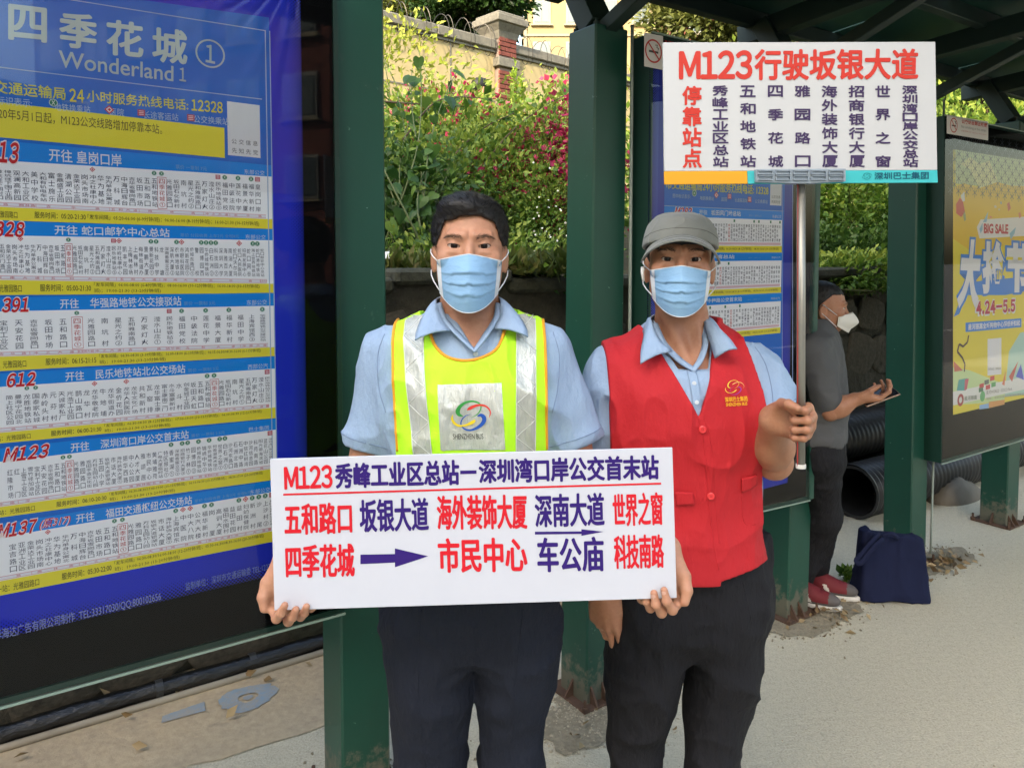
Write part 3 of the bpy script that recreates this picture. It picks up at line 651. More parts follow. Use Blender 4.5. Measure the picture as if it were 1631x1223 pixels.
for r_ in ROWS:
    (ht, hb), w_, y_ = r_['hd'], r_['wh'], r_['ye']
    R1.band(SKYB, -160, 436, ht, hb, .0014); R1.band(WHT, -160, 436, hb, w_, .0014); R1.band(YEL, -160, 436, w_, y_, .0014)
    t, b = lerp2(ht, hb, .02), lerp2(ht, hb, 1.1)
    x0, x1 = r_['nx']
    if r_['no'] == 'M137':
        R1.text('e8d9dc', '(原317)', 49, 99, lerp2(ht, hb, .15), lerp2(ht, hb, 1.0), .0017, bold=.05, shear=.12); R1.text(RED, '(原317)', 49, 99, lerp2(ht, hb, .15), lerp2(ht, hb, 1.0), .002, bold=.005, shear=.12)
    R1.text('ecdfe2', r_['no'], x0 - 1, x1 + 1, lerp2(ht, hb, -.06), lerp2(ht, hb, 1.14), .0017, bold=.085, shear=.1)
    R1.text(RED, r_['no'], x0, x1, t, b, .0022, bold=.03, shear=.1)
    a0, a1 = r_['tx']; gp = r_.get('gap', .0); wkw = (a1 - a0)
    if gp: R1.text('d5dcea', '开往', a0, a0 + 30, lerp2(ht, hb, .18), lerp2(ht, hb, .9), .002, bold=.012); R1.text('d5dcea', r_['to'], a0 + 48, a1, lerp2(ht, hb, .15), lerp2(ht, hb, .9), .002, bold=.012)
    else: R1.text('d5dcea', '开往 ' + r_['to'], a0, a1, lerp2(ht, hb, .18), lerp2(ht, hb, .88), .002, bold=.012)
    R1.text('6fa3dc', r_['fare'], *r_['fx'], lerp2(ht, hb, .55), lerp2(ht, hb, .85), .002); R1.text('c3d3ea', r_['op'], 393, 425, lerp2(ht, hb, .52), lerp2(ht, hb, .92), .002)
    st = r_['st'].split(' '); n = len(st); sa, sb = B1.sz(r_['xs'][0], 500)[0], B1.sz(r_['xs'][1], 500)[0]; cw = (sb - sa) / (n - 1)
    top, bot = lerp2(hb, w_, .2), lerp2(hb, w_, .84)
    chw = min(cw * .78, .0135)
    for i, nm in enumerate(st):
        a = sa + cw * i; f = (a - R1.sL) / (R1.sR - R1.sL); zt = R1.z(*top); zb = R1.z(*bot); z1 = zt[0] + (zt[1] - zt[0]) * f; z0 = zb[0] + (zb[1] - zb[0]) * f
        m_ = len(nm); pitch = (z1 - z0) / max(m_, 2); ch = min(pitch * .86, .0125); hot = nm.startswith('四季花城'); h = 'b8303a' if hot else INKB
        for j, chh in enumerate(nm):
            zc = (z1 - ch / 2) - (z1 - z0 - ch) * (j / max(m_ - 1, 1)); TL = B1.at(a - chw / 2, zc + ch / 2, .002); TR = B1.at(a + chw / 2, zc + ch / 2, .002); BL = B1.at(a - chw / 2, zc - ch / 2, .002)
            text(layer(h), chh, TL, TR, BL, res=1)
        if hot:
            for (x_0, x_1, q0, q1) in ((a - chw * .75, a + chw * .75, z1 + .003, z1 + .0042), (a - chw * .75, a + chw * .75, z0 - .0042, z0 - .003), (a - chw * .75 - .0008, a - chw * .75, z0 - .004, z1 + .004), (a + chw * .75, a + chw * .75 + .0008, z0 - .004, z1 + .004)):
                layer('c05a66').quad(B1.at(x_0, q0, .002), B1.at(x_1, q0, .002), B1.at(x_1, q1, .002), B1.at(x_0, q1, .002))
        if i in r_['ic']:
            zz = z1 + .0125; q = B1.at(a, zz); f_ = np.array([0, cos(PITCH), -sin(PITCH)]); d_ = (q - CAMP) @ f_
            uu = PPX + FPX * (q - CAMP)[0] / d_; vv = PPY - FPX * ((q - CAMP) @ np.array([0, sin(PITCH), cos(PITCH)])) / d_; icon(r_['ic'][i], B1, uu, vv, 4.2)
    # street strip below the stations
    sa2, sb2 = B1.sz(0, 500)[0] - .1, B1.sz(426, 500)[0]; x = sa2; rr = np.random.default_rng(len(nm) + n)
    zt = R1.z(*lerp2(hb, w_, .9)); zb = R1.z(*lerp2(hb, w_, .985))
    zf = lambda a, zz: zz[0] + (zz[1] - zz[0]) * (a - R1.sL) / (R1.sR - R1.sL)
    layer('d59aa6').quad(*[B1.at(a, zf(a, q), .0018) for a, q in ((sa2, zb), (sb2, zb), (sb2, zt), (sa2, zt))])
    while x < sb2 - .01:
        w2 = min(rr.choice([.03, .06, .09, .14]), sb2 - x); e_ = .0012
        layer('dfe0ec').quad(*[B1.at(a, zf(a, q) + dz, .0021) for a, q, dz in ((x + .001, zb, e_), (x + w2, zb, e_), (x + w2, zt, -e_), (x + .001, zt, -e_))])
        nm2 = rr.choice(['吉华路', '五和大道', '坂雪岗大道', '梅林路', '冲之大道', '深南大道'])
        for j, chh in enumerate(nm2):
            xx = x + w2 * (j + .5) / len(nm2); hh = (zf(xx, zt) - zf(xx, zb)) * .3; zc = (zf(xx, zt) + zf(xx, zb)) / 2; ww = min(.004, w2 / len(nm2) * .4)
            text(layer('c05a66'), chh, B1.at(xx - ww, zc + hh, .0024), B1.at(xx + ww, zc + hh, .0024), B1.at(xx - ww, zc - hh, .0024), res=1)
        x += w2
    R1.text('3c3c2c', '下一站：' + r_['nxt'], -30, 33 + 3 * ROWS.index(r_), lerp2(w_, y_, .3), lerp2(w_, y_, .8), .002)
    o_ = ROWS.index(r_) * 5
    R1.text('3c3c2c', r_['tm'], 60 + o_, 141 + o_, lerp2(w_, y_, .25), lerp2(w_, y_, .75), .002, bold=.006)
    if r_['no'] == '313': R1.text('3c3c2c', r_['ti'], 144, 415, lerp2(w_, y_, .28), lerp2(w_, y_, .75), .002, res=1)
    else: R1.text('3c3c2c', r_['ti'], 146 + o_, 414, lerp2(w_, y_, .08), lerp2(w_, y_, .45), .002, res=1); R1.text('3c3c2c', '班)；19:00-21:30 (13-20分钟/班)', 146 + o_, 252 + o_, lerp2(w_, y_, .55), lerp2(w_, y_, .9), .002, res=1)
R1.band('9fb6d8', 436, 437.5, (-18, 51), (1000, 885), .0016)
R1.text('7f8fd0', '监制单位：深圳市交通运输委 TEL:12328', 285, 427, (998, 893), (1012, 905), .003); R1.text('8f9ad6', '华海达广告有限公司制作  TEL:33317030/QQ:800102656', -28, 245, (1000, 898), (1018, 912), .003)
for h, m_ in cols.items(): m_.build('lettering' if h not in (BLUE, SKYB, YEL, WHT) else 'printed_block', ink(h), pn1, kind='stuff' if h not in (BLUE, SKYB, YEL, WHT) else None)

# ---------------- panel 2: timetable behind the man in the cap
cols = {}
pn2 = panel(1.868, 2.845, .60, 2.36, 'half hidden blue timetable panel behind the man in the grey cap', stile=.025, zr=.565)
B2 = Board(SC(0, PC + .008, 0), U, UP); Lsp = B2.sz(1047, 400)[0]; 
film('poster_film', Lsp, B2.sz(1262, 400)[0], .66, 2.25, film_mat('film_margin_purple', S('2b37a8'), B2.sz(1256, 400)[0], B2.sz(1266, 400)[0], 9, 10), pn2, 0)
film('poster_margin', Lsp - .045, Lsp, .66, 2.25, film_mat('film_dots', S('3a4ab8'), Lsp + .01, Lsp - .05, 9, 10), pn2, 0)
R2 = Rows(B2, 1060, 1245)
vp = lambda y: (400 + (y - 400) * 1.1365, y)
R2.band(BLUE, 1056, 1246, vp(130), vp(745), .0010)
R2.text('c3d3da', '坂田医院', 1075, 1200, vp(120), vp(170), .002, bold=.02, res=5); R2.text('a9bcc4', 'Bantian Hospital', 1090, 1190, vp(180), vp(200), .002)
R2.text('c9c93f', '市交通运输局24小时服务热线电话: 12328', 1058, 1220, vp(298), vp(313), .002, bold=.014)
R2.text('a9c3dc', '图中标识表示:', 1069, 1097, vp(319), vp(325), .002)
for x, w2, s_ in ((1112, 22, '地铁换乘站'), (1146, 9, '医院'), (1167, 20, '长途客运站'), (1199, 20, '公交换乘站')): R2.text('a9c3dc', s_, x, x + w2, vp(320), vp(326), .002)
R2.band('d5d8e0', 1223, 1241, vp(292), vp(328), .0015); R2.text('4a5260', '公交信息', 1225, 1239, vp(312), vp(317), .002); R2.text('4a5260', '先知先觉', 1225, 1239, vp(320), vp(325), .002)
icon('metro', B2, 1106, 307 + 1, 3.6); icon('cross', B2, 1141, 311, 3.4); icon('bus', B2, 1162, 313, 3.2); icon('bus', B2, 1194, 318, 3.2)
rr = np.random.default_rng(8)
def ttrow(R, B, no, to, hd, wh, ye, n, txa, op, pool, red=None):
    R.band(SKYB, 1056, 1244, vp(hd[0]), vp(hd[1]), .0014); R.band(WHT, 1058, 1243, vp(hd[1]), vp(wh), .0014); R.band(YEL, 1058, 1243, vp(wh), vp(ye), .0014)
    R.band('9fb6d8', 1056, 1244, vp(hd[0] - .8), vp(hd[0]), .0016)
    if no: R.text('ecdfe2', no, 1071, 1099, vp(hd[0] + .2), vp(hd[1] - 1), .0017, bold=.09, shear=.1); R.text(RED, no, 1072, 1098, vp(hd[0] + 1), vp(hd[1] - 1.5), .002, bold=.03, shear=.1)
    R.text('cfdcea', '开往', 1111, 1124, vp(hd[0] + 3), vp(hd[1] - 4), .002, bold=.012); R.text('cfdcea', to, txa[0], txa[1], vp(hd[0] + 2.5), vp(hd[1] - 3.5), .002, bold=.014)
    R.text('6fa3dc', '票价 一票制 2元', 1190, 1210, vp(hd[0] + 7), vp(hd[1] - 4), .002, res=1); R.text('c3d3ea', op, 1227, 1241, vp(hd[0] + 6), vp(hd[1] - 3), .002)
    sa, sb = B.sz(1064, 500)[0], B.sz(1239, 500)[0]; cw = (sb - sa) / (n - 1)
    zt = R.z(*vp(hd[1] + (wh - hd[1]) * .2)); zb = R.z(*vp(hd[1] + (wh - hd[1]) * .84))
    for i in range(n):
        nm = pool[i % len(pool)]; a = sa + cw * i; f = (a - R.sL) / (R.sR - R.sL); z1 = zt[0] + (zt[1] - zt[0]) * f; z0 = zb[0] + (zb[1] - zb[0]) * f; m_ = len(nm); ch = min((z1 - z0) / m_ * .86, .0125); chw = cw * .7
        for j, chh in enumerate(nm):
            zc = (z1 - ch / 2) - (z1 - z0 - ch) * (j / max(m_ - 1, 1)); text(layer('b8303a' if i == red else '4a5068'), chh, B.at(a - chw / 2, zc + ch / 2, .002), B.at(a + chw / 2, zc + ch / 2, .002), B.at(a - chw / 2, zc - ch / 2, .002), bold=.01, res=1)
        if rr.random() < .14:
            zz = z1 + .012; layer(GRN).obox(B.at(a, zz, .0022), B.ex * .0045, B.ez * .005, B.n * .0001)
    R.band('d9b8c4', 1062, 1241, vp(wh - 5), vp(wh - 1.2), .0017)
    R.text('4f4c30', '服务时间：06:00-22:00 「发车间隔」06:30-08:30 (8-12分钟/班)；08:30-16:00 (10-15分钟/班)', 1090, 1238, vp(wh + 2.2), vp(ye - 2.5), .002, res=1)
pool = []
for r_ in ROWS: pool += r_['st'].split(' ')
ttrow(R2, B2, 'M282', '坂田风门坳总站', (337, 351), 392, 402, 44, (1130, 1177), '东部公交', pool[20:70], 22)
ttrow(R2, B2, 'M343', '赤湾总站', (402.8, 415), 457, 466, 42, (1130, 1168), '西部公汽', pool[60:110], 18)
ttrow(R2, B2, 'M369', '中梅路公交首末站', (466.8, 479.5), 521, 530, 38, (1126, 1181), '西部公汽', pool[100:150], 20)
for x in (1245.5, 1262): layer('8fa3dd').quad(*[B2.p(x + dx, v, .002) for dx, v in ((0, 745), (.9, 745), (.9, 262), (0, 262))])
for h, m_ in cols.items(): m_.build('lettering' if h not in (BLUE, SKYB, YEL, WHT) else 'printed_block', ink(h), pn2, kind='stuff' if h not in (BLUE, SKYB, YEL, WHT) else None)

# no-smoking sticker
def sticker(B, t, u0, v0, u1, v1, slope, full):
    q = lambda x, y, off: B.p(u0 + (u1 - u0) * x, v0 + slope * (u1 - u0) * x + (v1 - v0) * y, off)
    o = mobj('no_smoking_sticker', [q(0, 1, .001), q(1, 1, .001), q(1, 0, .001), q(0, 0, .001)], [(0, 1, 2, 3)], ink('d5d1cd'), t)
    r_ = MB(); c = q(.5 if not full else .17, .5, .0016); w = np.linalg.norm(q(1, 0, 0) - q(0, 0, 0)) ; h = np.linalg.norm(q(0, 1, 0) - q(0, 0, 0)); R = min(w * .45, h * .42) if not full else h * .40
    V = []; n = 26
    for i in range(n):
        a = 2 * pi * i / n; d = B.ex * cos(a) + B.ez * sin(a); V += [c + d * R, c + d * R * .86]
    r_.add(V, [[2 * i, 2 * i + 1, (2 * i + 3) % (2 * n), (2 * i + 2) % (2 * n)] for i in range(n)])
    d = (B.ex - B.ez) / sqrt(2); e = (B.ex + B.ez) / sqrt(2); c2 = c + B.n * .0012; r_.obox(c2, d * R * .9, e * R * .06, B.n * .0001); r_.build('prohibition_ring', ink('b9403c'), o)
    k_ = MB(); c3 = c + B.n * .0006 - B.ez * R * .06; k_.obox(c3, B.ex * R * .55, B.ez * R * .09, B.n * .0001); k_.tube([c3 + B.ex * R * x + B.ez * R * z for x, z in ((.5, .2), (.6, .35), (.35, .42), (.45, .62), (.2, .6))], R * .035, 4); k_.build('cigarette_symbol', ink('4a4a4a'), o)
    if full:
        l = MB(); text(l, '公交站台禁止吸烟', q(.36, .1, .002), q(.97, .1, .002), q(.36, .33, .002), bold=.02); l.build('lettering', ink('b9403c'), o)
        l = MB(); text(l, 'No smoking at bus stops', q(.35, .42, .002), q(.95, .42, .002), q(.35, .6, .002)); l.build('lettering', ink('8a8a88'), o)
        l = MB(); text(l, '违者罚款50元 Offenders will be fined', q(.35, .68, .002), q(.95, .68, .002), q(.35, .75, .002), res=1); l.build('lettering', ink('c07a78'), o)
    else:
        l = MB(); text(l, '禁止吸烟 No smoking', q(1.1, .1, .002), q(2.2, .1, .002), q(1.1, .3, .002)); l.build('lettering', ink('b9403c'), o)
BG = Board(SC(0, PC - .0005, 0), U, UP)
sticker(BG, pn2, 1026, 52, 1056, 106, .2, False)

# ---------------- panel 3: sale poster
cols = {}
pn3 = panel(3.918, 5.05, .553, 2.29, 'glazed panel with a yellow sale poster at the right edge', lean=-.038)
B3 = Board(SC(0, PC + .008, 0), U, UP); sticker(BG, pn3, 1508, 183, 1574, 213, .17, True)
def P3(u, v, off): return B3.p(u, v, off)
def poly3(h, pts, off): layer(h).add([P3(u, v, off) for u, v in pts], [list(range(len(pts)))])
vpl = lambda u, v1517: 400 + (v1517 - 400) * (2600 - u) / (2600 - 1517)
def q3(h, u0, u1, t, b, off): poly3(h, [(u0, vpl(u0, b)), (u1, vpl(u1, b)), (u1, vpl(u1, t)), (u0, vpl(u0, t))], off)
XR = 1700
q3('dcc53a', 1518, XR, 238, 661, .001)
q3('b3c98a', 1522, XR, 238, 292, .0013)
poly3('d9b22c', [(1518, 300), (1535, 292), (1560, 300), (1580, 288), (1610, 296), (XR, 300), (XR, 400), (1600, 390), (1560, 410), (1518, 380)], .0014)
poly3('cfd98f', [(1530, 262), (1545, 250), (1560, 262), (1576, 256), (1590, 290), (1560, 300), (1545, 270)], .0016)
poly3('9fc7a6', [(1607, 560), (1625, 530), (XR, 515), (XR, 620), (1600, 632)], .0014)
poly3('b5cf86', [(1518, 585), (1545, 590), (1570, 600), (1600, 612), (1600, 640), (1518, 645)], .0013)
# ice lolly, blocks, ribbons and confetti
poly3('b5403f', [(1523, 325), (1529, 315), (1534, 322), (1537, 338), (1531, 346), (1523, 340)], .002); poly3('8a9a6a', [(1533, 338), (1537, 336), (1539, 350), (1536, 353)], .002)
poly3('dfe0cf', [(1530, 312), (1536, 305), (1537, 320), (1533, 322)], .0019)
for (x, y, w, h_, c_) in ((1604, 325, 6, 12, 'b5524a'), (1622, 340, 5, 8, 'c77a4c'), (1583, 328, 5, 4, 'cfc9a0'), (1593, 322, 3, 4, '8fa7a0'), (1590, 333, 3, 3, 'c9c9a0'), (1575, 345, 6, 3, 'd98a5a')):
    poly3(c_, [(x, y), (x + w * .6, y - h_ * .3), (x + w, y + h_ * .6), (x + w * .3, y + h_)], .002)
poly3('7fb0b0', [(1560, 365), (1574, 337), (1572, 352), (1562, 372)], .002); poly3('7fb0b0', [(1608, 372), (1618, 362), (1616, 372), (1610, 382)], .002)
poly3('e0ddd0', [(1556, 362), (1562, 350), (1625, 346), (XR, 340), (XR, 372), (1560, 380)], .0017)
poly3('e6e0d6', [(1565, 354), (1607, 356), (1607, 375), (1565, 373)], .0022)
B3.txt(layer('a8303e'), 'BIG SALE', 1567, 356, 1606, 357.5, 1567, 372, .003, bold=.045, res=4)
DX = 0
def big(h, bold, off, gx=0, gy=0):
    B3.txt(layer(h), '大', 1532 - gx, 380 - gy, 1566 + gx, 383 - gy, 1523 - gx * .4, 492 + gy, off, bold=bold, res=4)
    B3.txt(layer(h), '抢', 1566 - gx, 382 - gy, 1602 + gx, 385 - gy, 1564 - gx, 468 + gy, off, bold=bold, res=4)
    B3.txt(layer(h), '节', 1604 - gx, 386 - gy, 1645 + gx, 389 - gy, 1603 - gx, 466 + gy, off, bold=bold, res=4)
big('3f7fb5', .12, .0024, 3, 4); big('e4e6e2', .055, .0032)
poly3('3f7fb5', [(1519, 505), (1528, 500), (1540, 470), (1602, 470), (1640, 462), (1640, 440), (1540, 450)], .0021)
B3.txt(layer('e8e0e0'), '4.24-5.5', 1553, 478, 1618, 474, 1553, 505, .0026, bold=.1, res=4); B3.txt(layer('a8303e'), '4.24-5.5', 1555, 480, 1617, 476, 1555, 502, .0032, bold=.045, res=4)
poly3('3f7fb5', [(1538, 514), (1627, 507), (1627, 521), (1538, 529)], .0022)
B3.txt(layer('dfe6ea'), '星河丽嘉全城购物中心超低折扣起', 1542, 516, 1625, 509.5, 1542, 526, .0027, bold=.02)
poly3('dcd9c4', [(1573, 540), (1595, 538), (1595, 596), (1573, 598)], .002)
B3.txt(layer('7a7a5a'), '扫码关注 了解活动', 1574, 586, 1594, 584.5, 1574, 590, .003)
def ribbon(pts, w, h, off):
    m_ = layer(h); P = [P3(u, v, off) for u, v in pts]
    for i in range(len(P) - 1):
        a, b = P[i], P[i + 1]; d = b - a; n_ = np.cross(d, B3.n); n_ = n_ / np.linalg.norm(n_) * w
        m_.quad(a - n_, b - n_, b + n_, a + n_)
ribbon([(1543, 534), (1541, 545), (1534, 552), (1528, 548), (1525, 560), (1533, 570), (1537, 580), (1536, 592)], .006, '4d4030', .0026)
poly3('b5694a', [(1519, 575), (1534, 590), (1520, 592)], .002); poly3('4f9c88', [(1527, 605), (1541, 602), (1538, 622), (1524, 622)], .0024); poly3('b3555a', [(1537, 604), (1543, 603), (1540, 620), (1536, 622)], .0025)
for (x, y, c_) in ((1560, 612, 'b5473f'), (1568, 606, '5f6a58'), (1577, 600, 'b5473f'), (1570, 614, 'b5473f'), (1579, 610, '5fa058'), (1559, 618, '4f7a50')): poly3(c_, [(x, y), (x + 7, y - 2), (x + 7, y + 5), (x, y + 7)], .0024)
for (pp, c_) in ((((1607, 600), (1622, 575), (1612, 608)), 'b5583f'), (((1618, 600), (1626, 580), (1631, 605)), '4a5aa8'), (((1596, 612), (1602, 590), (1600, 614)), 'c9774a')): poly3(c_, pp, .0024)
q3('d7dabb', 1518, XR, 624, 646, .002)
B3.txt(layer('6b7a5a'), '星河丽嘉', 1536, 631, 1556, 629, 1536, 638, .003, bold=.01); B3.txt(layer('6f6f60'), '星河WORLD · COCO Park', 1571, 622, 1612, 616, 1571, 628, .003); B3.txt(layer('8a8a78'), '地址：深圳市龙岗区坂田街道雅宝路1号', 1571, 633, 1640, 624, 1571, 637, .003)
ring_on('a2584a', B3, 1530, 637, 5, .5, .003, 12); ring_on('5fa860', B3, 1565, 631, 4, 0, .003, 12)
poly3('c08f4a', [(1575, 650), (1600, 644), (1600, 636.5), (1575, 640)], .0026); poly3('7fa9bb', [(1560, 652), (1575, 650), (1575, 642), (1560, 645)], .0026)
for h, m_ in cols.items(): m_.build('printed_artwork', mat('poster_ink_' + h, tuple(min(.82, x * f_ + .03) for x, f_ in zip(S(h), (1.3, 1.18, 1.5))), .5, spec=.15), pn3)
# open lattice grille printed on the head of the glass
mb = MB()
for i in range(26):
    for j in range(5):
        a = 3.98 + i * .042; z = 1.93 + j * .062 + (i % 2) * .031
        if a > 4.8 or (a > 4.02 and z < 1.99): pass
        for k_ in range(3):
            an = pi / 2 + k_ * pi / 3; d = B3.ex * cos(an) + B3.ez * sin(an)
            e_ = np.cross(d, B3.n); mb.obox(B3.at(a - .038 * (z - .55), z, .0045), d * .026, e_ * .0014, B3.n * .0001)
mb.build('lattice_print', ink('4f5560'), pn3)

# ================================================================== SHELTER ROOF
rf = thing('shelter_roof', 'dark green steel canopy overhead with ribs and slanting arms', 'roof', SC(3, 1.5, 2.6))
ZR = 2.66
def RP(s, c, z=0): return SC(s, c, ZR + z + (2.3 - c) * .06)
def beam(name, a, b, w, h, m=M_beam, up=UP):
    a, b = np.asarray(a), np.asarray(b); d = (b - a) / 2; n_ = np.cross(d, up); n_ /= np.linalg.norm(n_); v = np.cross(n_, d); v /= np.linalg.norm(v)
    mb = MB(); mb.bbox((a + b) / 2, n_ * w / 2, v * h / 2, d, .003); return mb.build(name, m, rf)
for i in range(8):
    s0 = .95 + i * 1.25
    mb = MB(); mb.obox((RP(s0, 2.3) + RP(s0 + 1.24, -.2)) / 2 + UP * .05, U * .618, (RP(s0, -.2) - RP(s0, 2.3)) / 2, UP * .004); mb.build('roof_sheet', M_green2, rf)
for c in (2.28, 1.75, 1.2, .65, .1): beam('purlin', RP(.9, c, .01), RP(10.9, c, .01), .05, .07)
arm_s = []
for s_b in (ss_(949, 60), 2.80, 3.80, 4.88, 6.0, 7.1):
    b = SC(s_b + .07, 2.075, PT + .01); tpt = SC(s_b + .07 , 2.22, ZR - .02)
    beam('arm', b, tpt, .085, .1, M_beam, U)
    beam('rib', RP(s_b + .07, 2.35, -.05), RP(s_b + .07, -.2, -.05), .07, .09)
    beam('brace', SC(s_b + .07, 2.03, PT + .0), RP(s_b + .07, 1.35, -.08), .05, .05)

# ================================================================== PIPES ON THE GROUND
wp = thing('wrapped_pipe', 'thin black plastic wrapped pipe lying along the wall under the left panel', 'pipe', SC(0, 2.9))
mb = MB(); r = np.random.default_rng(9); N_ = 160; s_a = np.linspace(-3, 2.4, N_)
mb.tube([SC(a, 2.9 + .004 * sin(a * 7), .040) for a in s_a], .027 + .003 * np.abs(np.sin(s_a * 9)) + r.uniform(0, .003, N_), 14); mb.build('wrapping', M_wrap, wp, smooth=True)
mb = MB(); mb.tube([SC(a, 2.865, .012) for a in (-3, 2.4)], .013, 10); mb.build('white_conduit', M_pvc, wp, smooth=True)
for sq in (-.1, .42, .75, 1.3): mb = MB(); mb.tube([SC(sq + d, 2.9, .040) for d in (-.012, .012)], .0325, 14); mb.build('tape_band', M_pipe, wp)
def corrugated(s0, s1, c, z, R, label):
    t = thing('corrugated_pipe', label, 'pipe', SC(s0, c, 0), 'black corrugated pipes beside the retaining wall')
    n = int((s1 - s0) / .012); a = np.linspace(s0, s1, n); prof = R * (1 + .05 * np.clip(np.sin(a * 2 * pi / .048) * 1.6, -1, 1))
    mb = MB(); mb.tube([SC(x, c + .01 * sin(x * 2), z) for x in a], prof, 28, cap=False); mb.build('ribbed_shell', M_pipe, t, smooth=True)
    mb = MB(); mb.tube([SC(x, c + .01 * sin(x * 2), z) for x in (s0, s0 + .02, s1)], R * .9, 28, cap=False); mb.build('inner_wall', mat('pipe_bore', S('151515'), .7), t, smooth=True)
    G = np.array([[SC(s0, c, z) + rr_ * (cos(2 * pi * k / 28) * NB + sin(2 * pi * k / 28) * UP) for rr_ in (R * .9, R * 1.0)] for k in range(28)]); mb = MB(); mb.grid(G, closed_u=True); mb.build('rim', M_pipe, t)
    return t
corrugated(4.28, 9.5, 2.60, .165, .16, 'black corrugated pipe with open mouth on the ground behind the navy bag')
corrugated(3.2, 10, 2.86, .42, .15, 'upper black corrugated pipe lying against the stone wall behind phone user')

# a grey rounded stone by the sale panel
r = np.random.default_rng(12); c = GND(1515, 790); V = []; F = []; n, m_ = 22, 12
for i in range(m_ + 1):
    ph = pi / 2 * i / m_
    for k_ in range(n):
        a = 2 * pi * k_ / n; q = np.array([cos(a) * sin(ph) * .27, sin(a) * sin(ph) * .16, cos(ph) * .155 * (1 - .35 * cos(a) * sin(ph))]); q *= 1 + .06 * sin(3 * a + 2 * ph) + r.normal(0, .008); V.append(c + U * q[0] + NB * q[1] + UP * (q[2] - .01))
F = [[i * n + k_, (i + 1) * n + k_, (i + 1) * n + (k_ + 1) % n, i * n + (k_ + 1) % n] for i in range(m_) for k_ in range(n)]
o = mobj('grey_stone', V, F, mat('smooth_grey_stone', S('6c665c'), .85, nz=[(8, .6, S('575148'))], bump=(30, .5, .008)), smooth=True); tag(o, 'rounded grey stone lying at the foot of the sale poster panel', 'stone')
# ================================================================== PEOPLE
M_skin = mat('skin', S('ba8769'), .52, spec=.45, nz=[(14, .5, S('a67058')), (45, .45, S('c89a7e')), (160, .3, S('9a6850'))], bump=[(300, .35, .0008), (70, .3, .0014)], spots=(55, .74, S('6e4433')), sss=.12)
M_skin2 = mat('tanned_skin', S('a97659'), .5, spec=.45, nz=[(14, .5, S('946047')), (45, .45, S('b98a6c')), (160, .3, S('895a42'))], bump=[(300, .35, .0008), (70, .35, .0016)], spots=(55, .74, S('623c2b')), sss=.12)
M_hair = mat('black_hair', S('141110'), .62, spec=.5, bump=(90, .6, .002, (1, 1, 1)))
M_strand = mat('hair_strand', S('100e0d'), .5, spec=.25)
M_brow = mat('brow_hair', S('4a3527'), .8)
M_eyew = mat('eye_white', S('c4b2a6'), .4, spec=.3)
M_iris = mat('iris', S('2a1710'), .35, spec=.25)
M_pupil = mat('pupil', S('060505'), .3, spec=.25)
M_lip = mat('lash_line', S('2b1d18'), .6)
M_nail = mat('finger_nail', S('c49a88'), .3, spec=.6)
M_shirt = mat('pale_blue_shirt', S('8fa6c2'), .85, nz=[(5, .2, S('98adc6')), (500, .2, S('8099b8'))], bump=[(420, .25, .0006), (6, .6, .035, (1.2, 1.2, .55)), (22, .4, .006, (1, 1, .6))])
M_trou = mat('navy_trousers', S('191d28'), .85, spec=.25, nz=(6, .3, S('212633')), bump=[(500, .25, .0006), (8, .9, .03, (1.2, 1.2, .45)), (26, .5, .006, (1, 1, .5))])
M_trou2 = mat('black_trousers', S('19191d'), .85, spec=.25, nz=(6, .3, S('232327')), bump=[(500, .25, .0006), (8, .9, .03, (1.2, 1.2, .45)), (26, .5, .006, (1, 1, .5))])
M_hivis = mat('hi_vis_mesh', S('b4f21c'), .7, nz=(5, .2, S('c4f83c')), bump=[(380, .6, .0015), (12, .3, .005)])
M_bind = mat('orange_binding', S('e39a1e'), .7, bump=(300, .4, .001))
M_refl = mat('silver_reflective_tape', S('b9bdb6'), .22, metal=.25, spec=.9, nz=(18, .5, S('d6d8d0')), bump=[(16, 1.0, .010, (1.6, 1, .35)), (45, .7, .003)])
M_stitch = mat('white_stitching', S('d9dbd6'), .6)
M_red = mat('red_vest_cloth', S('b31520'), .8, nz=(6, .25, S('a3121c')), bump=[(420, .25, .0006), (6, .6, .03, (1.2, 1.2, .5)), (24, .4, .005)])
M_redbtn = mat('red_button', S('d83a3c'), .3, spec=.6)
M_mask = mat('blue_surgical_mask', S('7ea7cb'), .78, nz=[(14, .35, S('93b6d2')), (70, .2, S('88aecf'))], bump=[(300, .3, .0006), (22, .7, .004, (.6, 1, 2.6))])
M_maskw = mat('white_mask_edge', S('d4d8dc'), .8)
M_cap = mat('grey_cap_cloth', S('7d7f79'), .85, sheen=.2, nz=(7, .4, S('8b8d86')), bump=[(380, .4, .0008), (26, .5, .004)])
M_capseam = mat('cap_seam', S('5e605b'), .9)
M_btn = mat('pale_button', S('c9d2da'), .3)
M_gshirt = mat('charcoal_polo', S('4b4c4e'), .8, nz=(8, .3, S('555658')), bump=[(400, .3, .0008), (9, .5, .01, (1, 1, 1.4))])
M_blackc = mat('black_collar', S('181417'), .8)
M_shoe_r = mat('red_mesh_shoe', S('6a1a22'), .75, nz=(40, .5, S('651a22')), bump=(200, .4, .001))
M_shoe_g = mat('grey_shoe_panel', S('55504e'), .7); M_sole = mat('white_sole', S('c9c5bd'), .6)
M_blk = mat('black_leather_shoe', S('121212'), .3)

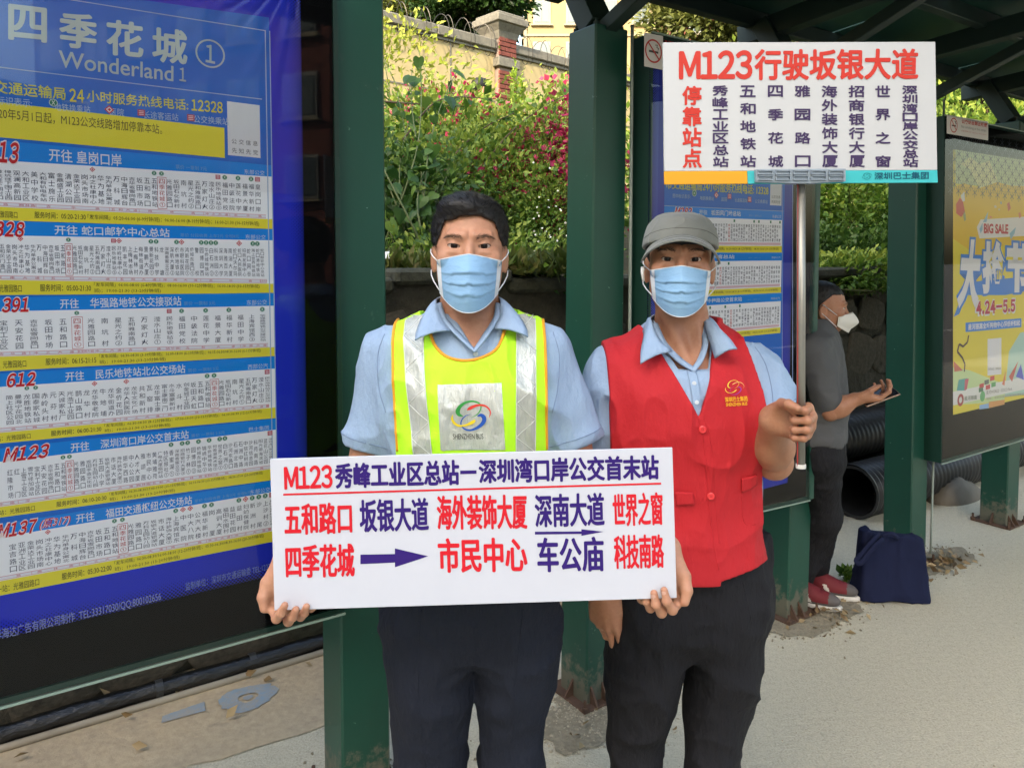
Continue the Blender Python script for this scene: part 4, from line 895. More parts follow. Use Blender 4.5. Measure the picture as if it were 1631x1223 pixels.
def rotm(yaw=0, pitch=0, roll=0):
    a, b, c = radians(yaw), radians(pitch), radians(roll)
    Rz = np.array([[cos(a), -sin(a), 0], [sin(a), cos(a), 0], [0, 0, 1]]); Rx = np.array([[1, 0, 0], [0, cos(b), -sin(b)], [0, sin(b), cos(b)]]); Ry = np.array([[cos(c), 0, sin(c)], [0, 1, 0], [-sin(c), 0, cos(c)]])
    return Rz @ Rx @ Ry
class Frame:
    def __init__(s, O, R=np.eye(3), k=1.0): s.O = np.asarray(O, float); s.R = R; s.k = k
    def loc(s, P): return (P - s.O) @ s.R / s.k
    def wld(s, P): return s.O + (np.asarray(P) * s.k) @ s.R.T
EYE = (.0305, -.0700, .0)
def head_sdf(P, wide=1.0, nose=1.0, slit=1.0):
    """P in head space: x viewer's right, -y the face, z up, origin at eye level between the ears"""
    q = P.copy(); q[:, 0] /= wide; ax = np.abs(q[:, 0]); M = np.stack([ax, q[:, 1], q[:, 2]], 1)
    d = ell(q, (0, .014, .026), (.0735, .094, .079))
    d = smin(d, ell(q, (0, -.020, -.030), (.0665, .068, .088)), .022)
    d = smin(d, ell(q, (0, -.043, -.088), (.036, .040, .030)), .03)
    d = smin(d, ell(M, (.047, .002, -.068), (.016, .026, .028)), .03)
    d = smin(d, ell(M, (.044, -.058, -.024), (.021, .020, .018)), .018)          # cheekbones
    d = smin(d, cone(M, (.010, -.0835, .020), (.040, -.071, .021), .0085, .008), .012)  # brow
    d = smax(d, -ell(M, (.031, -.103, .001), (.018, .016, .0100)), .013)          # sockets
    n = cone(q, (0, -.082, .004), (0, -.104 * nose, -.037), .0075, .0115); n = smin(n, ell(M, (.0125, -.094, -.040), (.008, .010, .008)), .006)
    d = smin(d, n, .010)
    d = smin(d, ell(q, (0, -.088, -.066), (.022, .010, .006)), .006); d = smin(d, ell(q, (0, -.086, -.075), (.019, .010, .006)), .005)
    lid = np.linalg.norm((M - np.array(EYE)) * [1, 1, 1.12], axis=1) - .0140
    d = smin(d, lid, .0045)
    # bag under the eye and the fold of the upper lid
    d = smin(d, ell(M, (.031, -.0775, -.0125), (.013, .006, .004)), .006)
    fold = ell(M, (.031, -.0865, .0062), (.0145, .004, .0009)); d = smax(d, -fold, .002)
    op = ((M[:, 0] - .0312) / .0128) ** 2 + ((M[:, 2] + .0004 - (M[:, 0] - .031) * .08) / (.0043 * slit)) ** 2; sl = (np.sqrt(op) - 1) * .0043
    d = smax(d, -np.maximum(sl, P[:, 1] + .066), .0012)
    # ears
    e = ell((M - np.array([.0765, .012, -.026])) @ np.array([[.94, .34, 0], [-.34, .94, 0], [0, 0, 1]]), (0, 0, 0), (.006, .017, .030)); e = smax(e, -ell(M, (.0855, .006, -.022), (.006, .010, .018)), .004)
    d = smin(d, e, .008)
    return d * .92
def eyeballs(fr, parent, wide=1.0):
    for sx in (-1, 1):
        c = np.array([sx * EYE[0] * wide, EYE[1] + .0005, EYE[2]]); mb = MB(); n, m_ = 24, 20; V = []
        for i in range(m_ + 1):
            ph = pi * i / m_
            for k_ in range(n): V.append(c + .0122 * np.array([sin(ph) * cos(2 * pi * k_ / n), -cos(ph), sin(ph) * sin(2 * pi * k_ / n)]))
        F = [[i * n + k_, (i + 1) * n + k_, (i + 1) * n + (k_ + 1) % n, i * n + (k_ + 1) % n] for i in range(m_) for k_ in range(n)]
        fm = [2 if i < 1.5 else (1 if i < 3.4 else 0) for i in range(m_) for k_ in range(n)]
        mobj('eye', fr.wld(np.array(V)), F, [M_eyew, M_iris, M_pupil], parent, smooth=True, fm=fm)
        # lash line along the upper lid
        t_ = np.linspace(-1, 1, 14); x = .0312 + .0128 * t_; z = .0043 * np.sqrt(np.clip(1 - t_ ** 2, 0, 1)) + (x - .031) * .08; P = np.stack([sx * x * wide, EYE[1] - np.sqrt(np.clip(.0141 ** 2 - (x - EYE[0]) ** 2 - z ** 2, 1e-6, 1)), z], 1)
        mb = MB(); mb.tube(fr.wld(P), np.linspace(.0004, .0009, 14), 5); mb.build('eyelashes', M_lip, parent, smooth=True)
def brows(fr, parent, hs, wide=1.0, seed=1, thick=1.0, zoff=0.0, n=150):
    r = np.random.default_rng(seed)
    for sx in (-1, 1):
        V = []; F = []; 
        t_ = r.uniform(0, 1, n); x = .013 + .037 * t_; z = .0185 + zoff + .0055 * np.sin(t_ * 2.2) - .004 * t_ ** 3 + r.normal(0, .0019, n) * (1.1 - .6 * t_) * thick
        P = np.stack([sx * x * wide, np.full(n, -.13), z], 1); P = drape(hs, P, .0003, 0, (0, 1, 0), 30)
        dx = np.stack([sx * np.ones(n), .25 * np.ones(n), .75 - 1.1 * t_], 1) + r.normal(0, .15, (n, 3)); dx /= np.linalg.norm(dx, axis=1)[:, None]; L = r.uniform(.005, .009, n)[:, None]
        up = np.array([0, 0, .00035]); A = P - up; B = P + up; T = P + dx * L + np.array([0, -.0006, 0])
        V = np.stack([A, B, T], 1).reshape(-1, 3); F = np.arange(3 * n).reshape(-1, 3)
        mobj('eyebrow', fr.wld(V), F, M_brow, parent)
def strands(fr, parent, f, region, flow, n, L, seed, m=None, lift=.15, w=.0005, seg=5, jit=.25):
    """short tapering hair ribbons growing from surface f where region() is true"""
    r = np.random.default_rng(seed); c = np.array([0, .014, .026]); P = r.normal(0, 1, (n * 4, 3)); P /= np.linalg.norm(P, axis=1)[:, None]
    Q = c + P * .13
    for _ in range(16): Q = Q - P * (f(Q) * .9)[:, None]
    Q = Q[region(Q)][:n]; n = len(Q); e = 1e-3
    N_ = np.stack([f(Q + np.eye(3)[k_] * e) - f(Q - np.eye(3)[k_] * e) for k_ in range(3)], 1); N_ /= np.linalg.norm(N_, axis=1)[:, None]
    D = flow(Q) + r.normal(0, jit, (n, 3)); D -= (D * N_).sum(1)[:, None] * N_; D /= np.linalg.norm(D, axis=1)[:, None]
    ln = L * r.uniform(.6, 1.15, n)[:, None]; pts = []; p = Q - N_ * .001; d = D + N_ * lift; 
    for i in range(seg + 1):
        pts.append(p); dd = d - N_ * (lift * 1.6 * i / seg); p = p + dd * ln / seg
    pts = np.stack(pts, 1); S_ = np.cross(D, N_); ww = np.linspace(w, w * .15, seg + 1)[None, :, None]
    A = pts - S_[:, None] * ww; B = pts + S_[:, None] * ww; V = np.stack([A, B], 2).reshape(-1, 3); k_ = 2 * (seg + 1)
    b = (np.arange(n) * k_)[:, None, None]; i = np.arange(seg)[None, :, None] * 2; F = (b + i + np.array([0, 1, 3, 2])[None, None]).reshape(-1, 4)
    return mobj('hair_strands', fr.wld(V), F, m or M_strand, parent, kind='stuff')

def finger(P, pts, rs): return chain(P, pts, rs, .004)
def arr(*a): return np.array(a, float)

# ---- the hand: wrist at origin, fingers along +x, back of the hand +z, thumb side +y (space of a right or mirrored left hand)
def hand_points(curls, spread=.12, thumb=((.020, .030, -.012), (.050, .047, -.022), (.078, .052, -.030), (.098, .050, -.036)), size=1.0):
    """curls: per finger (index..little) three joint angles in degrees"""
    base = [(.092, .031, .000), (.096, .009, .003), (.091, -.013, .000), (.082, -.033, -.004)]; lens = [(.042, .026, .021), (.046, .029, .022), (.042, .027, .021), (.033, .020, .019)]; rad = [(.0100, .0088, .0080, .0068), (.0102, .0090, .0082, .0070), (.0096, .0085, .0077, .0066), (.0085, .0075, .0069, .0060)]
    out = []
    for k_ in range(4):
        p = np.array(base[k_]); yaw = spread * (1.2 - k_ * .85); a = 0; pts = [p]
        for j in range(3):
            a += radians(curls[k_][j]); d = np.array([cos(a) * cos(yaw), cos(a) * sin(yaw), -sin(a)]); p = p + d * lens[k_][j]; pts.append(p)
        out.append((np.array(pts) * size, np.array(rad[k_]) * size))
    return out, np.array(thumb) * size
def hand_sdf(P, hp, size=1.0):
    fs, th = hp
    palm = ell(P, (.050 * size, -.001, -.004), (.052 * size, .041 * size, .0165 * size))
    for (x0, y0, z0, x1, y1, z1, r0, r1) in ((.0, .012, 0, .090, .030, 0, .018, .0125), (.0, .004, 0, .094, .009, .002, .018, .0125), (.0, -.004, 0, .089, -.013, 0, .018, .012), (.0, -.012, 0, .080, -.032, -.004, .017, .0115)):
        palm = smin(palm, cone(P, arr(x0, y0, z0) * size, arr(x1, y1, z1) * size, r0 * size, r1 * size), .012)
    palm = smin(palm, ell(P, (.035 * size, .026 * size, -.014 * size), (.032 * size, .017 * size, .015 * size)), .012)
    d = palm
    for pts, rs in fs:
        f = finger(P, pts, rs)
        for j in (1, 2): f = smin(f, np.linalg.norm(P - pts[j], axis=1) - rs[j] * 1.06, .003)
        d = smin(d, f, .0045)
    t_ = finger(P, th, np.array([.0155, .0125, .0112, .0085]) * size); d = smin(d, t_, .010)
    return d
def skinned(f, lo, hi, h): return surface(f, lo, hi, h)

# ------------------------------------------------------------------ shared: torso, sleeves, trousers
def folds(P, amp, sc=(9, 9, 4), seed=0.0):
    q = P * np.array(sc) + seed; q = q + .6 * vnoise(q * .7 + 5)[:, None]
    return -amp * (ridge(q) ** 3 - .25)
def shirt_shape(P, T, arms, k=.05):
    d = loft(P, T, 2.2)
    for (a, b, r1, r2) in arms: d = smin(d, cone(P, a, b, r1, r2), k)
    return d
def plane_cut(P, p, n): return (P - np.asarray(p)) @ (np.asarray(n, float) / np.linalg.norm(n))

def build_person_mesh(name, f, lo, hi, h, m, parent, smooth=True):
    V, F = surface(f, lo, hi, h); return mobj(name, V, F, m, parent, smooth)
def strip_between(A, B, m, name, parent, th=.003, n=24, sub=5, bulge=.0):
    A = np.asarray(A, float); B = np.asarray(B, float); tt = np.linspace(0, len(A) - 1, n); A2 = np.stack([cr(tt, np.arange(len(A)), A[:, k_]) for k_ in range(3)], 1); B2 = np.stack([cr(tt, np.arange(len(B)), B[:, k_]) for k_ in range(3)], 1)
    G = np.stack([A2 * (1 - f) + B2 * f + np.array([0, -bulge, bulge]) * sin(pi * f) for f in np.linspace(0, 1, sub)], 1); mb = MB(); mb.grid(G); o = mb.build(name, m, parent, smooth=True); solidify(o, th, 0); return o
def tube_on(f, pts, r, m, name, parent, off=.0, n=60, nseg=6):
    P = np.asarray(pts, float); tt = np.linspace(0, len(P) - 1, n); Q = np.stack([cr(tt, np.arange(len(P)), P[:, k_]) for k_ in range(3)], 1); Q0 = drape(f, Q, 0, .25); ok = np.abs(f(Q0)) < .006; Q = (Q0 - np.array([0, off, 0]))[ok]; mb = MB(); mb.tube(Q, r, nseg); return mb.build(name, m, parent, smooth=True)
def sheet_on(f, c4, m, name, parent, off, nu=16, nv=30, th=0.0):
    a, b, c_, d = (np.asarray(x, float) for x in c4)   # TL TR BR BL
    G = np.array([[(a * (1 - u) + b * u) * (1 - v) + (d * (1 - u) + c_ * u) * v for v in np.linspace(0, 1, nv)] for u in np.linspace(0, 1, nu)]); sh = G.shape; Q0 = drape(f, G.reshape(-1, 3), 0, .25); ok = np.abs(f(Q0)) < .006; Q = (Q0 - np.array([0, off, 0])).reshape(sh); mb = MB(); mb.grid(Q); mb.F = [q for q in mb.F if ok[q].all()]; mb.M = [0] * len(mb.F); o = mb.build(name, m, parent, smooth=True)
    if th: solidify(o, th, 0)
    return o
def bus_logo(place, parent, colors, size=1.0, lw=1.0):
    """four interlocking swooshes; place(x, y) -> 3D, coordinates in the emblem's own units (-1..1)"""
    strokes = [
        ([(392, 566), (330, 540), (312, 480), (360, 400), (450, 345), (560, 328), (660, 355), (700, 415), (675, 490), (610, 555), (530, 590)], [12, 55, 70, 55, 36, 26, 24, 20, 17, 12, 3]),
        ([(465, 468), (515, 440), (600, 405), (690, 392), (775, 410), (835, 465), (850, 530), (820, 600)], [6, 48, 40, 32, 28, 24, 18, 4]),
        ([(632, 572), (690, 552), (738, 590), (735, 650), (680, 715), (590, 770), (490, 795), (400, 770), (352, 700), (375, 620), (440, 560), (520, 533)], [14, 52, 68, 66, 54, 40, 30, 24, 20, 17, 12, 3]),
        ([(232, 530), (212, 600), (240, 670), (300, 715), (380, 722), (470, 700), (545, 665), (592, 632)], [5, 34, 40, 34, 30, 38, 52, 30])]
    for ci, (pts, ws) in enumerate(strokes):
        k_ = np.arange(len(pts)); tt = np.linspace(0, len(pts) - 1, 36); P = np.stack([cr(tt, k_, np.array(pts, float)[:, q]) for q in (0, 1)], 1); w = cr(tt, k_, np.array(ws, float)) * .5 * lw
        T = np.gradient(P, axis=0); T /= np.linalg.norm(T, axis=1)[:, None]; N_ = np.stack([-T[:, 1], T[:, 0]], 1); A = P + N_ * w[:, None]; B = P - N_ * w[:, None]; n = len(P)
        V = np.array([place((x - 530) / 330, -(y - 560) / 330, ci) for x, y in np.concatenate([A, B])]); F = [[i, i + 1, n + i + 1, n + i] for i in range(n - 1)]; mobj('emblem_swoosh', V, F, colors[ci], parent)

def surgical_mask(fr, parent, hs, w_top, w_mid, top_n, top_s, bot, chin_w, seed=0):
    """pleated mask over nose and chin, in head space"""
    nu, nv = 45, 40; G = np.zeros((nu, nv, 3))
    for i, u in enumerate(np.linspace(-1, 1, nu)):
        for j, v in enumerate(np.linspace(0, 1, nv)):
            au = abs(u); wv = w_top + (w_mid - w_top) * v ** 1.2
            zt = top_n + (top_s - top_n) * au ** 1.15; zb = bot + chin_w * au ** 2.1; z = zt + (zb - zt) * v; x = u * wv
            G[i, j] = (x, 0, z)
            dome = -.121 - .010 * sin(min(v * 1.9, 1) * pi / 2) + .012 * max(0, .25 - v) * 4 * (1 - au) + .045 * max(0, v - .62) ** 1.4
            y = dome + .078 * au ** 2.1 * (1 - .15 * v) + .012 * (au ** .9) * (1 - v)
            pl = 0
            for (v0, am) in ((.36, .0042), (.56, .0040), (.76, .0030)):
                vv = v0 - .05 * (1 - au); t_ = (v - vv) / .09
                if -1 < t_ < 0: pl -= am * (1 + t_) * (1 - au ** 4)
                elif 0 <= t_ < 1: pl += am * .4 * (1 - t_) * (1 - au ** 4)
            pl += .0018 * vnoise(np.array([[x * 60 + seed, z * 40, 1.0]]))[0]
            G[i, j, 1] = y + pl
    # never inside the face
    Q = G.reshape(-1, 3); D = drape(hs, np.column_stack([Q[:, 0], np.full(len(Q), -.2), Q[:, 2]]), .002, 0, (0, 1, 0), 40); Q[:, 1] = np.minimum(Q[:, 1], np.where(np.abs(D[:, 1]) < .2, D[:, 1], Q[:, 1])); G = Q.reshape(nu, nv, 3)
    Gw = fr.wld(G.reshape(-1, 3)).reshape(nu, nv, 3); mb = MB(); mb.grid(Gw); o = mb.build('face_mask', M_mask, parent, smooth=True); solidify(o, .0012, 0)
    for e, r in ((G[:, 0], .0012), (G[:, -1], .001)):
        mb = MB(); mb.tube(fr.wld(e + [0, -.0006, 0]), r, 6); mb.build('mask_edging', M_maskw, o, smooth=True)
    for i0 in (0, nu - 4):
        mb = MB(); S2 = G[i0:i0 + 4].copy(); S2[:, :, 1] -= .0030; mb.grid(fr.wld(S2.reshape(-1, 3)).reshape(4, nv, 3)); mb.build('side_binding', M_maskw, o, smooth=True)
    for sx, e in ((-1, G[0]), (1, G[-1])):
        for p, q in ((e[0], (sx * .081, .006, -.006)), (e[int(nv * .9)], (sx * .081, .012, -.050))):
            P = np.array([p, (np.array(p) * .6 + np.array(q) * .4) + [sx * .004, 0, 0], (np.array(p) * .25 + np.array(q) * .75) + [sx * .004, 0, 0], q]); mb = MB(); mb.tube(fr.wld(P), .0013, 6); mb.build('ear_loop', M_maskw, o, smooth=True)
    return o

# ================================================================== MAN IN THE HI-VIS TABARD
def YP(u, v, Y): return W(u, v, Y)
m1 = thing('person', 'man in lime hi-vis tabard and blue surgical mask holding the long route board', 'person', (-.09, 1.6, 0))
YB = 1.585
fr1 = Frame(W(748, 393, YB), rotm(2.5, 0, .5), 1.0)
hs1 = lambda P: head_sdf(P, .98)
T1 = [(.90, -.085, 1.60, .165, .118), (1.0, -.085, 1.60, .165, .118), (1.12, -.085, 1.595, .170, .122), (1.24, -.085, 1.59, .178, .122), (1.33, -.086, 1.59, .184, .114), (1.385, -.087, 1.60, .182, .102), (1.422, -.087, 1.605, .170, .088), (1.447, -.087, 1.61, .132, .075), (1.468, -.088, 1.62, .092, .065), (1.485, -.088, 1.62, .070, .06)]
ShL, ShR = W(624, 566, 1.605), W(872, 563, 1.605)
SlL, SlR = W(588, 712, 1.60), W(916, 706, 1.60)
nk1 = fr1.wld([0, .022, -.06]); nk1b = W(748, 560, 1.625)
elL, elR = W(572, 805, 1.60), W(930, 800, 1.60)
def body1_torso(P):
    Tn = [(z, cx, cy, a - .012, b - .012) for z, cx, cy, a, b in T1]; d = loft(P, Tn, 2.2); d = smin(d, cone(P, nk1, nk1b, .053, .062), .03); return d
def neck1(P): return smin(cone(P, nk1, nk1b, .0545, .063), smin(cone(P, W(722, 500, 1.575), W(744, 556, 1.535), .010, .008), cone(P, W(775, 500, 1.575), W(755, 556, 1.535), .010, .008), .01), .022)
hd1 = lambda P: smin(hs1(fr1.loc(P)), neck1(P), .018)
def hd1full(P): return smin(hd1(P), body1_torso(P), .015)
parts = [surface(hd1full, fr1.O - [.12, .15, .30], fr1.O + [.12, .15, .13], .0021)]
# hands of man 1 hold the lower corners of the long board; board plane at Y = BY
BY = 1.33
def grip(corner, side, Ydepth):
    """right and left hands behind the board, fingers wrapped under and in front of its lower edge"""
    pass
def hand_frame(wrist, xdir, zdir, mirror):
    x = np.asarray(xdir, float); x /= np.linalg.norm(x); z = np.asarray(zdir, float); z -= (z @ x) * x; z /= np.linalg.norm(z); y = np.cross(z, x)
    if mirror: y = -y
    return np.asarray(wrist, float), np.stack([x, y, z], 1)
def hand_piece(wrist, xdir, zdir, mirror, curls, elbow, r_w=.026, r_e=.042, h=.0022, spread=.12, thumb=None, size=1.0, parent=None, nails=True, nailmat=None):
    O, R = hand_frame(wrist, xdir, zdir, mirror); kw = {} if thumb is None else {'thumb': thumb}; hp = hand_points(curls, spread, size=size, **kw)
    el = np.asarray(elbow, float); mid = O + (el - O) * .62
    def f(P):
        q = (P - O) @ R; d = hand_sdf(q, hp, size)
        fa = smin(cone(P, O, mid, r_w, r_e), cone(P, mid, el, r_e, r_e * .93), .03); qd = fa
        return smin(d, qd, .018)
    ex = [O + R @ p for pts, _ in hp[0] for p in pts] + [O + R @ p for p in hp[1]] + [O]
    lo = np.min(ex + [el], 0) - .05; hi = np.max(ex + [el], 0) + .05
    V, F = surface(f, lo, hi, h)
    return (V, F), f, (O, R, hp)
def add_nails(info, parent, which=(0, 1, 2, 3), size=1.0):
    O, R, hp = info
    for k_ in which:
        pts, rs = hp[0][k_]; a, b = pts[2], pts[3]; d = (b - a) / np.linalg.norm(b - a); up = np.cross(np.array([0, 1.0, 0]), d); up = up if (up @ np.array([d[2], 0, d[0]]) or 1) else up
        up = np.cross(d, np.array([0, 1.0, 0])); up /= np.linalg.norm(up)
        if up @ (pts[2] - pts[1] * .5 - pts[3] * .5) < 0 and False: up = -up
        c = b - d * .004; w = rs[3] * .72; V = []
        for x in np.linspace(-1, 1, 6):
            for t_ in (-.0065, .0, .005): V.append(c + d * t_ * (1 - .25 * abs(x)) + np.array([0, 1.0, 0]) * x * w + up * (rs[3] * (1.0 - .30 * x * x) + .0003))
        F = [[i * 3 + j, (i + 1) * 3 + j, (i + 1) * 3 + j + 1, i * 3 + j + 1] for i in range(5) for j in range(2)]
        mobj('finger_nail', O + np.array(V) @ R.T, F, M_nail, parent, smooth=True)
# viewer's left: his right hand under the lower left corner; palm behind the edge, knuckles to the left, fingers under the board
wL = W(430, 905, 1.385); wR = W(1078, 893, 1.385)
hL, fL, iL = hand_piece(W(463, 885, 1.392), (-.02, -.16, -1), (-.50, .80, -.1), False, [(74, 52, 16), (70, 50, 18), (68, 50, 18), (66, 48, 18)], W(572, 805, 1.55), thumb=((.02, .025, -.008), (.045, .045, -.006), (.07, .052, -.010), (.09, .050, -.014)), size=.95)
hR, fR, iR = hand_piece(W(1058, 873, 1.395), (.0, -.18, -1), (.55, .75, -.1), True, [(75, 62, 32), (70, 62, 34), (68, 62, 34), (66, 62, 34)], W(930, 800, 1.55), thumb=((.02, .025, -.008), (.045, .045, -.010), (.07, .052, -.016), (.09, .05, -.022)), size=.95)
up1 = [surface(lambda P: cone(P, SlL + (ShL - SlL) * .4, elL, .045, .040), np.minimum(SlL, elL) - .1, np.maximum(SlL, elL) + .12, .006), surface(lambda P: cone(P, SlR + (ShR - SlR) * .4, elR, .045, .040), np.minimum(SlR, elR) - .1, np.maximum(SlR, elR) + .12, .006)]
tz = surface(lambda P: np.maximum(body1_torso(P) + .008, P[:, 2] - (fr1.O[2] - .28)), (-.32, 1.42, .9), (.15, 1.78, 1.36), .012)
V, F = join_vf(parts + [hL, hR, tz] + up1); bo1 = mobj('body', V, F, M_skin, m1, smooth=True)
eyeballs(fr1, m1, .98); brows(fr1, m1, hs1, .98, 3, 1.2, -.0035, 120)

# hair: a cap of volume plus combed strands
def hair1(P):
    q = P; d = ell(q, (0, .016, .030), (.0815, .101, .087)); d = smin(d, ell(q, (-.012, -.040, .080), (.050, .048, .026)), .02)
    front = .052 + .010 * np.cos(q[:, 0] * 38) - np.clip(np.abs(q[:, 0]) - .050, 0, 1) * 2.6; side = .002
    line = np.where(q[:, 1] < -.028, front, np.where(q[:, 1] < .02, front + (side - front) * np.clip((q[:, 1] + .028) / .022, 0, 1), np.where(q[:, 1] < .03, .002 - (q[:, 1] - .02) * 2.2, -.020 - (q[:, 1] - .03) * .55)))
    cut = (line - q[:, 2]) * .7 + .0022 * vnoise(q * 220); d = smax(d, cut, .006)
    return d - .0035 * (vnoise(q * [50, 60, 150]) - .5) - .005 * (vnoise(q * [30, 30, 20] + 3) - .5) * (q[:, 2] > .05)
build = lambda name, f, fr, lo, hi, h, m, par: mobj(name, *(lambda vf: (fr.wld(vf[0]), vf[1]))(surface(f, lo, hi, h)), m, par, smooth=True)
build('hair', hair1, fr1, (-.1, -.11, -.08), (.1, .13, .135), .0024, M_hair, m1)
flow1 = lambda Q: np.stack([np.where(Q[:, 0] > .022, .9, -.9) * (Q[:, 2] > .06) + np.sign(Q[:, 0]) * .1, np.where(Q[:, 1] < -.02, .35, .4), np.where(Q[:, 1] < -.02, .9, np.where(Q[:, 2] > .075, .0, -1.0))], 1)
def reg1(Q): return hair1(Q) < .0045
strands(fr1, m1, hair1, lambda Q: Q[:, 2] > -.03, flow1, 7000, .016, 5, lift=.55, w=.0005)

# shirt
def sh1(P):
    d = shirt_shape(P, T1, [(ShL, SlL, .056, .0535), (ShR, SlR, .056, .0545)], .04)
    return d + folds(P, .011, (10, 8, 6), 2.3) + folds(P, .0055, (22, 14, 14), 7.1)
cutL = (SlL, SlL - ShL); cutR = (SlR, SlR - ShR)
def shirt1(P):
    d = sh1(P); 
    for (p, n) in (cutL, cutR):
        s_ = plane_cut(P, p, n); near = np.linalg.norm(P - p, axis=1) < .12; d = np.where(near, np.maximum(d, s_), d)
    d = smax(d, -cone(P, nk1, nk1b + [0, 0, -.02], .0585, .0665), .004)
    vx, vz = W(756, 560, 1.5)[0], W(756, 560, 1.5)[2]; half = (P[:, 2] - vz) * .62
    w = np.maximum(np.abs(P[:, 0] - vx + (P[:, 2] - vz) * .06) - half, np.maximum(P[:, 1] - 1.60, vz - P[:, 2])); d = smax(d, -w, .003)
    for p, n, el in ((SlL, SlL - ShL, elL), (SlR, SlR - ShR, elR)): d = np.maximum(d, -np.maximum(cone(P, p - n * .3, p + n * .3, .045, .047), -.03 - plane_cut(P, p, n)))
    return d
sv = surface(shirt1, (-.42, 1.44, .92), (.24, 1.76, 1.52), .0040); sho1 = mobj('shirt', *sv, M_shirt, m1, smooth=True)
# collar leaves
cl = [W(717, 527, 1.505), W(702, 505, 1.52), W(695, 482, 1.555), W(700, 474, 1.62), W(722, 470, 1.68), W(750, 470, 1.70)]
clo = [W(661, 542, 1.484), W(664, 528, 1.50), W(672, 508, 1.545), W(683, 500, 1.63), W(710, 494, 1.71), W(750, 490, 1.73)]
crr = [W(788, 524, 1.505), W(797, 502, 1.52), W(797, 480, 1.555), W(793, 473, 1.62), W(775, 470, 1.68), W(750, 470, 1.70)]
cro = [W(841, 537, 1.484), W(838, 523, 1.50), W(826, 504, 1.545), W(812, 497, 1.63), W(785, 493, 1.71), W(750, 490, 1.73)]
strip_between(cl, clo, M_shirt, 'collar', m1, .0035, 30, 6, .006); strip_between(crr, cro, M_shirt, 'collar', m1, .0035, 30, 6, .006)
# inner stand of the collar down to the top button
strip_between([W(695, 484, 1.56), W(703, 508, 1.525), W(728, 536, 1.500), W(755, 561, 1.482)], [W(703, 482, 1.57), W(712, 508, 1.535), W(737, 536, 1.507), W(760, 560, 1.486)], M_shirt, 'placket', m1, .003, 20, 3)
strip_between([W(798, 484, 1.56), W(795, 506, 1.525), W(778, 534, 1.500), W(757, 561, 1.481)], [W(790, 482, 1.57), W(786, 506, 1.535), W(769, 534, 1.507), W(752, 560, 1.486)], M_shirt, 'placket', m1, .003, 20, 3)
for (u, v) in ((757, 566),):
    p = drape(sh1, np.array([W(u, v, 1.48)]), .002, .2)[0]; mb = MB(); mb.lathe([(.005, 0), (.005, .0015), (.0035, .0018)], p, 14, (0, -1, 0)); mb.build('button', M_btn, m1)
# sleeve hems and armhole seams
def ring_seam(f, c, ax, r0, name, m, parent, r=.0009, n=60, lift=.0004):
    ax = np.asarray(ax, float); ax /= np.linalg.norm(ax); a = np.cross(ax, [0, 0, 1.0]); a /= np.linalg.norm(a); b = np.cross(ax, a); t_ = np.linspace(0, 2 * pi, n, endpoint=False); D = np.cos(t_)[:, None] * a + np.sin(t_)[:, None] * b; Q = c + D * r0
    for _ in range(24): Q = Q - D * np.clip(f(Q), -.03, .03)[:, None] * .85
    ok = (np.linalg.norm(Q - c, axis=1) < r0 * 1.02) & (np.linalg.norm(Q - c, axis=1) > .02); Q = (Q + D * lift)[ok]; mb = MB(); mb.tube(Q, r, 5, closed=ok.all()); return mb.build(name, m, parent, smooth=True)
M_seam = mat('shirt_seam', S('7488a6'), .9)
for p, a_ in ((SlL, ShL), (SlR, ShR)): ring_seam(sh1, p + (a_ - p) / np.linalg.norm(a_ - p) * .022, a_ - p, .085, 'sleeve_hem', M_seam, m1)
tube_on(sh1, [W(606, 536, 1.5), W(597, 570, 1.5), W(600, 620, 1.5), W(612, 660, 1.5)], .0009, M_seam, 'armhole_seam', m1, .0002); tube_on(sh1, [W(884, 534, 1.5), W(893, 570, 1.5), W(890, 620, 1.5), W(880, 660, 1.5)], .0009, M_seam, 'armhole_seam', m1, .0002)
# tabard
def shv(P): return sh1(P)
xs_l = lambda z: np.interp(z, [W(630, 718, 1.5)[2], W(617, 513, 1.5)[2]], [W(630, 718, 1.5)[0], W(617, 513, 1.5)[0]]); xs_r = lambda z: np.interp(z, [W(871, 715, 1.5)[2], W(869, 508, 1.5)[2]], [W(873, 715, 1.5)[0], W(869, 508, 1.5)[0]])
nc = W(743, 512, 1.5); nrx, nrz = 66 * 1.5 / FPX, 62 * 1.5 / FPX
def vest1(P):
    d = sh1(P) - .0085 + folds(P, .002, (20, 10, 10), 4.0)
    x, y, z = P.T; d = np.maximum(d, np.maximum(xs_l(z) - x, x - xs_r(z)))
    e = (np.sqrt(((x - nc[0]) / nrx) ** 2 + ((z - nc[2]) / nrz) ** 2) - 1) * .06; e = np.where(z > nc[2], np.abs(x - nc[0]) - nrx, e); d = np.maximum(d, -np.maximum(e, y - 1.75)); d = np.maximum(d, -cone(P, nk1, nk1 + (nk1b - nk1) * .62, .108, .104))
    return d
hv = mobj('hi_vis_tabard', *surface(vest1, (-.34, 1.42, .93), (.16, 1.76, 1.50), .0034), M_hivis, m1, smooth=True)
vs = lambda P: sh1(P) - .0085 + folds(P, .002, (20, 10, 10), 4.0)
px1 = lambda u, v: W(u, v, 1.48)
tube_on(vs, [px1(*p) for p in ((678, 506), (681, 530), (690, 552), (708, 568), (735, 575), (763, 572), (788, 560), (800, 540), (806, 510))], .0034, M_bind, 'neck_binding', hv, -.0008)
tube_on(vs, [px1(*p) for p in ((618, 514), (621, 560), (624, 610), (627, 660), (631, 722))], .0034, M_bind, 'side_binding', hv, -.0008)
tube_on(vs, [px1(*p) for p in ((868, 509), (870, 560), (871, 610), (871, 660), (872, 722))], .0034, M_bind, 'side_binding', hv, -.0008)
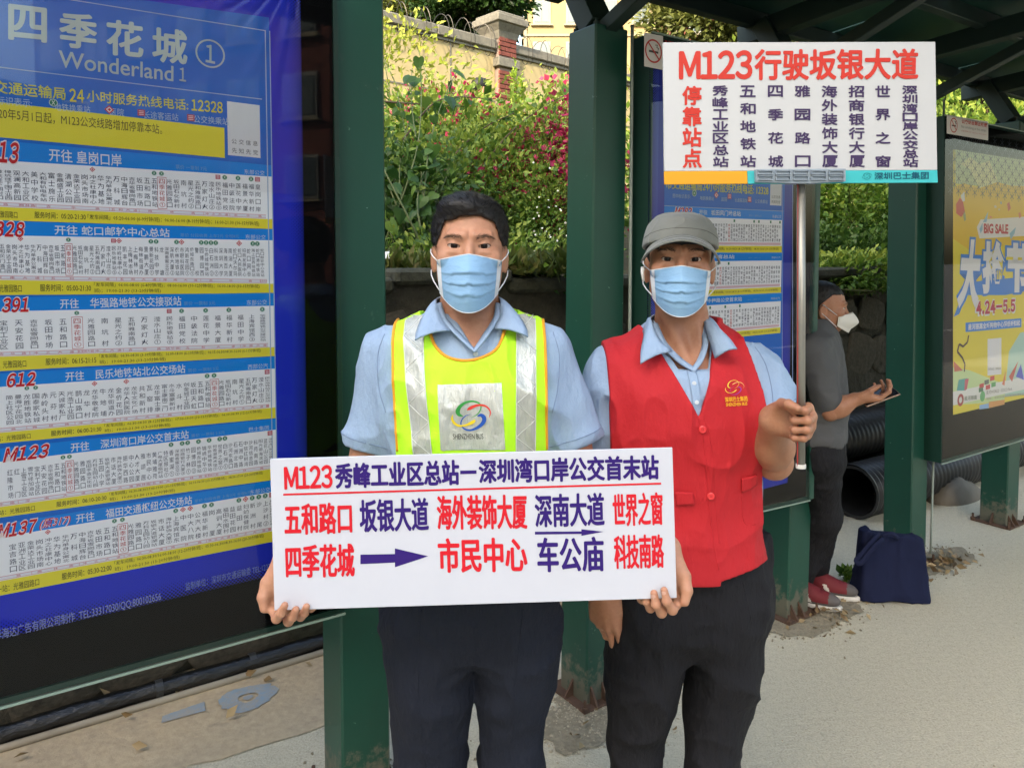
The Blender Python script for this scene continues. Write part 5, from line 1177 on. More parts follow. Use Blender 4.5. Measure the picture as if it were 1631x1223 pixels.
for c4 in (((634, 509), (667, 507), (690, 722), (660, 722)), ((823, 506), (855, 507), (853, 722), (822, 722))):
    sheet_on(vs, [px1(*p) for p in c4], M_refl, 'reflective_strip', hv, .0016, 12, 60)
    a, b, c_, d = (px1(*p) for p in c4)
    for l0, l1 in ((a, d), (b, c_)): tube_on(vs, [l0, l0 + (l1 - l0) * .5, l1], .0008, M_stitch, 'stitching', hv, .0022, 40, 4)
    z_ = [];
    for k_ in range(9): t_ = k_ / 8; z_.append((a + (d - a) * t_) if k_ % 2 else (b + (c_ - b) * t_))
    for p, q in zip(z_[:-1], z_[1:]): tube_on(vs, [p, (p + q) / 2, q], .0006, M_stitch, 'stitching', hv, .0022, 14, 4)
pc = [px1(698, 611), px1(799, 609), px1(805, 713), px1(704, 712)]
pt_ = sheet_on(vs, pc, M_refl, 'reflective_patch', hv, .0018, 22, 22)
pl = lambda x, y, ci=0: drape(vs, (pc[0] * (1 - (x + 1) / 2) + pc[1] * (x + 1) / 2)[None] * (1 - (1 - y) / 2) + (pc[3] * (1 - (x + 1) / 2) + pc[2] * (x + 1) / 2)[None] * ((1 - y) / 2), .0028 + .0002 * ci, .25)[0]
LG = [ink('3f9a4a'), ink('cf4038'), ink('2c55a8'), ink('dcc22c')]
bus_logo(lambda x, y, ci: pl(x * .62 + .0, y * .62 + .05, ci), pt_, LG)
l_ = MB(); text(l_, 'SHENZHEN BUS', pl(-.6, -.5), pl(.34, -.5), pl(-.6, -.66), res=3, fn=lambda P: drape(vs, P, .0034, .25)); l_.build('lettering', ink('24262a'), pt_)
surgical_mask(fr1, m1, hs1, .0665, .0590, -.0165, -.030, -.131, .036, 3)

# trousers
def trousers(P, hip, legs, waist, seed):
    d = loft(P, hip, 2.2)
    d = smin(d, smin(loft(P, legs[0], 2.1), loft(P, legs[1], 2.1), .006), .04)
    return d + folds(P, .011, (9, 9, 8), seed) + folds(P, .005, (18, 16, 20), seed + 4)
def legT(ua, ub, v, Y): a, b = W(ua, v, Y), W(ub, v, Y); return a, b
def leg_table(rows, Y, hip_z, foot_x, hip_x=-.086):
    T = []
    for (v, ua, ub) in rows:
        a, b = W(ua, v, Y), W(ub, v, Y); T.append((a[2], (a[0] + b[0]) / 2, Y, (b[0] - a[0]) / 2, (b[0] - a[0]) / 2 * 1.12))
    T = sorted(T); z0 = T[0]; T.append((hip_z, T[-1][1] + (hip_x - T[-1][1]) * .25, Y, T[-1][3] * .9, T[-1][4] * .9)); T = [(.02, foot_x, Y + .02, .085 * .9, .10), (.25, (z0[1] + foot_x) / 2, Y + .02, .066, .078)] + T; return T
Yt = 1.60
hipT = [(.735, -.087, Yt, .10, .07), (.77, -.086, Yt, .155, .10), (.82, -.086, Yt, .175, .12), (.90, -.086, Yt, .175, .12), (.985, -.086, Yt, .170, .118)]
g1 = [leg_table([(1223, 634, 739), (1150, 628, 745), (1090, 619, 752), (1020, 612, 752)], Yt, .92, -.17), leg_table([(1223, 766, 862), (1150, 764, 869), (1090, 760, 881), (1020, 756, 888)], Yt, .92, .0)]
tr1 = lambda P: trousers(P, hipT, g1, .98, 1.2)
mobj('trousers', *surface(tr1, (-.36, 1.40, 0.015), (.2, 1.80, 1.0), .0068), M_trou, m1, smooth=True)
tube_on(tr1, [W(758, 975, 1.5), W(759, 1030, 1.5), W(757, 1090, 1.5)], .0016, M_trou, 'fly_seam', m1, -.001)
tube_on(tr1, [W(672, 965, 1.5), W(668, 1030, 1.5), W(668, 1120, 1.5), W(676, 1223, 1.5)], .0022, M_trou, 'crease', m1, -.0012)
tube_on(tr1, [W(833, 965, 1.5), W(826, 1030, 1.5), W(818, 1120, 1.5), W(812, 1223, 1.5)], .0022, M_trou, 'crease', m1, -.0012)
mb = MB(); a = [np.array([-.086 + .173 * cos(t_), Yt + .121 * sin(t_), .975]) for t_ in np.linspace(0, 2 * pi, 40, endpoint=False)]; mb.tube(a, .014, 8, closed=True); mb.build('belt', mat('black_belt', S('111111'), .4), m1, smooth=True)
def shoe(x, y, parent, m, yaw=0, sole=M_blk, L=.27, name='shoe'):
    R = rotm(yaw); c = np.array([x, y, 0.0])
    f = lambda P: smax(smin(ell((P - c) @ R, (0, -.055, .045), (.046, .095, .045)), ell((P - c) @ R, (0, .05, .06), (.038, .06, .06)), .04), .006 - P[:, 2], .004)
    mobj(name, *surface(f, c - [.17, .19, .03], c + [.17, .17, .14], .006), m, parent, smooth=True)
shoe(-.17, 1.57, m1, M_blk, -6); shoe(.0, 1.57, m1, M_blk, 6)

# ================================================================== MAN IN THE RED VEST
m2 = thing('person', 'man in red vest and grey cap holding up the sign on a pole', 'person', (.40, 1.68, 0))
Y2 = 1.665
fr2 = Frame(W(1083, 413, Y2), rotm(-10.5, 0, 1.0), .985)
def hs2(P):
    q = P.copy(); q[:, 2] = np.where(q[:, 2] > .03, .03 + (q[:, 2] - .03) * 1.2, q[:, 2]); return head_sdf(q, .95) * .85
cx2 = .395
T2 = [(.80, cx2, 1.70, .165, .12), (.88, cx2, 1.70, .168, .125), (1.0, cx2 - .002, 1.70, .163, .12), (1.12, cx2 - .006, 1.69, .168, .12), (1.24, cx2 - .012, 1.68, .176, .12), (1.31, cx2 - .014, 1.68, .176, .108), (1.355, cx2 - .014, 1.69, .163, .093), (1.39, cx2 - .012, 1.70, .132, .078), (1.415, cx2 - .008, 1.705, .098, .066), (1.44, cx2 - .004, 1.71, .070, .058)]
Sh2L, Sh2R = W(975, 600, 1.69), W(1203, 592, 1.68)
Sl2L, Sl2R = W(948, 745, 1.69), W(1236, 684, 1.60)
el2L, el2R = W(950, 830, 1.70), W(1233, 735, 1.62)
nk2 = fr2.wld([0, .024, -.06]); nk2b = W(1092, 590, 1.71)
def neck2(P): return smin(cone(P, nk2, nk2b, .051, .060), smin(cone(P, W(1060, 500, 1.66), W(1106, 600, 1.61), .010, .007), cone(P, W(1116, 500, 1.66), W(1112, 600, 1.61), .010, .007), .01), .022)
def body2_torso(P):
    d = loft(P, [(z, a, b, c - .012, d_ - .012) for z, a, b, c, d_ in T2], 2.2); return smin(d, neck2(P), .03)
hd2 = lambda P: smin(smin(hs2(fr2.loc(P)), neck2(P), .018), body2_torso(P), .01)
parts = [surface(hd2, fr2.O - [.12, .15, .33], fr2.O + [.13, .16, .13], .0022)]
# hanging hand
hH, fH, iH = hand_piece(W(960, 932, 1.665), (.07, -.05, -1), (-.62, -.78, .05), False, [(16, 14, 8), (22, 18, 10), (30, 22, 12), (38, 26, 14)], el2L, r_w=.027, thumb=((.02, .028, -.006), (.052, .040, -.012), (.080, .036, -.016), (.104, .026, -.018)), spread=.0, size=.98)
# fist round the pole
PX, PY_, = W(1276, 690, 1.425)[0], 1.425
fist_w = W(1247, 716, 1.475)
SZ = .84; _x = arr(.68, -.72, .12); _x /= np.linalg.norm(_x); _z = arr(.72, .68, .05); _z -= (_z @ _x) * _x; _z /= np.linalg.norm(_z); _y = -np.cross(_z, _x)
fist_o = W(1275.5, 675, 1.427) - (_x * .082 + _y * -.002 - _z * .0265) * SZ
hF, fF, iF = hand_piece(fist_o, _x, _z, True, [(76, 98, 52), (76, 98, 52), (76, 98, 52), (76, 96, 50)], el2R, r_w=.025, r_e=.037, thumb=((.018, .026, -.012), (.044, .044, -.030), (.070, .047, -.050), (.096, .040, -.060)), spread=.0, size=SZ)
up2 = [surface(lambda P: cone(P, Sh2L, el2L, .046, .041), np.minimum(Sh2L, el2L) - .08, np.maximum(Sh2L, el2L) + .08, .006), surface(lambda P: cone(P, Sh2R, el2R, .046, .041), np.minimum(Sh2R, el2R) - .08, np.maximum(Sh2R, el2R) + .08, .004)]
tz = surface(lambda P: np.maximum(body2_torso(P) + .008, P[:, 2] - (fr2.O[2] - .31)), (.1, 1.5, .8), (.7, 1.9, 1.32), .012)
V, F = join_vf(parts + [hH, hF, tz] + up2); bo2 = mobj('body', V, F, M_skin2, m2, smooth=True)
add_nails(iH, m2, (0, 1))
add_nails(iR, m1, (0, 1, 2, 3))
eyeballs(fr2, m2, .95); brows(fr2, m2, hs2, .95, 6, 1.15, -.0015, 170)
# hair showing below the cap at the sides
def hair2(P):
    d = ell(P, (0, .016, .030), (.0775, .100, .084)); line = np.where(P[:, 1] < -.02, .02, -.012 - np.clip(P[:, 1] - .02, 0, 1) * .8); return smax(smax(d, (line - P[:, 2]) * .8, .004), P[:, 2] - .06, .004)
build('hair', hair2, fr2, (-.1, -.11, -.09), (.1, .13, .08), .003, M_hair, m2)
# cap: crown, band, peak
def crown(P):
    d = ell(P, (0, .012, .030), (.0835, .106, .088)); top = P[:, 2] - .106 - .05 * P[:, 1]; d = smax(d, top, .020); d = smax(d, .034 - (P[:, 1] + .05) * .18 - P[:, 2], .004); return d + .0010 * (vnoise(P * 55) - .5) + folds(P, .0016, (40, 40, 30), 3)
cp = thing if False else None
cap_o = build('cap', crown, fr2, (-.11, -.12, .0), (.11, .15, .135), .0028, M_cap, m2)
nu, nv = 40, 12; G = np.zeros((nu, nv, 3))
for i, t_ in enumerate(np.linspace(-1, 1, nu)):
    a = t_ * radians(72)
    for j, s_ in enumerate(np.linspace(0, 1, nv)):
        rx, ry = .0815, .092; bx, by = rx * sin(a), .010 - ry * cos(a); ext = .060 * (cos(t_ * pi / 2) ** .6); ox = bx * (1 + .10 * s_); oy = by - ext * s_
        G[i, j] = (ox, oy, .054 - .046 * abs(t_) ** 1.8 - .016 * s_ * (1 - abs(t_) ** 2 * .4) - .008 * abs(t_) ** 2 * s_)
mb = MB(); mb.grid(fr2.wld(G.reshape(-1, 3)).reshape(nu, nv, 3)); pk = mb.build('cap_peak', M_cap, cap_o, smooth=True); solidify(pk, .0035, 0)
for s_ in (.35, .62, .93):
    j = int(s_ * (nv - 1)); mb = MB(); mb.tube(fr2.wld(G[1:-1, j] + [0, 0, .0021]), .0006, 4); mb.build('stitching', M_capseam, cap_o)
def on_crown(pts, r=.0007):
    P = np.array(pts, float); tt = np.linspace(0, len(P) - 1, 40); P = np.stack([cr(tt, np.arange(len(P)), P[:, k_]) for k_ in range(3)], 1); D = P - np.array([0, .014, .045]); D /= np.linalg.norm(D, axis=1)[:, None]; Q = np.array([0, .014, .045]) + D * .16
    for _ in range(20): Q = Q - D * (crown(Q) * .85)[:, None]
    mb = MB(); mb.tube(fr2.wld(Q), r, 5); mb.build('cap_seam', M_capseam, cap_o, smooth=True)
on_crown([(-.085, -.02, .046), (-.06, -.07, .062), (0, -.1, .070), (.06, -.07, .062), (.085, -.02, .046)])
on_crown([(-.085, .03, .035), (-.075, .0, .08), (-.05, .01, .11)]); on_crown([(.085, .03, .035), (.075, .0, .08), (.05, .01, .11)])
surgical_mask(fr2, m2, hs2, .0650, .0580, -.0140, -.026, -.121, .036, 9)
mb = MB(); mb.tube(fr2.wld(np.array([(-.080, -.012, -.020), (-.082, -.016, -.030), (-.079, -.022, -.050)])), [.0055, .004, .0028], 8); mb.build('earphone', mat('white_plastic', S('dcdcda'), .3), m2, smooth=True)

def sh2(P):
    d = shirt_shape(P, T2, [(Sh2L, Sl2L, .058, .052), (Sh2R, Sl2R, .060, .060)], .045)
    return d + folds(P, .011, (10, 8, 6), 8.3) + folds(P, .0055, (22, 14, 14), 3.1)
def shirt2(P):
    d = sh2(P)
    for (p, n) in ((Sl2L, Sl2L - Sh2L), (Sl2R, arr(.55, -.35, -.75))):
        s_ = plane_cut(P, p, n); near = np.linalg.norm(P - p, axis=1) < .13; d = np.where(near, np.maximum(d, s_), d)
    d = smax(d, -cone(P, nk2, nk2b + [0, 0, -.02], .056, .064), .004)
    v0 = W(1111, 645, 1.6); half = (P[:, 2] - v0[2]) * .42
    w = np.maximum(np.abs(P[:, 0] - v0[0] + (P[:, 2] - v0[2]) * .14) - half, np.maximum(P[:, 1] - 1.68, W(1111, 588, 1.6)[2] - P[:, 2])); d = smax(d, -w, .003)
    d = np.maximum(d, -np.maximum(cone(P, Sl2R + (Sh2R - Sl2R) * .25, el2R, .053, .052), -.03 - plane_cut(P, Sl2R, arr(.55, -.35, -.75))))
    return d
mobj('shirt', *surface(shirt2, (.08, 1.46, .95), (.72, 1.86, 1.48), .0038), M_shirt, m2, smooth=True)
c2l = [W(1071, 560, 1.585), W(1050, 540, 1.60), W(1038, 512, 1.635), W(1040, 503, 1.70), W(1062, 498, 1.76), W(1090, 497, 1.78)]
c2lo = [W(1020, 580, 1.565), W(1021, 560, 1.58), W(1026, 535, 1.62), W(1026, 525, 1.71), W(1050, 520, 1.79), W(1090, 518, 1.81)]
c2r = [W(1139, 571, 1.585), W(1131, 545, 1.60), W(1122, 515, 1.635), W(1120, 504, 1.70), W(1108, 498, 1.76), W(1090, 497, 1.78)]
c2ro = [W(1174, 556, 1.565), W(1163, 541, 1.585), W(1147, 525, 1.62), W(1140, 518, 1.71), W(1118, 517, 1.79), W(1090, 518, 1.81)]
strip_between(c2l, c2lo, M_shirt, 'collar', m2, .0035, 30, 6, .007); strip_between(c2r, c2ro, M_shirt, 'collar', m2, .0035, 30, 6, .007)
strip_between([W(1038, 515, 1.64), W(1052, 548, 1.612), W(1078, 575, 1.592), W(1104, 592, 1.580)], [W(1047, 515, 1.65), W(1062, 546, 1.622), W(1087, 572, 1.600), W(1110, 588, 1.586)], M_shirt, 'placket', m2, .003, 26, 3)
strip_between([W(1124, 515, 1.64), W(1128, 545, 1.612), W(1121, 572, 1.592), W(1106, 593, 1.579)], [W(1115, 515, 1.65), W(1119, 545, 1.622), W(1112, 570, 1.600), W(1100, 589, 1.585)], M_shirt, 'placket', m2, .003, 26, 3)
sheet_on(sh2, [W(1098, 594, 1.56), W(1113, 594, 1.56), W(1118, 664, 1.56), W(1104, 664, 1.56)], M_shirt, 'placket', m2, .003, 6, 14, .002)
for (u, v) in ((1110, 641), (1108, 612)):
    p = drape(sh2, np.array([W(u, v, 1.55)]), .0045, .2)[0]; mb = MB(); mb.lathe([(.0045, 0), (.0045, .0015), (.003, .0018)], p, 14, (0, -1, 0)); mb.build('button', M_btn, m2)
for (a, b, c_, d_) in (((942, 583), (972, 553), (978, 562), (950, 594)), ((1197, 545), (1222, 555), (1217, 562), (1195, 553))):
    strip_between([W(*a, 1.66), W(*b, 1.68)], [W(*d_, 1.65), W(*c_, 1.67)], M_shirt, 'epaulette', m2, .003, 8, 3)
ring_seam(sh2, Sl2R + (Sh2R - Sl2R) / np.linalg.norm(Sh2R - Sl2R) * .03, arr(.55, -.35, -.75), .09, 'sleeve_hem', M_seam, m2)
tube_on(sh2, [W(1213, 556, 1.6), W(1224, 585, 1.6), W(1226, 620, 1.6), W(1219, 660, 1.6)], .0009, M_seam, 'armhole_seam', m2, .0002)
# red vest
xl2 = lambda z: np.interp(z, [W(975, 900, 1.6)[2], W(973, 720, 1.6)[2], W(968, 560, 1.6)[2]], [W(985, 900, 1.6)[0], W(974, 720, 1.6)[0], W(969, 560, 1.6)[0]])
xr2 = lambda z: np.interp(z, [W(1229, 905, 1.6)[2], W(1217, 850, 1.6)[2], W(1213, 700, 1.6)[2], W(1211, 620, 1.6)[2], W(1196, 545, 1.6)[2]], [W(1233, 905, 1.6)[0], W(1220, 850, 1.6)[0], W(1215, 700, 1.6)[0], W(1211, 620, 1.6)[0], W(1197, 545, 1.6)[0]])
vb = W(1110, 662, 1.57)
TV = [(.80, cx2 + .012, 1.70, .186, .135), (.88, cx2 + .006, 1.70, .178, .132)] + T2[2:]
def vbase(P):
    d = loft(P, TV, 2.2); d = smin(d, sh2(P) + .002, .01); return d + folds(P, .0035, (12, 8, 6), 1.3)
def vest2(P):
    d = vbase(P) - .010; x, y, z = P.T
    d = np.maximum(d, np.maximum(xl2(z) - x, x - xr2(z)))
    half = np.clip(z - vb[2], 0, 1) * .44; half = np.minimum(half, .086); e = np.maximum(np.abs(x - vb[0] + np.clip(z - vb[2], 0, .2) * .10) - half, vb[2] - z); d = smax(d, -np.maximum(e, y - 1.78), .004)
    hem = W(1119, 927, 1.58)[2] + np.where(x > W(1147, 900, 1.58)[0], .012 * np.clip((x - W(1147, 900, 1.58)[0]) / .09, 0, 1) + .010, 0) - .004 * np.cos((x - cx2) * 20)
    return smax(d, hem - z, .003)
rv = mobj('red_vest', *surface(vest2, (.16, 1.46, .83), (.64, 1.88, 1.46), .0034), M_red, m2, smooth=True)
vv2 = lambda P: vbase(P) - .010
q2_ = lambda u, v: W(u, v, 1.55)
tube_on(vv2, [q2_(1112, 665), q2_(1120, 700), q2_(1130, 790), q2_(1140, 870), q2_(1148, 912)], .0016, M_red, 'front_edge', rv, -.0005)
tube_on(vv2, [q2_(1120, 663), q2_(1131, 700), q2_(1141, 790), q2_(1150, 870)], .0007, M_red, 'stitching', rv, .0, 60, 4)
for (u, v) in ((1118, 683), (1134, 792)):
    p = drape(vv2, np.array([q2_(u, v)]), .001, .2)[0]; mb = MB(); mb.lathe([(.0075, 0), (.0078, .002), (.006, .003), (.0055, .0022), (.001, .0022)], p, 20, (0, -1, 0)); mb.build('button', M_redbtn, rv, smooth=False)
    for dx, dz in ((-1, -1), (1, -1), (-1, 1), (1, 1)): mb = MB(); mb.lathe([(.0007, 0), (.0007, .0005)], p + arr(dx * .0015, -.0024, dz * .0015), 6, (0, -1, 0)); mb.build('button_hole', ink('5a1016'), rv)
for c4 in (((1186, 766), (1215, 764), (1216, 782), (1187, 790)), ((1078, 786), (1105, 786), (1108, 806), (1080, 808))): sheet_on(vv2, [q2_(*p) for p in c4], M_red, 'pocket_flap', rv, .004, 10, 8, .003)
tube_on(vv2, [q2_(1188, 790), q2_(1194, 840), q2_(1216, 848)], .001, M_red, 'stitching', rv, .0)
Em = [ink('e2c04a'), ink('e8b070'), ink('9a3a8a'), ink('e2c04a')]
lc = lambda x, y, ci=0: drape(vv2, q2_(1173 + x * 17, 619 - y * 15)[None], .0036 + .0002 * ci, .2)[0]
bus_logo(lambda x, y, ci: lc(x, y, ci), rv, Em, lw=.55)
l_ = MB(); text(l_, '深圳巴士集团', lc(-1.05, -.95), lc(1.15, -.9), lc(-1.0, -1.45), fat=.0003, res=2); text(l_, 'SHENZHEN BUS', lc(-.95, -1.55), lc(1.15, -1.5), lc(-.95, -1.9), bold=.03); l_.build('lettering', ink('e2a52e'), rv)
# trousers of the second man
Yt2 = 1.70; cxh = W(1106, 950, Yt2)[0]
hip2 = [(.69, cxh, Yt2, .10, .07), (.735, cxh - .002, Yt2, .148, .10), (.78, cxh, Yt2, .163, .118), (.86, cxh + .002, Yt2, .163, .118), (.96, cxh, Yt2, .160, .115)]
g2 = [leg_table([(1223, 973, 1049), (1165, 971, 1058), (1110, 969, 1076), (1040, 968, 1090)], Yt2, .86, .27, .4), leg_table([(1223, 1091, 1179), (1165, 1092, 1181), (1110, 1095, 1196), (1040, 1098, 1214)], Yt2, .86, .45, .4)]
tr2 = lambda P: trousers(P, hip2, g2, .98, 5.2)
mobj('trousers', *surface(tr2, (.16, 1.50, 0.015), (.68, 1.90, .97), .0068), M_trou2, m2, smooth=True)
tube_on(tr2, [W(1120, 928, 1.6), W(1119, 980, 1.6), W(1115, 1010, 1.6), W(1098, 1058, 1.6)], .0016, M_trou2, 'fly_seam', m2, -.001)
tube_on(tr2, [W(1182, 925, 1.6), W(1190, 960, 1.6), W(1196, 992, 1.6)], .0018, M_trou2, 'pleat', m2, -.001)
shoe(.27, 1.68, m2, M_blk, -6); shoe(.45, 1.68, m2, M_blk, 6)

# ================================================================== THE LONG ROUTE BOARD
def tilt_board(tl, tr, br, bl, Y, th, name, m, parent=None):
    P = [W(*p, Y) for p in (tl, tr, br, bl)]; V = P + [p + arr(0, th, 0) for p in P]; o = mobj(name, V, [(3, 2, 1, 0), (4, 5, 6, 7), (0, 1, 5, 4), (1, 2, 6, 5), (2, 3, 7, 6), (3, 0, 4, 7)], m, parent)
    bevel(o, .0008); return o
M_white_b = mat('white_foam_board', S('cbcdd6'), .38, spec=.5, nz=[(3, .3, S('c0c3ce')), (14, .15, S('b9bbc4'))], bump=(4, .3, .006))
rb = thing('route_board', 'long white board lettered in red and purple held across the tabard', 'board', W(755, 845, BY))
tilt_board((430, 731), (1071, 713), (1078, 952), (437, 972), BY, .005, 'board_sheet', M_white_b, rb)
BB = Board(arr(0, BY, 0), arr(1, 0, 0), UP)
RD, PU = 'd0222e', '35216f'
def bt(h, s_, x0, y0, x1, y1, yb0, fat=.0013, B=BB, par=rb, res=5, off=.0006, bold=0.0):
    l_ = MB(); B.txt(l_, s_, x0, y0, x1, y1, x0 + (yb0 - y0) * .03, yb0, off, fat=fat, res=res, bold=bold); l_.build('lettering', ink(h), par)
bt(RD, 'M123', 453, 744, 528, 741, 779)
bt(PU, '秀峰工业区总站', 534, 739, 730, 733, 777, .0014); bt(PU, '深圳湾口岸公交首末站', 763, 732, 1048, 725, 769, .0014)
l_ = MB(); z = [BB.p(u, v, .0006) for u, v in ((733, 755), (759, 754.3), (759, 748.7), (733, 749.4))]; l_.quad(*z); l_.build('dash', ink(PU), rb)
l_ = MB(); z = [BB.p(u, v, .0006) for u, v in ((451, 789), (1053, 771.4), (1053, 768.4), (451, 786))]; l_.quad(*z); l_.build('rule_line', ink(RD), rb)
bt(RD, '五和路口', 453, 803, 559, 800, 851); bt(PU, '坂银大道', 573, 796, 681, 793, 847); bt(RD, '海外装饰大厦', 696, 790, 838, 788, 843); bt(PU, '深南大道', 852, 788, 961, 785, 839); bt(RD, '世界之窗', 976, 787, 1054, 784, 838, .0011)
bt(RD, '四季花城', 455, 869, 563, 866, 920); bt(RD, '市民中心', 698, 858, 838, 856, 911, .0015); bt(PU, '车公庙', 856, 857, 960, 855, 910, .0015); bt(RD, '科技南路', 978, 853, 1056, 851, 905, .0011)
l_ = MB(); pts = [(574, 883), (629, 882), (629, 873), (682, 885.5), (629, 903), (629, 895.5), (574, 898)]; l_.add([BB.p(u, v, .0006) for u, v in pts], [(0, 1, 5, 6), (2, 3, 4)]); l_.build('arrow', ink(PU), rb)
l_ = MB(); pts = [(852, 846.5), (926, 846), (926, 842.5), (961, 846.5), (926, 853), (926, 850), (852, 851)]; l_.add([BB.p(u, v, .0006) for u, v in pts], [(0, 1, 5, 6), (2, 3, 4)]); l_.build('arrow', ink(PU), rb)

# ================================================================== THE SIGN ON A POLE
SY = 1.415
sg = thing('stop_sign_on_pole', 'raised white stop list sign with orange and cyan foot on a steel pole', 'sign', W(1276, 742, SY))
tilt_board((1056, 68), (1490, 67), (1493, 271), (1058, 273), SY, .006, 'sign_sheet', mat('white_plastic_sheet', S('c3c5c7'), .35, spec=.5, nz=[(2, .3, S('b9bbbd')), (12, .15, S('b2b3b4'))], bump=(4, .3, .005)), sg)
tilt_board((1058, 273.2), (1190, 272.5), (1191, 293), (1058.5, 294), SY, .006, 'orange_foot', ink('dfa02e'), sg)
tilt_board((1190.3, 272.5), (1493, 271.2), (1494, 291), (1191.3, 293), SY, .006, 'cyan_foot', ink('45b8bd'), sg)
SB = Board(arr(0, SY, 0), arr(1, 0, 0), UP); R_, P_ = 'c93d33', '473a5e'
def st_(h, s_, x0, y0, x1, y1, yb, fat=.0011, res=5, bold=0): l_ = MB(); SB.txt(l_, s_, x0, y0, x1, y1, x0, yb, .0008, fat=fat, res=res, bold=bold); l_.build('lettering', ink(h), sg)
st_(R_, 'M123', 1083, 83, 1197, 82, 126, .0020); st_(R_, '行驶坂银大道', 1203, 80, 1462, 79, 127, .0016)
def column(h, s_, xc, w, y0, y1, ch, fat):
    l_ = MB(); n = len(s_)
    for i, c_ in enumerate(s_):
        yc = y0 + ch / 2 + (y1 - y0 - ch) * (i / (n - 1)); SB.txt(l_, c_, xc - w / 2 + i * .2, yc - ch / 2, xc + w / 2 + i * .2, yc - ch / 2, xc - w / 2 + i * .2, yc + ch / 2, .0008, fat=fat, res=4)
    l_.build('lettering', ink(h), sg)
column(R_, '停靠站点', 1102, 29, 138, 267, 29, .0011)
for s_, x, w, ch in (('秀峰工业区总站', 1147, 24, 15.5), ('五和地铁站', 1191, 24, 17.5), ('四季花城', 1235, 23, 17.5), ('雅园路口', 1278, 24, 17.5), ('海外装饰大厦', 1321, 24, 18), ('招商银行大厦', 1364, 24, 18), ('世界之窗', 1406, 23, 17.5), ('深圳湾口岸公交总站', 1449, 23, 13)): column(P_, s_, x, w, 137, 266, ch, .0007)
st_('1f5a70', '深圳巴士集团', 1393, 275, 1479, 274, 286, .0003)
lp = lambda x, y, ci=0: SB.p(1381 + x * 8, 281 - y * 7.5, .0008 + .0002 * ci)
bus_logo(lp, sg, [ink('1f7a80')] * 4, lw=.8)
M_brk = mat('grey_plastic_bracket', S('8f9ca8'), .45)
mb = MB(); P = [SB.p(u, v, .0115) for u, v in ((1204, 270), (1347, 269), (1347, 289), (1290, 292), (1270, 292), (1205, 290))]; Q = [p + arr(0, .028, 0) for p in P]; n = 6
mb.add(P + Q, [list(range(5, -1, -1)), list(range(6, 12))] + [[i, (i + 1) % n, (i + 1) % n + n, i + n] for i in range(n)]); mb.build('bracket', M_brk, sg)
mb = MB()
for i in range(5):
    for (v0, v1) in ((271.5, 277.5), (280, 286)):
        u0 = 1207 + i * 28.3; u1 = u0 + 24
        for (a, b, c_, d_) in ((u0, v0, u1, v0 + 1), (u0, v1, u1, v1 + 1), (u0, v0, u0 + 1, v1), (u1 - 1, v0, u1, v1)): p, q = SB.p(a, b, .0135), SB.p(c_, d_, .0135); m_ = (p + q) / 2; mb.obox(m_, arr((q - p)[0] / 2, 0, 0), arr(0, .002, 0), arr(0, 0, (q - p)[2] / 2))
mb.build('bracket_ribs', M_brk, sg)
M_steel = mat('brushed_steel', S('94928a'), .42, metal=.6, nz=(3, .2, S('7f7d76')), bump=(60, .1, .0005, (1, 1, .02)))
pt0, pb0 = W(1275.5, 290, SY + .012), W(1275.5, 742, SY + .012); pt0[2] += .03
mb = MB(); mb.tube([pb0, pt0], .0080, 20); mb.build('pole', M_steel, sg, smooth=True)
mb = MB(); mb.obox((pt0 + pb0) / 2 + arr(-.0078, -.0042, 0), arr(.0006, 0, 0), arr(0, .0008, 0), (pt0 - pb0) / 2 * .999); mb.build('painted_vest_reflection', ink('a8403a'), sg)  # reflection of the red vest on the pole, painted as a thin strip
mb = MB(); mb.lathe([(.0093, -.004), (.0096, 0), (.0093, .004)], pb0, 20); mb.build('end_cap', mat('white_end_cap', S('cfcdc6'), .4), sg)

# ================================================================== MAN WITH THE PHONE
m3 = thing('person', 'man in charcoal polo and white respirator mask looking down at a phone', 'person', (1.45, 3.4, 0))
Y3 = 3.30
fr3 = Frame(W(1314, 487, Y3), rotm(72, 7, 0), .96)
hs3 = lambda P: head_sdf(P, .98)
hx = fr3.O
def w3(u, v, Y=Y3): return W(u, v, Y)
rt = np.array([cos(radians(62)), sin(radians(62)), 0])
def orient(P): R = rotm(55); return (P - w3(1318, 600)) @ R     # torso space: -y is his front
c3 = w3(1301, 600)
T3 = [(.76 - c3[2], 0, 0, .160, .125), (1.0 - c3[2], 0, -.01, .155, .12), (1.1 - c3[2], 0, -.005, .155, .115), (1.2 - c3[2], 0, 0, .165, .105), (1.265 - c3[2], 0, .005, .148, .088), (1.30 - c3[2], 0, .01, .105, .07), (1.325 - c3[2], 0, .01, .07, .058)]
R3 = rotm(66)
def tor3(P): return loft((P - c3) @ R3, T3, 2.2)
def W3(x, y, z): return c3 + R3 @ arr(x, y, z)
s3a, s3b = W3(-.165, .01, -.02 + 1.215 - c3[2]), W3(.165, .01, -.02 + 1.215 - c3[2])
e3a = w3(1322, 655, Y3 - .16); e3b = W3(.20, .0, -.27 + 1.215 - c3[2])
nk3 = fr3.wld([0, .025, -.06]); nk3b = W3(0, .01, 1.27 - c3[2])
pol = lambda P: smin(smin(tor3(P), cone(P, s3a, s3a + (e3a - s3a) * .8, .062, .055), .05), cone(P, s3b, s3b + (e3b - s3b) * .8, .062, .055), .05) + folds(P, .009, (8, 8, 9), 2.0) + folds(P, .004, (18, 18, 20), 2.0)
V_, F_ = surface(lambda P: smax(smax(pol(P), -cone(P, nk3, nk3b, .055, .060), .004), -(P[:, 2] - .785 - .008 * np.sin(P[:, 0] * 30)), .004), c3 - [.42, .42, .55], c3 + [.42, .42, .22], .008)
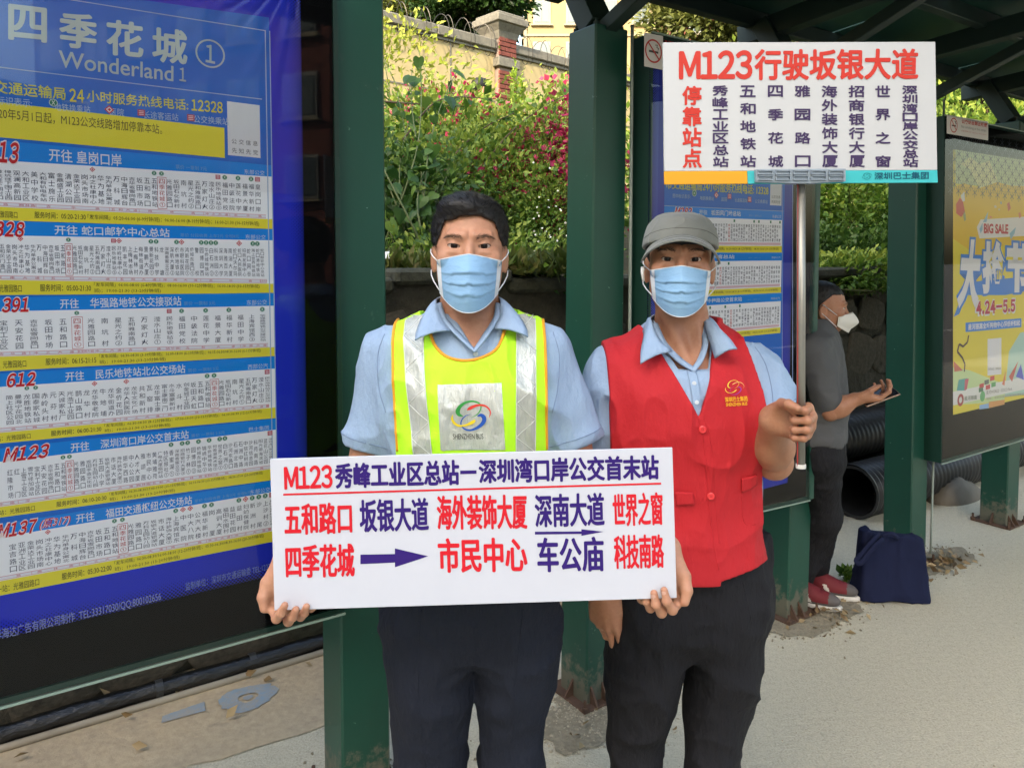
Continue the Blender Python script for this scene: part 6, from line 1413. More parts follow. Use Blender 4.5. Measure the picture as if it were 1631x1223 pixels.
mobj('polo_shirt', V_, F_, M_gshirt, m3, smooth=True)
hd3 = lambda P: smin(hs3(fr3.loc(P)), smin(cone(P, nk3, nk3b, .053, .062), tor3(P) + .016, .03), .016)
pts3 = [surface(hd3, fr3.O - [.16, .16, .26], fr3.O + [.16, .16, .14], .0032)]
wr3 = w3(1365, 637, Y3 - .17)
h3, f3_, i3 = hand_piece(w3(1362, 636, Y3 - .17), (1.0, -.1, .05), (-.1, -.25, -1.0), False, [(35, 38, 20), (38, 40, 22), (42, 42, 24), (46, 44, 26)], e3a, r_w=.027, r_e=.040, h=.0035, thumb=((.02, .024, -.010), (.05, .040, -.030), (.075, .034, -.044), (.095, .024, -.050)), size=1.0)
h3b, _, _ = hand_piece(W3(.22, -.08, .80 - c3[2]), (0, -.1, -1), (1, 0, .1), False, [(20, 25, 15)] * 4, e3b, h=.006)
ua = [surface(lambda P: cone(P, s3a, e3a, .045, .042), np.minimum(s3a, e3a) - .08, np.maximum(s3a, e3a) + .08, .008), surface(lambda P: cone(P, s3b, e3b, .045, .042), np.minimum(s3b, e3b) - .08, np.maximum(s3b, e3b) + .08, .008)]
V, F = join_vf(pts3 + [h3, h3b] + ua); mobj('body', V, F, M_skin2, m3, smooth=True)
eyeballs(fr3, m3, .98); brows(fr3, m3, hs3, .98, 8, 1.0, 0, 80)
def hair3(q):
    d = ell(q, (0, .018, .028), (.0775, .097, .084)); line = np.where(q[:, 1] < -.020, .056, np.where(q[:, 1] < .03, .056 - (q[:, 1] + .020) * 1.15, -.020 - (q[:, 1] - .03) * .5))
    return smax(d, (line - q[:, 2]) * .7, .005) - .003 * (vnoise(q * [90, 90, 90]) - .5)
build('hair', hair3, fr3, (-.1, -.11, -.08), (.1, .13, .135), .004, M_hair, m3); strands(fr3, m3, hair3, lambda Q: Q[:, 2] > -.05, flow1, 1500, .016, 15, lift=.3, w=.0009)
# collar of the polo
a_ = [nk3b + R3 @ arr(.064 * sin(t_), -.064 * cos(t_) - .005, .052 - .028 * (cos(t_) > .8) * cos(t_)) for t_ in np.linspace(-pi * .97, pi * .97, 24)]
b_ = [nk3b + R3 @ arr(.088 * sin(t_), -.092 * cos(t_) - .005, .018 - .03 * max(0, cos(t_))) for t_ in np.linspace(-pi * .97, pi * .97, 24)]
strip_between(a_, b_, M_blackc, 'collar', m3, .004, 40, 4, .004)
# folded respirator with a valve
mk = MB(); nu, nv = 24, 20; G = np.zeros((nu, nv, 3))
for i, u in enumerate(np.linspace(-1, 1, nu)):
    for j, v in enumerate(np.linspace(0, 1, nv)):
        au = abs(u); zt = -.012 - .026 * au ** 1.2; zb = -.108 + .028 * au ** 1.6; z = zt + (zb - zt) * v; wv = .060 + .004 * sin(pi * v); G[i, j] = (u * wv, -.135 - .018 * sin(pi * min(1, v * 1.25)) * (1 - au) + .030 * abs(v - .45) * (1 - au) * 1.2 + .078 * au ** 1.3, z)
Q = G.reshape(-1, 3); D = drape(hs3, np.column_stack([Q[:, 0], np.full(len(Q), -.2), Q[:, 2]]), .002, 0, (0, 1, 0), 40); Q[:, 1] = np.minimum(Q[:, 1], D[:, 1]); mk.grid(fr3.wld(Q).reshape(nu, nv, 3))
rm = mk.build('respirator_mask', mat('white_respirator', S('d6d4cc'), .8, bump=(120, .3, .001)), m3, smooth=True); solidify(rm, .0015, 0)
nrm = R3 @ arr(.72, -.69, 0); vc = fr3.wld([.029, -.126, -.064]); mb = MB(); mb.lathe([(.015, -.004), (.015, .004), (.012, .007), (.008, .0075), (.008, .006), (.001, .006)], vc, 18, fr3.R @ arr(.62, -.78, 0)); mb.build('exhale_valve', mat('white_valve', S('c4c6c4'), .4), rm)
for zz_, q in ((-.036, (.080, .018, .008)), (-.085, (.080, .018, -.03))):
    for sx in (-1, 1): mb = MB(); mb.tube(fr3.wld(np.array([(sx * .06, -.056, zz_), (sx * .076, -.02, (zz_ + q[2]) / 2), (sx * q[0], q[1], q[2])])), .0016, 6); mb.build('ear_loop', M_maskw, rm, smooth=True)
# trousers and shoes
hp = w3(1304, 720)
hip3 = [(.62, 0, 0, .09, .07), (.68, 0, 0, .142, .105), (.78, 0, 0, .146, .108), (.88, 0, 0, .13, .10)]
gr = lambda u, v: GND(u, v)
fa, fb = gr(1322, 950), GND(1296, 968)
def leg3(P, foot, hx_, seed):
    top = hp + R3 @ arr(hx_, 0, 0); top[2] = .74; kn = top * .5 + foot * .5 + arr(.02, -.03, 0); kn[2] = .42; ft = foot + arr(0, .02, .05); return smin(cone(P, top, kn, .088, .068), cone(P, kn, ft, .068, .058), .03)
def tr3(P):
    q = (P - arr(hp[0], hp[1], 0)) @ R3; q[:, 2] = P[:, 2]; d = loft(q, hip3, 2.1); d = smin(d, leg3(P, fa + arr(-.035, .08, 0), -.075, 1), .04); d = smin(d, leg3(P, fb + arr(-.03, .10, 0), .075, 2), .04); return smax(d + folds(P, .009, (7, 7, 7), 3.0) + folds(P, .004, (16, 16, 20), 9.0), .035 - P[:, 2], .005)
mobj('trousers', *surface(tr3, arr(hp[0] - .35, hp[1] - .40, .02), arr(hp[0] + .35, hp[1] + .40, .92), .009), M_trou2, m3, smooth=True)
def sneaker(c, yaw):
    R = rotm(yaw); t_ = None
    up = lambda P: smax(smin(ell((P - c) @ R, (0, -.045, .042), (.041, .080, .036)), ell((P - c) @ R, (0, .035, .054), (.036, .060, .050)), .05), .022 - P[:, 2], .003)
    V, F = surface(up, c - [.19, .19, .02], c + [.19, .19, .14], .006); ctr = ((V[F].mean(1) - c) @ R)
    fm = np.where((ctr[:, 1] < -.078) | (ctr[:, 2] < .036) | (ctr[:, 1] > .07), 1, 0); fm = np.where((np.abs(ctr[:, 1] + .015 - ctr[:, 2] * .5) < .010) & (ctr[:, 2] > .03) & (ctr[:, 2] < .068), 2, fm)
    o = mobj('shoe', V, F, [M_shoe_r, M_shoe_g, M_sole], m3, smooth=True, fm=fm)
    s_ = lambda P: np.maximum(np.maximum(ell(((P - c) @ R) * [1, 1, .15], (0, -.012, 0), (.045, .122, .05)), P[:, 2] - .024), .004 - P[:, 2]); mobj('sole', *surface(s_, c - [.2, .2, .02], c + [.2, .2, .05], .005), M_sole, o, smooth=True)
    for k_ in range(4):
        a = np.array([(x, -.045 - k_ * .018, .085 - k_ * .006 - abs(x) * .4) for x in (-.02, 0, .02)]); mb = MB(); mb.tube(c + a @ R.T, .0022, 5); mb.build('lace', M_shoe_r, o)
sneaker(fa + arr(.0, .01, 0), 62); sneaker(fb + arr(.0, .03, 0), 58)
# phone
ph = thing('mobile_phone', 'thin dark mobile phone held by the man in the charcoal polo', 'phone', w3(1402, 630, Y3 - .17))
a = w3(1380, 640, Y3 - .17); b = w3(1420, 625, Y3 - .17); d_ = (b - a); d_ /= np.linalg.norm(d_); s_ = np.cross(d_, arr(.25, -.35, 1)); s_ /= np.linalg.norm(s_); n_ = np.cross(s_, d_); n_ = n_ if n_[2] > 0 else -n_
mb = MB(); mb.bbox((a + b) / 2 + n_ * .004, s_ * .036, n_ * .0042, d_ * .075, .003); mb.build('phone_case', mat('bronze_phone_case', S('6b5646'), .35, metal=.5), ph)
mb = MB(); mb.obox((a + b) / 2 + n_ * .0086, s_ * .033, n_ * .0003, d_ * .071); mb.build('screen', mat('phone_screen', S('1a1d22'), .1), ph)

# ================================================================== PERSON BEHIND THE BUSHES
m4 = thing('person', 'dark haired person in a white shirt half hidden before the cream wall', 'person', (W(766, 150, 8.4)[0], 8.4, 2.0))
fr4 = Frame(W(766, 141, 8.4), rotm(125, 0, 0), 1.0); c4_ = fr4.O
V, F = surface(lambda P: smin(head_sdf(fr4.loc(P)), cone(P, c4_ + [0, 0, -.06], c4_ + [0, 0, -.22], .05, .06), .02), c4_ - [.14, .14, .26], c4_ + [.14, .14, .14], .007); mobj('body', V, F, M_skin, m4, smooth=True)
mobj('hair', *(lambda vf: (fr4.wld(vf[0]), vf[1]))(surface(hair1, (-.1, -.11, -.08), (.1, .13, .135), .006)), M_hair, m4, smooth=True)
T4 = [(-.8, 0, 0, .15, .11), (-.5, 0, 0, .17, .12), (-.3, 0, 0, .18, .11), (-.23, 0, 0, .13, .08), (-.18, 0, 0, .07, .06)]
mobj('shirt', *surface(lambda P: smin(smin(loft((P - c4_) @ rotm(125), T4, 2.2), cone(P, c4_ + rotm(125) @ arr(-.17, 0, -.27), c4_ + rotm(125) @ arr(-.22, 0, -.55), .06, .05), .04), cone(P, c4_ + rotm(125) @ arr(.17, 0, -.27), c4_ + rotm(125) @ arr(.22, 0, -.55), .06, .05), .04), c4_ - [.32, .32, .85], c4_ + [.32, .32, -.12], .016), mat('white_shirt', S('b9b7b0'), .8), m4, smooth=True)
mobj('trousers', *surface(lambda P: smin(cone(P, c4_ + [-.08, 0, -.8], arr(c4_[0] - .09, c4_[1], 2.05), .09, .06), cone(P, c4_ + [.08, 0, -.8], arr(c4_[0] + .09, c4_[1], 2.05), .09, .06), .05), arr(c4_[0] - .3, c4_[1] - .2, 1.98), arr(c4_[0] + .3, c4_[1] + .2, c4_[2] - .65), .016), M_trou, m4, smooth=True)
# ================================================================== UPPER BOUNDARY WALL AND PIER
U2 = np.array([.737, .676, 0]); N2 = np.array([-.676, .737, 0])
Pp = W(790, 100, 9.5); Pp[2] = 0                    # left front corner of the brick shaft
def BW(s, c, z): return Pp + U2 * s + N2 * c + UP * z
def zpx(v, Y): return CAM_H + (415 - v) * Y / FPX
WT = zpx(70, 9.5)                                  # top of the coping at the pier
def wall_part(s0, s1, label):
    t = thing('boundary_wall', label, 'wall', BW((s0 + s1) / 2, .12, 1.9))
    mb = MB(); mb.obox(BW((s0 + s1) / 2, .12, (1.7 + WT - .16) / 2), U2 * (s1 - s0) / 2, N2 * .10, UP * (WT - .16 - 1.7) / 2); mb.build('plaster_face', M_plaster, t)
    n = max(1, int(round((s1 - s0) / .9))); w = (s1 - s0) / n
    for i in range(n):
        mb = MB(); a = s0 + (i + .5) * w; dz = random.uniform(-.006, .006)
        mb.bbox(BW(a, .12, WT - .06 + dz), U2 * (w / 2 - .004), N2 * .155, UP * .06, .012); mb.build('coping_slab', M_coping, t)
    mb = MB(); mb.obox(BW((s0 + s1) / 2, .12, WT - .14), U2 * (s1 - s0) / 2, N2 * .125, UP * .0195); mb.build('coping_mould', M_coping, t)
    n = max(1, int(round((s1 - s0) / 2.2)))
    for i in range(n):
        a = s0 + (i + .5) * (s1 - s0) / n; mb = MB(); mb.obox(BW(a + .5, .0155, 3.15), U2 * .008, N2 * .004, UP * 1.0); mb.build('joint_strip', M_coping, t)
    mb = MB(); mb.obox(BW((s0 + s1) / 2, .0155, WT - .75), U2 * ((s1 - s0) / 2 - .01), N2 * .003, UP * .008); mb.build('plaster_groove', M_coping, t)
    return t
wall_part(-12, -.002, 'cream plastered boundary wall left of the brick pier, grey coping on top')
wall_part(.292, 16, 'cream plastered boundary wall right of the brick pier, grey coping on top')
pr = thing('brick_pier', 'red brick gate pier with stepped grey stone cap, behind the bushes', 'pier', BW(.14, .1, 1.9))
PW = .29
mb = MB(); mb.box([0, 0, 0], [0, 0, 0]); mb = MB(); mb.obox(BW(PW / 2, PW / 2 - .06, 3.1), U2 * (PW / 2 - .006), N2 * (PW / 2 - .006), UP * 1.4); mb.build('mortar_core', M_mortar, pr)
bm_ = {}
def brick_mesh(w, d, h):
    k_ = (round(w, 3), round(d, 3)); 
    if k_ not in bm_:
        m_ = MB(); m_.bbox([0, 0, 0], [w / 2, 0, 0], [0, d / 2, 0], [0, 0, h / 2], .004); bm_[k_] = mesh_from('brick', np.concatenate(m_.V), m_.F, [M_brick])
    return bm_[k_]
bh = .058; q2 = Matrix(((U2[0], N2[0], 0), (U2[1], N2[1], 0), (0, 0, 1))).to_quaternion()
zz = 2.2; row = 0; zb0, zb1 = zpx(112, 9.5), zpx(98, 9.5)
while zz < zpx(69, 9.5):
    if not (zb0 - bh < zz < zb1 + .01):
        for (face, lst) in (('f', [(0, .19), (.19, .10)] if row % 2 else [(0, .10), (.10, .19)]), ('l', [(0, .19), (.19, .10)] if row % 2 == 0 else [(0, .10), (.10, .19)])):
            for (a, w) in lst:
                me = brick_mesh(w - .008, .03, bh - .009) if face == 'f' else brick_mesh(.03, w - .008, bh - .009)
                o = bpy.data.objects.new('brick', me); link(o, pr)
                p = BW(a + w / 2, -.06 + .008 + random.uniform(-.003, .001), zz + bh / 2) if face == 'f' else BW(.008, -.06 + a + w / 2, zz + bh / 2)
                if face == 'l' and a == 0: continue
                o.location = tuple(p); o.rotation_mode = 'QUATERNION'; o.rotation_quaternion = q2
    zz += bh; row += 1
def slab(name, z0, z1, e, m=M_coping):
    mb = MB(); mb.bbox(BW(PW / 2, PW / 2 - .06, (z0 + z1) / 2), U2 * (PW / 2 + e), N2 * (PW / 2 + e), UP * (z1 - z0) / 2, .008); mb.build(name, m, pr)
slab('string_course', zb0, zb1, .035)
z0 = zpx(69, 9.5); h_ = zpx(30, 9.5) - z0
ring = []
for (f, e) in ((0, .0), (.12, .012), (.3, .03), (.5, .075), (.58, .09)):
    for (x, y) in ((-1, -1), (1, -1), (1, 1), (-1, 1)): ring.append(BW(PW / 2 + x * (PW / 2 + e), PW / 2 - .06 + y * (PW / 2 + e), z0 + h_ * f))
mobj('cap_cavetto', ring, [[k_ * 4 + i, k_ * 4 + (i + 1) % 4, k_ * 4 + 4 + (i + 1) % 4, k_ * 4 + 4 + i] for k_ in range(4) for i in range(4)] + [[16, 17, 18, 19]], M_coping, pr)
slab('cap_slab', z0 + h_ * .58 + .001, z0 + h_ * .86, .11); slab('cap_top', z0 + h_ * .86 + .001, z0 + h_, .075)
# razor wire coil along the coping
def coil(s0, s1, label, n_turn):
    mb = MB(); pts = []
    N_ = n_turn * 18
    for i in range(N_):
        t_ = i / N_; a = 2 * pi * n_turn * t_; R = .17
        pts.append(BW(s0 + (s1 - s0) * t_ + .05 * sin(a * .5), -.05 + R * cos(a) * .5, WT - .05 + R * sin(a) * (1 + .1 * sin(a * .37))))
    mb.tube(pts, .0042, 4); o = mb.build('razor_wire', M_wire); tag(o, label, 'razor wire')
coil(-9, .0, 'coiled razor wire along the wall coping left of the brick pier', 56); coil(.3, 8, 'coiled razor wire along the wall coping right of the brick pier', 46)

# ================================================================== LEAVES
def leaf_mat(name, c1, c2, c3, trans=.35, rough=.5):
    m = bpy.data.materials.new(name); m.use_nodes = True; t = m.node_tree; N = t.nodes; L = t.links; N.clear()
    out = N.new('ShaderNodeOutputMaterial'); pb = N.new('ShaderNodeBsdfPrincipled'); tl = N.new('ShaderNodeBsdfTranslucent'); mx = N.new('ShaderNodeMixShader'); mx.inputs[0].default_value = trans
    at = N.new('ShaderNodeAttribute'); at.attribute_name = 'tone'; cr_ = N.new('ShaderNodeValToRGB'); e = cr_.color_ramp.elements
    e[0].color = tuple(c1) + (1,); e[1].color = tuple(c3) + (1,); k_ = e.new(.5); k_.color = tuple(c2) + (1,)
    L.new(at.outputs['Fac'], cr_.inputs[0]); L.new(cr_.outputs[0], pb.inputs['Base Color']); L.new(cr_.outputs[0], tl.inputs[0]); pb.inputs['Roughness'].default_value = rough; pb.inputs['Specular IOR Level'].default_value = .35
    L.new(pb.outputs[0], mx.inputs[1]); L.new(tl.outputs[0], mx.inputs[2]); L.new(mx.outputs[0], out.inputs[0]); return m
ML_big = leaf_mat('broad_leaf', S('2c4a1e'), S('4a6c2c'), S('7c9440'))
ML_mid = leaf_mat('shrub_leaf', S('33501c'), S('597a28'), S('99a644'))
ML_yel = leaf_mat('yellow_green_leaf', S('667a24'), S('8f9c34'), S('b0ac4c'))
ML_dark = leaf_mat('dark_leaf', S('1f3513'), S('34521d'), S('567230'))
ML_olive = leaf_mat('olive_leaf', S('444e22'), S('62682f'), S('807f44'))
ML_grass = leaf_mat('grass_blade', S('39491d'), S('566329'), S('827a4a'))
ML_vine = leaf_mat('lime_leaf', S('648424'), S('87a530'), S('a3bb48'), .45)
M_pink = leaf_mat('pink_bract', S('8a1a3c'), S('b02450'), S('c9506e'), .35)
M_white = leaf_mat('white_petal', S('cfcfc4'), S('e4e2d8'), S('f2f0e8'), .2)
M_bark = mat('bark', S('4c4030'), .9, nz=(20, .6, S('6b5c48')), bump=(40, .6, .004))
M_twig = mat('green_twig', S('59633a'), .7)

def leaves_mesh(C, D, size, rng, width=.5, flat=.5, up=.6):
    """C centres, D preferred directions; each leaf is a folded 4-point blade"""
    n = len(C); d = D + rng.normal(0, .55, (n, 3)); d /= np.linalg.norm(d, axis=1)[:, None]
    nr = rng.normal(0, 1 - flat, (n, 3)) + np.array([0, -.25, up]); s = np.cross(d, nr); s /= np.linalg.norm(s, axis=1)[:, None] + 1e-9; nn = np.cross(s, d)
    L = size * rng.uniform(.6, 1.25, n)[:, None]; w = L * width * .5
    base = C; tip = C + d * L - nn * L * .12; mid = C + d * L * .45
    a = mid + s * w + nn * w * .3; b = mid - s * w + nn * w * .3
    V = np.stack([base, a, tip, b], 1).reshape(-1, 3); i = np.arange(n)[:, None] * 4
    F = np.concatenate([i + np.array([[0, 1, 2]]), i + np.array([[0, 2, 3]])]); return V, F
def leaf_object(name, C, D, size, m, parent, rng, width=.5, flat=.5, up=.6, kind='stuff', tone=None):
    V, F = leaves_mesh(C, D, size, rng, width, flat, up); o = mobj(name, V, F, m, parent)
    t = (rng.beta(2, 2, len(C)) if tone is None else np.clip(tone + rng.normal(0, .15, len(C)), 0, 1))
    at = o.data.attributes.new('tone', 'FLOAT', 'POINT'); at.data.foreach_set('value', np.repeat(t, 4).astype(np.float32)[:len(V)])
    if kind: o['kind'] = kind
    return o
def clumps(center, rad, ncl, nl, rng, spread=.28, lowcut=-1.0, shell=.55):
    c = rng.normal(0, 1, (ncl, 3)); c /= np.linalg.norm(c, axis=1)[:, None]; c *= (shell + (1 - shell) * rng.random((ncl, 1)) ** .6)
    c *= rng.uniform(.75, 1.12, (ncl, 1)); c = c[c[:, 2] > lowcut]; k_ = rng.integers(0, len(c), nl)
    P = c[k_] + rng.normal(0, spread, (nl, 3)) * rng.uniform(.5, 1.3, len(c))[k_][:, None]; D = P - c[k_] + c[k_] * .5
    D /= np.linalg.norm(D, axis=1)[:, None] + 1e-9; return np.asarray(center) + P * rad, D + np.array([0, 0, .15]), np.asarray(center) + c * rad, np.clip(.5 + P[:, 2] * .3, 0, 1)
def stems(base, ends, m, parent, rng, r0=.012, name='stem', maxn=14, nseg=8, bow=.12):
    for k_, e in enumerate(ends[:maxn]):
        b = np.asarray(base) + rng.normal(0, .06, 3) * [1, 1, 0]; t_ = np.linspace(0, 1, nseg)[:, None]; mid = rng.normal(0, bow, 3)
        P = b + (e - b) * t_ + np.sin(t_ * pi) * mid * np.linalg.norm(e - b); mb = MB(); mb.tube(P, np.linspace(r0, r0 * .3, nseg), 5); mb.build(name, m, parent, smooth=True)
def shrub(name, label, cat, ctr, rad, nl, size, m, seed, group=None, ncl=40, base=None, bark=M_twig, width=.55, r0=.01, ns=10, spread=.28, lowcut=-1.0, fl=0, flm=None, flsize=.02, shell=.55, up=.6):
    rng = np.random.default_rng(seed); ctr = np.asarray(ctr, float); rad = np.asarray(rad, float); b = ctr - np.array([0, 0, rad[2] * .95]) if base is None else np.asarray(base, float)
    t = thing(name, label, cat, b, group); C, D, ce, tone = clumps(ctr, rad, ncl, nl, rng, spread, lowcut, shell)
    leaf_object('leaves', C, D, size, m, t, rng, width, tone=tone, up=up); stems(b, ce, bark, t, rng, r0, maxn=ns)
    if fl:
        mes = []
        for q in range(5):
            n = 26; P = rng.normal(0, 1, (n, 3)) * [flsize * 1.2, flsize * 1.2, flsize * 1.5]; V, F = leaves_mesh(P, P / (np.linalg.norm(P, axis=1)[:, None] + 1e-9), flsize * 1.1, rng, .95, .2)
            me = mesh_from('flower_cluster', V, F, [flm]); a_ = me.attributes.new('tone', 'FLOAT', 'POINT'); a_.data.foreach_set('value', np.repeat(rng.random(n), 4).astype(np.float32)); mes.append(me)
        front = C[(C - ctr) @ NF / rad[1] > .15]; 
        hot = front[rng.integers(0, len(front), 7)]
        for q in range(fl):
            p = hot[rng.integers(0, 7)] + rng.normal(0, .16, 3) * rad * 1.2 if rng.random() < .6 else front[rng.integers(0, len(front))]
            p = p + NF * .05
            o = bpy.data.objects.new('flower_cluster', random.choice(mes)); link(o, t); o.location = tuple(p); o.rotation_euler = tuple(rng.uniform(0, 6, 3)); s_ = rng.uniform(.5, 1.3); o.scale = (s_,) * 3
    return t
def C3(u, v, Y): return W(u, v, Y)

# broad-leaved creeper on the left, each big leaf its own piece
t = thing('broad_leaf_creeper', 'creeper with big heart shaped green leaves beside the left post', 'plant', W(620, 425, 4.1))
def heart(seed):
    r = np.random.default_rng(seed); out = [(0, 0), (.28, -.14), (.5, .0), (.52, .28), (.36, .62), (.12, .95), (0, 1.12)]
    V = []; n = len(out)
    for sg in (1, -1):
        for x, y in out: V.append([sg * x, y, -.22 * abs(x) ** 1.2 - .12 * y * y + r.normal(0, .01)])
    mid = [(0, .12), (0, .4), (0, .75)]; V += [[x, y, -.12 * y * y + .03] for x, y in mid]; m0 = 2 * n
    F = []
    for b in (0, n):
        seq = [(b, b + 1, m0), (b + 1, b + 2, m0), (b + 2, b + 3, m0 + 1, m0), (b + 3, b + 4, m0 + 2, m0 + 1), (b + 4, b + 5, m0 + 2), (b + 5, b + 6, m0 + 2)]
        F += [list(s if b == 0 else s[::-1]) for s in seq]
    return V, F
hm = []
for tone in (.05, .2, .35, .5, .7, .9):
    V, F = heart(int(tone * 100)); me = mesh_from('leaf', np.array(V), F, [ML_big], smooth=False); a_ = me.attributes.new('tone', 'FLOAT', 'POINT'); a_.data.foreach_set('value', np.full(len(V), tone, np.float32)); hm.append(me)
rng = np.random.default_rng(21)
vines = []
for k_ in range(15):
    u0 = rng.uniform(560, 680); u1 = rng.uniform(570, 735); Ya = rng.uniform(4.0, 4.5); top = rng.uniform(90, 300)
    P = [W(u0 + (u1 - u0) * f + 14 * sin(f * 5 + k_), 430 + (top - 430) * f, Ya + .5 * f * f - .15 * sin(f * 3)) for f in np.linspace(0, 1, 12)]
    mb = MB(); mb.tube(P, np.linspace(.007, .002, 12), 5); mb.build('stem', M_twig, t, smooth=True); vines.append(np.array(P))
for k_ in range(290):
    P = vines[k_ % 15]; f = rng.uniform(.05, 1) * 10.9; i = int(f); p = P[i] + (P[min(i + 1, 11)] - P[i]) * (f - i) + rng.normal(0, .045, 3)
    o = bpy.data.objects.new('leaf', hm[min(5, int(abs(rng.normal(2.2, 1.6))))]); link(o, t); o.location = tuple(p); s_ = rng.uniform(.035, .085)
    o.scale = (s_, s_, s_); o.rotation_euler = (rng.normal(-1.0, .5), rng.normal(0, .5), rng.uniform(0, 2 * pi) if rng.random() < .4 else rng.normal(pi, .8))
rng = np.random.default_rng(22)
# shrubs on the bank (ctr pixel, distance, half sizes)
SG = 'shrubs on the bank above the wall'
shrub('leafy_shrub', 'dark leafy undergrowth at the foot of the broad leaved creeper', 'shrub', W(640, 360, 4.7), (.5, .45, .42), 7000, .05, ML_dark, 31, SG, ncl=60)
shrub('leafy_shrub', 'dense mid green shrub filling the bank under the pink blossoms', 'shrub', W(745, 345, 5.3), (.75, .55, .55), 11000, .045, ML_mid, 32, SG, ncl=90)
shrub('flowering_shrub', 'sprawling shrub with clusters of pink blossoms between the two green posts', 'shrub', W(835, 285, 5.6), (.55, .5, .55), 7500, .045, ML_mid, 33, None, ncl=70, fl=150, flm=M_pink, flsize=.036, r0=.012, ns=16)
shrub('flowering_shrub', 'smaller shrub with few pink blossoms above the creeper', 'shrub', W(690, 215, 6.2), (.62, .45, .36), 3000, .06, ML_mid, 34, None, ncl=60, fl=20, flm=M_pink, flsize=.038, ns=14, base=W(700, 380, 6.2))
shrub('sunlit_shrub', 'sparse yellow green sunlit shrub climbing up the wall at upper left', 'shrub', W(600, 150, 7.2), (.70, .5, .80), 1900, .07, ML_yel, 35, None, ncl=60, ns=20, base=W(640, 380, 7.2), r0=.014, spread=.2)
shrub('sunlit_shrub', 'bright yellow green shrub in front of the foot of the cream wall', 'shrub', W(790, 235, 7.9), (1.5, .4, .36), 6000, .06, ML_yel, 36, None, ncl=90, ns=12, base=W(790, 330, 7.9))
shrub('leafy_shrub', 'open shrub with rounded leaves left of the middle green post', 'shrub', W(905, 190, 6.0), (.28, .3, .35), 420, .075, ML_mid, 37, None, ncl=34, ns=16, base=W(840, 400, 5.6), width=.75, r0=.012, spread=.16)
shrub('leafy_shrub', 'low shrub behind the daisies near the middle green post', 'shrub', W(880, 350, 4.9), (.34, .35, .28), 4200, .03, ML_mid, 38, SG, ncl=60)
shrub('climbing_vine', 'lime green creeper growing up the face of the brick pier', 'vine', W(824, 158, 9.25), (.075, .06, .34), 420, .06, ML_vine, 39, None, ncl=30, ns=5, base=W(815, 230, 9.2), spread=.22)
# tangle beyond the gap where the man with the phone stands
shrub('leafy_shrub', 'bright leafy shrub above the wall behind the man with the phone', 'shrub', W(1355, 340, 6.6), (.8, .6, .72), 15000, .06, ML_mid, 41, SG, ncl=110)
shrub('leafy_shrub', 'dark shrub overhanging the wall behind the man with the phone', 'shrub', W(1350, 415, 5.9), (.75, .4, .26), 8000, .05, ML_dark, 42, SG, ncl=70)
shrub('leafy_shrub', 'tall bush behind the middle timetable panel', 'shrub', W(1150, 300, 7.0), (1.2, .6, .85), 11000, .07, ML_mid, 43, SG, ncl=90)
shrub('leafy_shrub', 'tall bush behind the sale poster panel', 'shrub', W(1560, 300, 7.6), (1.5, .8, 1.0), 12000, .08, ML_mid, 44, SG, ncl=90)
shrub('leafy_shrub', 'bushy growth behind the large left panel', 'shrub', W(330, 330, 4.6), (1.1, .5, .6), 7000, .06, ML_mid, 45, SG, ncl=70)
shrub('leafy_shrub', 'fern green shrub between lower wall and path behind left panel', 'shrub', W(60, 300, 4.9), (.9, .5, .6), 5000, .06, ML_dark, 46, SG, ncl=60)
# arching bare branch across the opening
t = thing('arching_branch', 'long thin leafy branch arching from the bushes up to the middle post', 'branch', W(700, 400, 5.0))
for pts in (((702, 405), (742, 310), (800, 225), (858, 175), (900, 152)), ((700, 330), (715, 260), (770, 205), (820, 180)), ((640, 225), (700, 160), (790, 158)), ((585, 160), (650, 165), (740, 170))):
    P = np.array([W(u, v, 4.9 + .1 * i) for i, (u, v) in enumerate(pts)]); tt = np.linspace(0, len(pts) - 1, 20); P = np.stack([cr(tt, np.arange(len(pts)), P[:, k_]) for k_ in range(3)], 1)
    mb = MB(); mb.tube(P, np.linspace(.008, .003, 20), 5); mb.build('stem', M_bark, t, smooth=True)
    q = P[rng.integers(6, 20, 22)] + rng.normal(0, .02, (22, 3)); leaf_object('leaves', q, rng.normal(0, 1, (22, 3)), .085, ML_mid, t, rng, .6)
# daisies and weeds on the wall head
def tuft(name, label, cat, u0, u1, v, Y, n, h, m, seed, flowers=0):
    rng = np.random.default_rng(seed); c = np.array([W(rng.uniform(u0, u1), v, Y + rng.uniform(-.12, .25)) for _ in range(n)]); c[:, 2] = WTOP + .03 + rng.uniform(-.02, .04, n)
    D = rng.normal(0, .35, (n, 3)) + [0, -.1, 1.0]; o = leaf_object(name, c, D, h, m, None, rng, .10 if h > .1 else .4, up=.0, flat=.2); tag(o, label, cat, kind='stuff'); return o
tuft('wall_top_grass', 'short grass and weeds along the head of the retaining wall', 'grass', 560, 920, 425, 3.72, 1300, .09, ML_grass, 51)
tuft('wall_top_weeds', 'small leafy weeds on the wall head', 'weeds', 590, 720, 425, 3.8, 500, .06, ML_mid, 52)
tuft('wall_top_weeds', 'weeds on the wall head near the daisies', 'weeds', 800, 915, 425, 3.95, 900, .06, ML_mid, 53)
shrub('leafy_shrub', 'low creeper spilling over the wall head between the two green posts', 'shrub', W(745, 414, 3.95), (.66, .22, .13), 2300, .04, ML_mid, 57, SG, ncl=60, lowcut=-.9, spread=.38)
shrub('leafy_shrub', 'low creeper spilling over the wall head behind the phone user', 'shrub', W(1360, 436, 5.3), (.8, .2, .12), 4000, .05, ML_mid, 58, SG, ncl=60, spread=.2)
dz = thing('daisy_patch', 'scattered tiny white daisies on the bank near the middle post', 'flowers', W(880, 390, 4.2))
